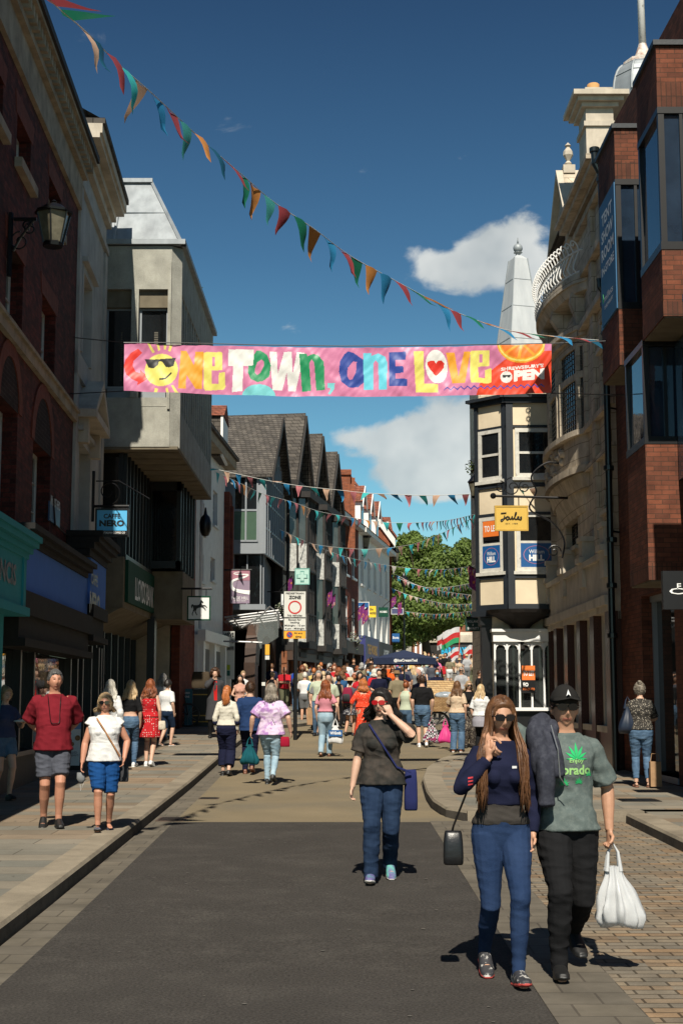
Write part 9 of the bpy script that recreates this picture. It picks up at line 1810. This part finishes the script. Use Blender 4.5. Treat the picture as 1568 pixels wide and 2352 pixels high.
CR = """woman in dark headscarf and blue mask behind the long coated man|476|1536|1.66|20|f|down|long,black|jet|1.9|k|m
person with light brown hair in yellow top behind the long coat|515|1527|1.72|10|f|down|bob,brown|yellow|.8|j|
man in black jacket with short grey hair, back turned, near the arcade entrance|534|1521|1.80|175|m|down|short,grey|jet|1.9|k|
woman peering between the black jacket and the yellow top|524|1534|1.66|0|f|down|bob,dkbrown|jet|.8|k|
woman with cropped blond hair and white top looking down at the crowd's left|558|1541|1.68|20|f|bent|short,dblonde|white|.8|j|
dark fringed woman in pink top checking her phone|552|1550|1.66|0|f|bent|long,black|skinp|.2|j|
woman with waist long black hair dressed in black, back turned|594|1526|1.72|180|f|down|long,black|jet|1.9|k|
man in navy T-shirt with cropped ginger brown hair, back turned, left of the red shirt|624|1524|1.80|178|m|down|short,brown|navy|.8|j|
short haired blonde woman in black strap top beside the red shirted man|625|1542|1.62|150|f|down|short,dblonde|jet|0|j|
stout bald man in bright red polo shirt with folded arms|653|1530|1.76|8|m|cross|bald,grey|red|.85|o|
man with bright blue rucksack, back turned, behind the zone sign pole|679|1527|1.78|175|m|down|bald,brown|slate|.8|j|b
woman with tousled fair brown hair left of the sleeveless pink top|697|1527|1.68|170|f|down|long,bgrey|camo|.8|j|
woman in sleeveless pink top and denim shorts, back turned, strap across|712|1526|1.70|178|f|out|short,auburn|pinkv|.15|d|
man in sunglasses and dark grey shirt behind the pink top|709|1512|1.80|0|m|down|short,grey|slate|1.9|k|g
boy in dark camouflage sweatshirt holding paper bags|727|1548|1.66|25|m|down|short,black|camo|1.9|w|D
woman in sunglasses and leaf green top before the timber shops|742|1515|1.70|0|f|bent|curly,dkbrown|green|.8|k|g
person with pale hair in olive jacket below the green topped woman|732|1528|1.62|180|f|down|long,blonde|camo|.9|k|
woman in sunglasses and black top with white shoulder stripes|759|1529|1.72|-8|f|bent|short,dkbrown|jet|.9|k|g
person wearing a black and white striped head wrap|778|1534|1.70|185|f|down|short,silver|jet|.9|k|
person in dark head wrap with bare brown shoulder|777|1551|1.60|150|f|down|short,black|jet|0|k|B
tall man in white T-shirt and black cap facing us|797|1515|1.86|0|m|down|short,black|white|.9|k|cD
man in navy T-shirt with auburn short hair turned to the shops|780|1505|1.80|120|m|down|short,brown|navy|.8|k|
woman in sunglasses and pale sleeveless top beyond the white capped man|795|1508|1.70|0|f|bent|bob,auburn|white|0|k|g
man in black T-shirt with a neck mask before the deep blue shop|812|1512|1.76|0|m|bent|short,brown|jet|.8|k|
man in grey T-shirt and cap walking towards us by the blue pilaster|833|1504|1.80|0|m|down|short,black|grey|.85|s|c
bearded man far behind the grey capped one|839|1497|1.80|0|m|down|bald,brown|beige|.8|k|
man in blue denim jacket and light tee with mask under his chin|844|1532|1.78|5|m|out|short,dkbrown|denim|1.9|j|M
person in orange top with baby carrier under the umbrella edge|858|1516|1.74|0|f|bent|short,dkbrown|orange|.8|w|
man in dark navy T-shirt, back turned, under the umbrella|883|1534|1.76|182|m|down|short,dkbrown|navy|.85|k|
bald man in orange shirt beneath the umbrella|890|1521|1.74|0|m|down|bald,grey|orange|.8|k|
woman in sunglasses and yellow orange floral dress beneath the umbrella|901|1530|1.66|0|f|bent|long,auburn|orange|.8|k|g
person in brown straw hat and taupe top behind the umbrella pole|911|1540|1.74|185|m|down|short,grey|khaki|.9|k|h
man in slate grey T-shirt, back turned, right of the umbrella pole|931|1524|1.80|178|m|down|short,dkbrown|slate|.9|j|
woman with very long pale blonde hair near the dark cart box|949|1528|1.68|170|f|down|long,blonde|grey|.8|k|
child in shiny purple quilted jacket beside the black T-shirt man|961|1551|1.55|185|f|down|short,dkbrown|purple|1.9|k|
woman with hair bun in white and green strappy top looking right|931|1562|1.64|150|f|down|bun,auburn|mint|0|j|
woman in wide straw hat with red grey rucksack, navy top and floral skirt|803|1556|1.64|160|f|bent|short,dkbrown|slate|1.2|f|hR
vendor in navy T-shirt and blue face mask behind the wicker basket|1003|1534|1.76|0|m|bent|short,dkbrown|navy|.85|k|m
white bearded man in grey long sleeves and sunglasses facing us|1058|1531|1.76|0|m|bent|short,grey|lgrey|1.9|k|g
masked woman in white T-shirt behind the blonde in white|1108|1551|1.66|15|f|down|long,bgrey|white|.8|k|k
dark clothed woman in the shade of the cream building|1099|1539|1.66|60|f|bent|short,dkbrown|jet|.9|k|
man in dark camouflage T-shirt and cap up the hill|993|1498|1.80|15|m|bent|short,grey|camo|.9|s|c
woman in short black dress and sunglasses up the hill|1011|1503|1.72|0|f|down|bob,blonde|jet|.1|k|g
man in black T-shirt and red shorts up the hill|1021|1499|1.82|10|m|down|short,brown|jet|.85|r|
person in sun hat far up the hill beside the umbrella|974|1497|1.75|0|m|down|short,brown|beige|.8|k|h
bare headed person next to the far sun hat|984|1500|1.70|0|f|down|short,auburn|skinp|.5|k|
woman in cream floral blouse and olive trousers up the hill|1040|1501|1.72|0|f|down|short,dkbrown|beige|.8|o|
girl in white sun hat and peach dress up the hill|1054|1512|1.55|20|f|out|short,brown|beige|.6|s|h
elderly man in grey shirt with white hat, back turned, up the hill|1071|1503|1.74|180|m|down|short,silver|lgrey|.85|s|h
woman in cream patterned clothes right of the grey shirted elder|1082|1503|1.70|180|f|down|short,auburn|beige|.7|o|
man in bright blue T-shirt and cap near the top right of the crowd|1092|1497|1.82|95|m|down|short,black|cyan|.85|k|c
person in white at the far right edge of the crowd|1097|1505|1.70|180|f|down|short,brown|white|.8|k|
man with white cap behind the peach dressed girl|1055|1499|1.76|0|m|down|short,grey|slate|.8|k|
woman in pale T-shirt far up between red shorts and floral blouse|1029|1500|1.72|190|f|down|short,dkbrown|lgrey|.8|j|
person in blue top behind the dark camouflage shirt|1000|1502|1.68|180|m|down|short,brown|cyan|.8|k|
stroller in white shirt under the far right rim of the umbrella|962|1518|1.70|0|f|down|bob,brown|white|.8|w|
woman in rust top below the umbrella edge on the right|955|1521|1.68|190|f|down|short,ginger|skinp|.8|k|
man in pale shirt under the left half of the umbrella|868|1519|1.78|0|m|down|short,brown|lgrey|.8|s|
man holding his phone up in navy beneath the umbrella|918|1519|1.78|0|m|chest|short,dkbrown|navy|.8|k|
woman in floral red brown top between the white tee and the mask|820|1528|1.66|175|f|down|bob,auburn|skinp|.8|k|
dark haired shopper in the shadow of the arcade canopy|570|1512|1.74|0|m|bent|short,black|jet|.9|k|
small boy in a grey bucket hat among the paper bags|760|1583|1.30|180|m|down|short,grey|khaki|.8|w|h
shopper with brown hair between the green top and the navy T-shirt|768|1521|1.68|0|f|down|long,dkbrown|slate|.8|j|
pedestrian in light top near the foot of the timber piers|722|1519|1.68|185|f|down|short,blonde|beige|.8|k|
far couple's man in dark clothes by the white building shops|852|1509|1.78|180|m|down|short,black|jet|.8|k|
far couple's woman in white by the white building shops|846|1513|1.66|180|f|down|long,brown|white|.7|j|"""
def hat(root, M_, m, r=.2, hh=.09):
 mb = MB(); c = M_.hc + V((0, 0, .055)); mb.lathe([(r, -.012), (r * .98, 0), (.098, .012), (.092, hh * .8), (.07, hh), (.01, hh * .97)], c, 18); mb.build('hat', m, root, local=True, smooth=True)
def ruck(root, M_, m, name, lab): 
 th = thing(name, wpt(root, (0, .19, 1.0)), lab, 'rucksack'); mb = MB(); loft(mb, [(wpt(root, (0, .2, z)), rotz(root.rotation_euler.z) @ V((w, 0, 0)), rotz(root.rotation_euler.z) @ V((0, d, 0))) for z, w, d in ((.98, .1, .06), (1.0, .14, .1), (1.2, .15, .11), (1.38, .13, .09), (1.45, .07, .05))], 14, .7); mb.build('pack', m, th, smooth=True); mb = MB(); loft(mb, [(wpt(root, (0, .31, z)), rotz(root.rotation_euler.z) @ V((w, 0, 0)), rotz(root.rotation_euler.z) @ V((0, .03, 0))) for z, w in ((1.02, .1), (1.2, .11), (1.25, .08))], 10, .7); mb.build('front_pocket', m_dgry, th, smooth=True)
m_straw = mat('straw', (.5, .36, .2), .8, .2, 30); m_bstraw = mat('brown_straw', (.2, .12, .06), .8, .2, 30)
for ln in CR.split('\n'):
 lab, x, hy, h, fc, sx, am, hr, tc, sl, bt_, fl = ln.split('|'); x, hy, h, fc, sl = float(x), float(hy), float(h), float(fc), float(sl); st, hc_ = hr.split(',')
 lg = ('stand', 'stepL', 'stepR')[int(x) % 3]; s_ = fabric(tc, TC[tc]); kw = dict(L=.34 if 'waist' in lab or 'very long' in lab else .2) if st in ('long', 'curly') else (dict(L=.08) if st == 'bob' else {})
 topn = 'jacket' if sl > 1.5 else 'top'
 r_, m_ = person(lab, x, head=hy, h=h, face=fc, sex=sx, legs=lg, arms=(am, 'down' if int(x) % 2 and am != 'cross' else am), girth=1.12 if int(x) % 5 == 0 or 'stout' in lab else 1.0, belly=.07 if 'stout' in lab else 0, skin='brown' if 'boy in' in lab or 'white T-shirt and black cap' in lab or 'brown shoulder' in lab else ('tan' if int(x) % 3 else 'fair'), hair=(st, hc_, kw), top=(topn, s_, dict(sleeve=sl, hem=.93, e=.02)), bot=BT[bt_], glasses='g' in fl, group='the crowd filling the street')
 if 'm' in fl or 'M' in fl: mask(r_, m_, m_mskb)
 if 'k' in fl: mask(r_, m_, m_blk)
 if 'c' in fl: cap(r_, m_, m_blk)
 if 'h' in fl: hat(r_, m_, m_straw if 'brown straw' not in lab else m_bstraw, .2 if 'wide' in lab else .16)
 if 'b' in fl: ruck(r_, m_, fabric('bag_bright_blue', (.02, .06, .35)), 'rucksack', 'bright blue rucksack on a man\'s back behind the zone sign pole')
 if 'R' in fl: ruck(r_, m_, fabric('bag_red_grey', (.22, .02, .05)), 'rucksack', 'dark red and grey rucksack worn by the woman in the wide straw hat')
 if 'boy in dark' in lab: 
  for dx, dy in ((.20, -.08), (.42, -.02)): paperbag(V((P(719 if dx < .3 else 735, 0, r_.location.y - .3).x, r_.location.y - .3 + dy, r_.location.z + .78)), .24, .62, 'tall brown paper bag, the %s of two held by the boy in camouflage' % ('left' if dx < .3 else 'right'))
rf = random.Random(21); used = set()
for i in range(52):   # more of the packed crowd, each with its own pairing of hair and colour
 while True:
  hc_ = rf.choice(['brown', 'black', 'blonde', 'ginger', 'grey', 'auburn', 'silver']); tc = rf.choice(['grey', 'white', 'navy', 'beige', 'cyan', 'pinkv', 'khaki', 'mint', 'red', 'slate', 'denim', 'yellow'])
  if (hc_, tc) not in used: used.add((hc_, tc)); break
 far = i % 5 == 0; x = rf.uniform(905, 1088) if far else rf.choice([rf.uniform(690, 900), rf.uniform(600, 1000)]); hy = rf.uniform(1499, 1513) if far else rf.uniform(1516, 1551); fm = rf.random() < .5
 CN = dict(cyan='bright blue', pinkv='pink', mint='pale green', slate='blue grey', denim='mid blue')
 person('%s haired %s in a %s top, %s' % (dict(auburn='dark red', silver='white').get(hc_, hc_), 'woman' if fm else 'man', CN.get(tc, tc), 'small, up the hill' if far else 'deep in the crowd'), x, head=hy, h=rf.uniform(1.6, 1.84), face=rf.choice([0, 180, 180, 170, 15]), sex='f' if fm else 'm', legs=rf.choice(['stand', 'stepL', 'stepR']), arms=rf.choice([('down', 'down'), ('bent', 'down'), ('down', 'bent')]), hair=('bob' if fm else 'short', hc_, dict(L=.12) if fm else {}), top=('top', fabric(tc, TC[tc]), dict(sleeve=.85, hem=.93, e=.02)), bot=BT[rf.choice('jksdw')], skin=rf.choice(['fair', 'tan', 'fair', 'brown']), group='the crowd filling the street')
# ===== vending tricycle with umbrella, boards
gc = G(1003, 1690); CT = thing('vending_tricycle', gc, 'cargo bicycle with wicker basket box selling ice cream under the navy umbrella', 'tricycle'); Yc = gc.y
def wheel(c, r, ax):
 mb = MB(); pts = [V(c) + V((r * math.cos(q * math.pi / 14), 0, r * math.sin(q * math.pi / 14))) for q in range(29)]; mb.tube(pts, .02, 6); t = mb.build('tyre', m_black, CT)
 mb = MB(); mb.tube([V(c) + (p - V(c)) * .93 for p in pts], .012, 5); 
 for q in range(14): mb.tube([c, V(c) + V((r * .93 * math.cos(q * math.pi / 7), 0, r * .93 * math.sin(q * math.pi / 7)))], .004, 4)
 mb.build('rim', m_steel, t)
rw = .33; wc = V((P(988, 0, Yc).x, Yc, gc.z + rw)); wheel(wc, rw, 0); wheel(wc + V((.1, .8, 0)), rw, 0)
x0, x1 = P(1052, 0, Yc).x, P(1068, 0, Yc).x
m_wick = mat('wicker', (.42, .27, .13), .8, .2, 5, kind='stripes' if 0 else 'brick', bw=.09, bh=.035, ms=.004, col2=(.28, .16, .07), mortar=(.08, .04, .02), bump=.4)
mb = MB(); xa, xb = P(981, 0, Yc).x, P(1036, 0, Yc).x; zb_, zm_, zt_ = P(0, 1634, Yc).z, P(0, 1602, Yc).z, P(0, 1562, Yc).z; mb.box(xa - .1, xb, Yc - .1, Yc + .75, zb_, zm_); mb.build('wicker_box', m_wick, CT); mb = MB(); mb.hexa([(xa - .1, Yc + .62, zm_), (xb, Yc + .62, zm_), (xb, Yc + .7, zm_), (xa - .1, Yc + .7, zm_), (xa - .12, Yc + .95, zt_), (xb - .05, Yc + .95, zt_), (xb - .05, Yc + 1.03, zt_), (xa - .12, Yc + 1.03, zt_)]); mb.build('wicker_lid', mat('pale_wicker', (.52, .37, .2), .8, .2, 5, kind='brick', bw=.2, bh=.06, ms=.006, col2=(.4, .26, .12), mortar=(.15, .08, .04)), CT)
mb = MB(); mb.tube([wc, wc + V((.5, .3, .12)), wc + V((1.3, .4, .1))], .02, 6); mb.tube([wc + V((1.0, .3, .1)), wc + V((1.0, .3, .75))], .02, 6); mb.tube([wc + V((.0, .0, 0)), wc + V((.35, .3, .38))], .018, 6); mb.build('bicycle_frame', m_blackm, CT)
mb = MB(); mb.ell(((xa + xb) / 2, Yc + .2, zm_ + .05), (.32, .2, .12), 12); mb.build('plastic_wrapping', mat('wrapped_stock', (.35, .4, .45), .25, .4, 8), CT, smooth=True)
Yu = 45.0; UM = thing('market_umbrella', V((P(919, 0, Yu).x, Yu, zr(Yu))), 'big navy canvas umbrella with white lettering standing over the ice cream cart', 'umbrella'); ux = P(919, 0, Yu).x; zr0_ = P(0, 1512, Yu).z; zt_ = P(0, 1493, Yu).z; rr = 1.05
mb = MB(); mb.tube([(ux, Yu, zr(Yu)), (ux, Yu, zt_)], .03, 8); mb.build('pole', m_steel, UM)
mb = MB(); n = 8; vs = [(ux, Yu, zt_)] + [(ux + rr * math.cos(2 * math.pi * (j + .5) / n), Yu + rr * math.sin(2 * math.pi * (j + .5) / n), zr0_) for j in range(n)] + [(ux + rr * math.cos(2 * math.pi * (j + .5) / n), Yu + rr * math.sin(2 * math.pi * (j + .5) / n), zr0_ - .2) for j in range(n)]
mb.add(vs, [(0, 1 + j, 1 + (j + 1) % n) for j in range(n)] + [(1 + j, 1 + n + j, 1 + n + (j + 1) % n, 1 + (j + 1) % n) for j in range(n)]); mb.build('canopy', mat('navy_canvas', (.025, .035, .075), .8, .1, 5), UM)
yf_ = Yu - rr * math.cos(math.pi / 8) - .01; t = MB(); text(t, '@IceCreamTed', (ux - .36, yf_, zr0_ - .15), (1, 0, 0), (0, 0, 1), .72, .11, .03); t.build('lettering', m_txtw, UM)
gb = G(421, 1668, .12); AB = thing('pavement_board', gb, 'teal pavement board with white words by the coffee shop', 'sign board'); a, b = P(401, 1668, gb.y), P(443, 1582, gb.y); mb = MB(); mb.hexa([(a.x, gb.y - .1, gb.z), (b.x, gb.y - .1, gb.z), (b.x, gb.y - .06, gb.z), (a.x, gb.y - .06, gb.z), (a.x, gb.y, b.z), (b.x, gb.y, b.z), (b.x, gb.y + .04, b.z), (a.x, gb.y + .04, b.z)]); mb.build('board', mat('teal_board', (.02, .13, .17), .6), AB)
t = MB(); W = b.x - a.x; H = b.z - gb.z; text(t, 'CAPPUCCINO', (a.x + W * .14, gb.y - .03, gb.z + H * .86), (1, 0, 0), (0, .1, 1), W * .7, .06, .02); text(t, 'CHAMPIONS', (a.x + W * .14, gb.y - .04, gb.z + H * .76), (1, 0, 0), (0, .1, 1), W * .68, .06, .02); t.build('lettering', m_txtw, AB)
mb = MB(); c = V((b.x - .1, gb.y - .35, gb.z + .33)); mb.tube([c + V((.33 * math.cos(q * math.pi / 12), 0, .33 * math.sin(q * math.pi / 12))) for q in range(25)], .03, 6); WB = thing('parked_bicycle', c, 'dark bicycle wheel leaning at the foot of the teal board', 'bicycle'); mb.build('wheel', m_black, WB); mb = MB()
for q in range(12): mb.tube([c, c + V((.32 * math.cos(q * math.pi / 6), 0, .32 * math.sin(q * math.pi / 6)))], .004, 4)
mb.build('spokes', m_steel, WB); mb = MB(); mb.tube([c, c + V((-.45, .1, .3)), c + V((-.9, .15, 0))], .018, 6); mb.tube([c, c + V((-.12, .05, .55))], .018, 6); mb.build('frame', m_blackm, WB)
gb = G(180, 1768, .12); CBd = thing('pavement_board', gb, 'white poster pavement board with pictures of pastries behind the white bloused woman', 'sign board'); a, b = P(158, 1768, gb.y), P(193, 1642, gb.y); mb = MB(); mb.hexa([(a.x - .1, gb.y - .1, gb.z), (b.x, gb.y - .1, gb.z), (b.x, gb.y - .05, gb.z), (a.x - .1, gb.y - .05, gb.z), (a.x - .1, gb.y, b.z), (b.x, gb.y, b.z), (b.x, gb.y + .05, b.z), (a.x - .1, gb.y + .05, b.z)]); mb.build('board', m_blackm, CBd); H = b.z - gb.z
sq = lambda x0, x1, z0, z1, o: [(x0, gb.y - .1 + .1 * z0 - o, gb.z + H * z0), (x1, gb.y - .1 + .1 * z0 - o, gb.z + H * z0), (x1, gb.y - .1 + .1 * z1 - o, gb.z + H * z1), (x0, gb.y - .1 + .1 * z1 - o, gb.z + H * z1)]
mb = MB(); mb.add(sq(a.x - .06, b.x - .04, .08, .95, .01), [(0, 1, 2, 3)]); mb.build('poster', m_signw, CBd); mb = MB(); mb.add(sq(a.x - .06, b.x - .04, .74, .95, .014), [(0, 1, 2, 3)]); mb.build('poster_sky', mat('poster_blue', (.2, .35, .6), .6), CBd)
mb = MB(); mb.prism(ell(0, 0, .05, .05), (b.x - .09, gb.y - .075, gb.z + H * .58), (1, 0, 0), (0, .1, 1), (0, -1, 0), .003); mb.prism(ell(0, 0, .04, .04), (b.x - .19, gb.y - .085, gb.z + H * .47), (1, 0, 0), (0, .1, 1), (0, -1, 0), .003); mb.build('pastry_picture', mat('pastry', (.35, .18, .07), .7, .5, 30), CBd)
t = MB(); text(t, 'FILLED', (b.x - .24, gb.y - .11, gb.z + H * .30), (1, 0, 0), (0, .1, 1), .15, .035, .0); text(t, 'DOUGHNUTS', (b.x - .26, gb.y - .112, gb.z + H * .25), (1, 0, 0), (0, .1, 1), .2, .035, .0); t.build('lettering', m_dgry, CBd)
pk = carrier('shopping_bag', V((P(1022, 1650, 36).x, 36, P(0, 1650, 36).z)), .36, .60, .14, mat('hot_pink_plastic', (.62, .04, .22), .5), 'hot pink carrier bag held low beside the floral blouse', seed=12)
lb_ = thing('litter_bin', G(470, 1668, .12), 'black litter bin with gold bands behind the teal board', 'litter bin'); g_ = lb_.location; mb = MB(); mb.box(g_.x - .35, g_.x + .3, g_.y, g_.y + .5, g_.z, g_.z + 1.05); mb.box(g_.x - .38, g_.x + .33, g_.y - .03, g_.y + .53, g_.z + 1.05, g_.z + 1.1); mb.build('bin_body', m_black, lb_); mb = MB()
for z in (.12, .3, .92): mb.box(g_.x - .355, g_.x + .305, g_.y - .008, g_.y, g_.z + z, g_.z + z + .03)
mb.build('gold_band', mat('gold_paint', (.5, .3, .06), .4, metal=.5), lb_)
bpy.data.scenes.remove(TS)
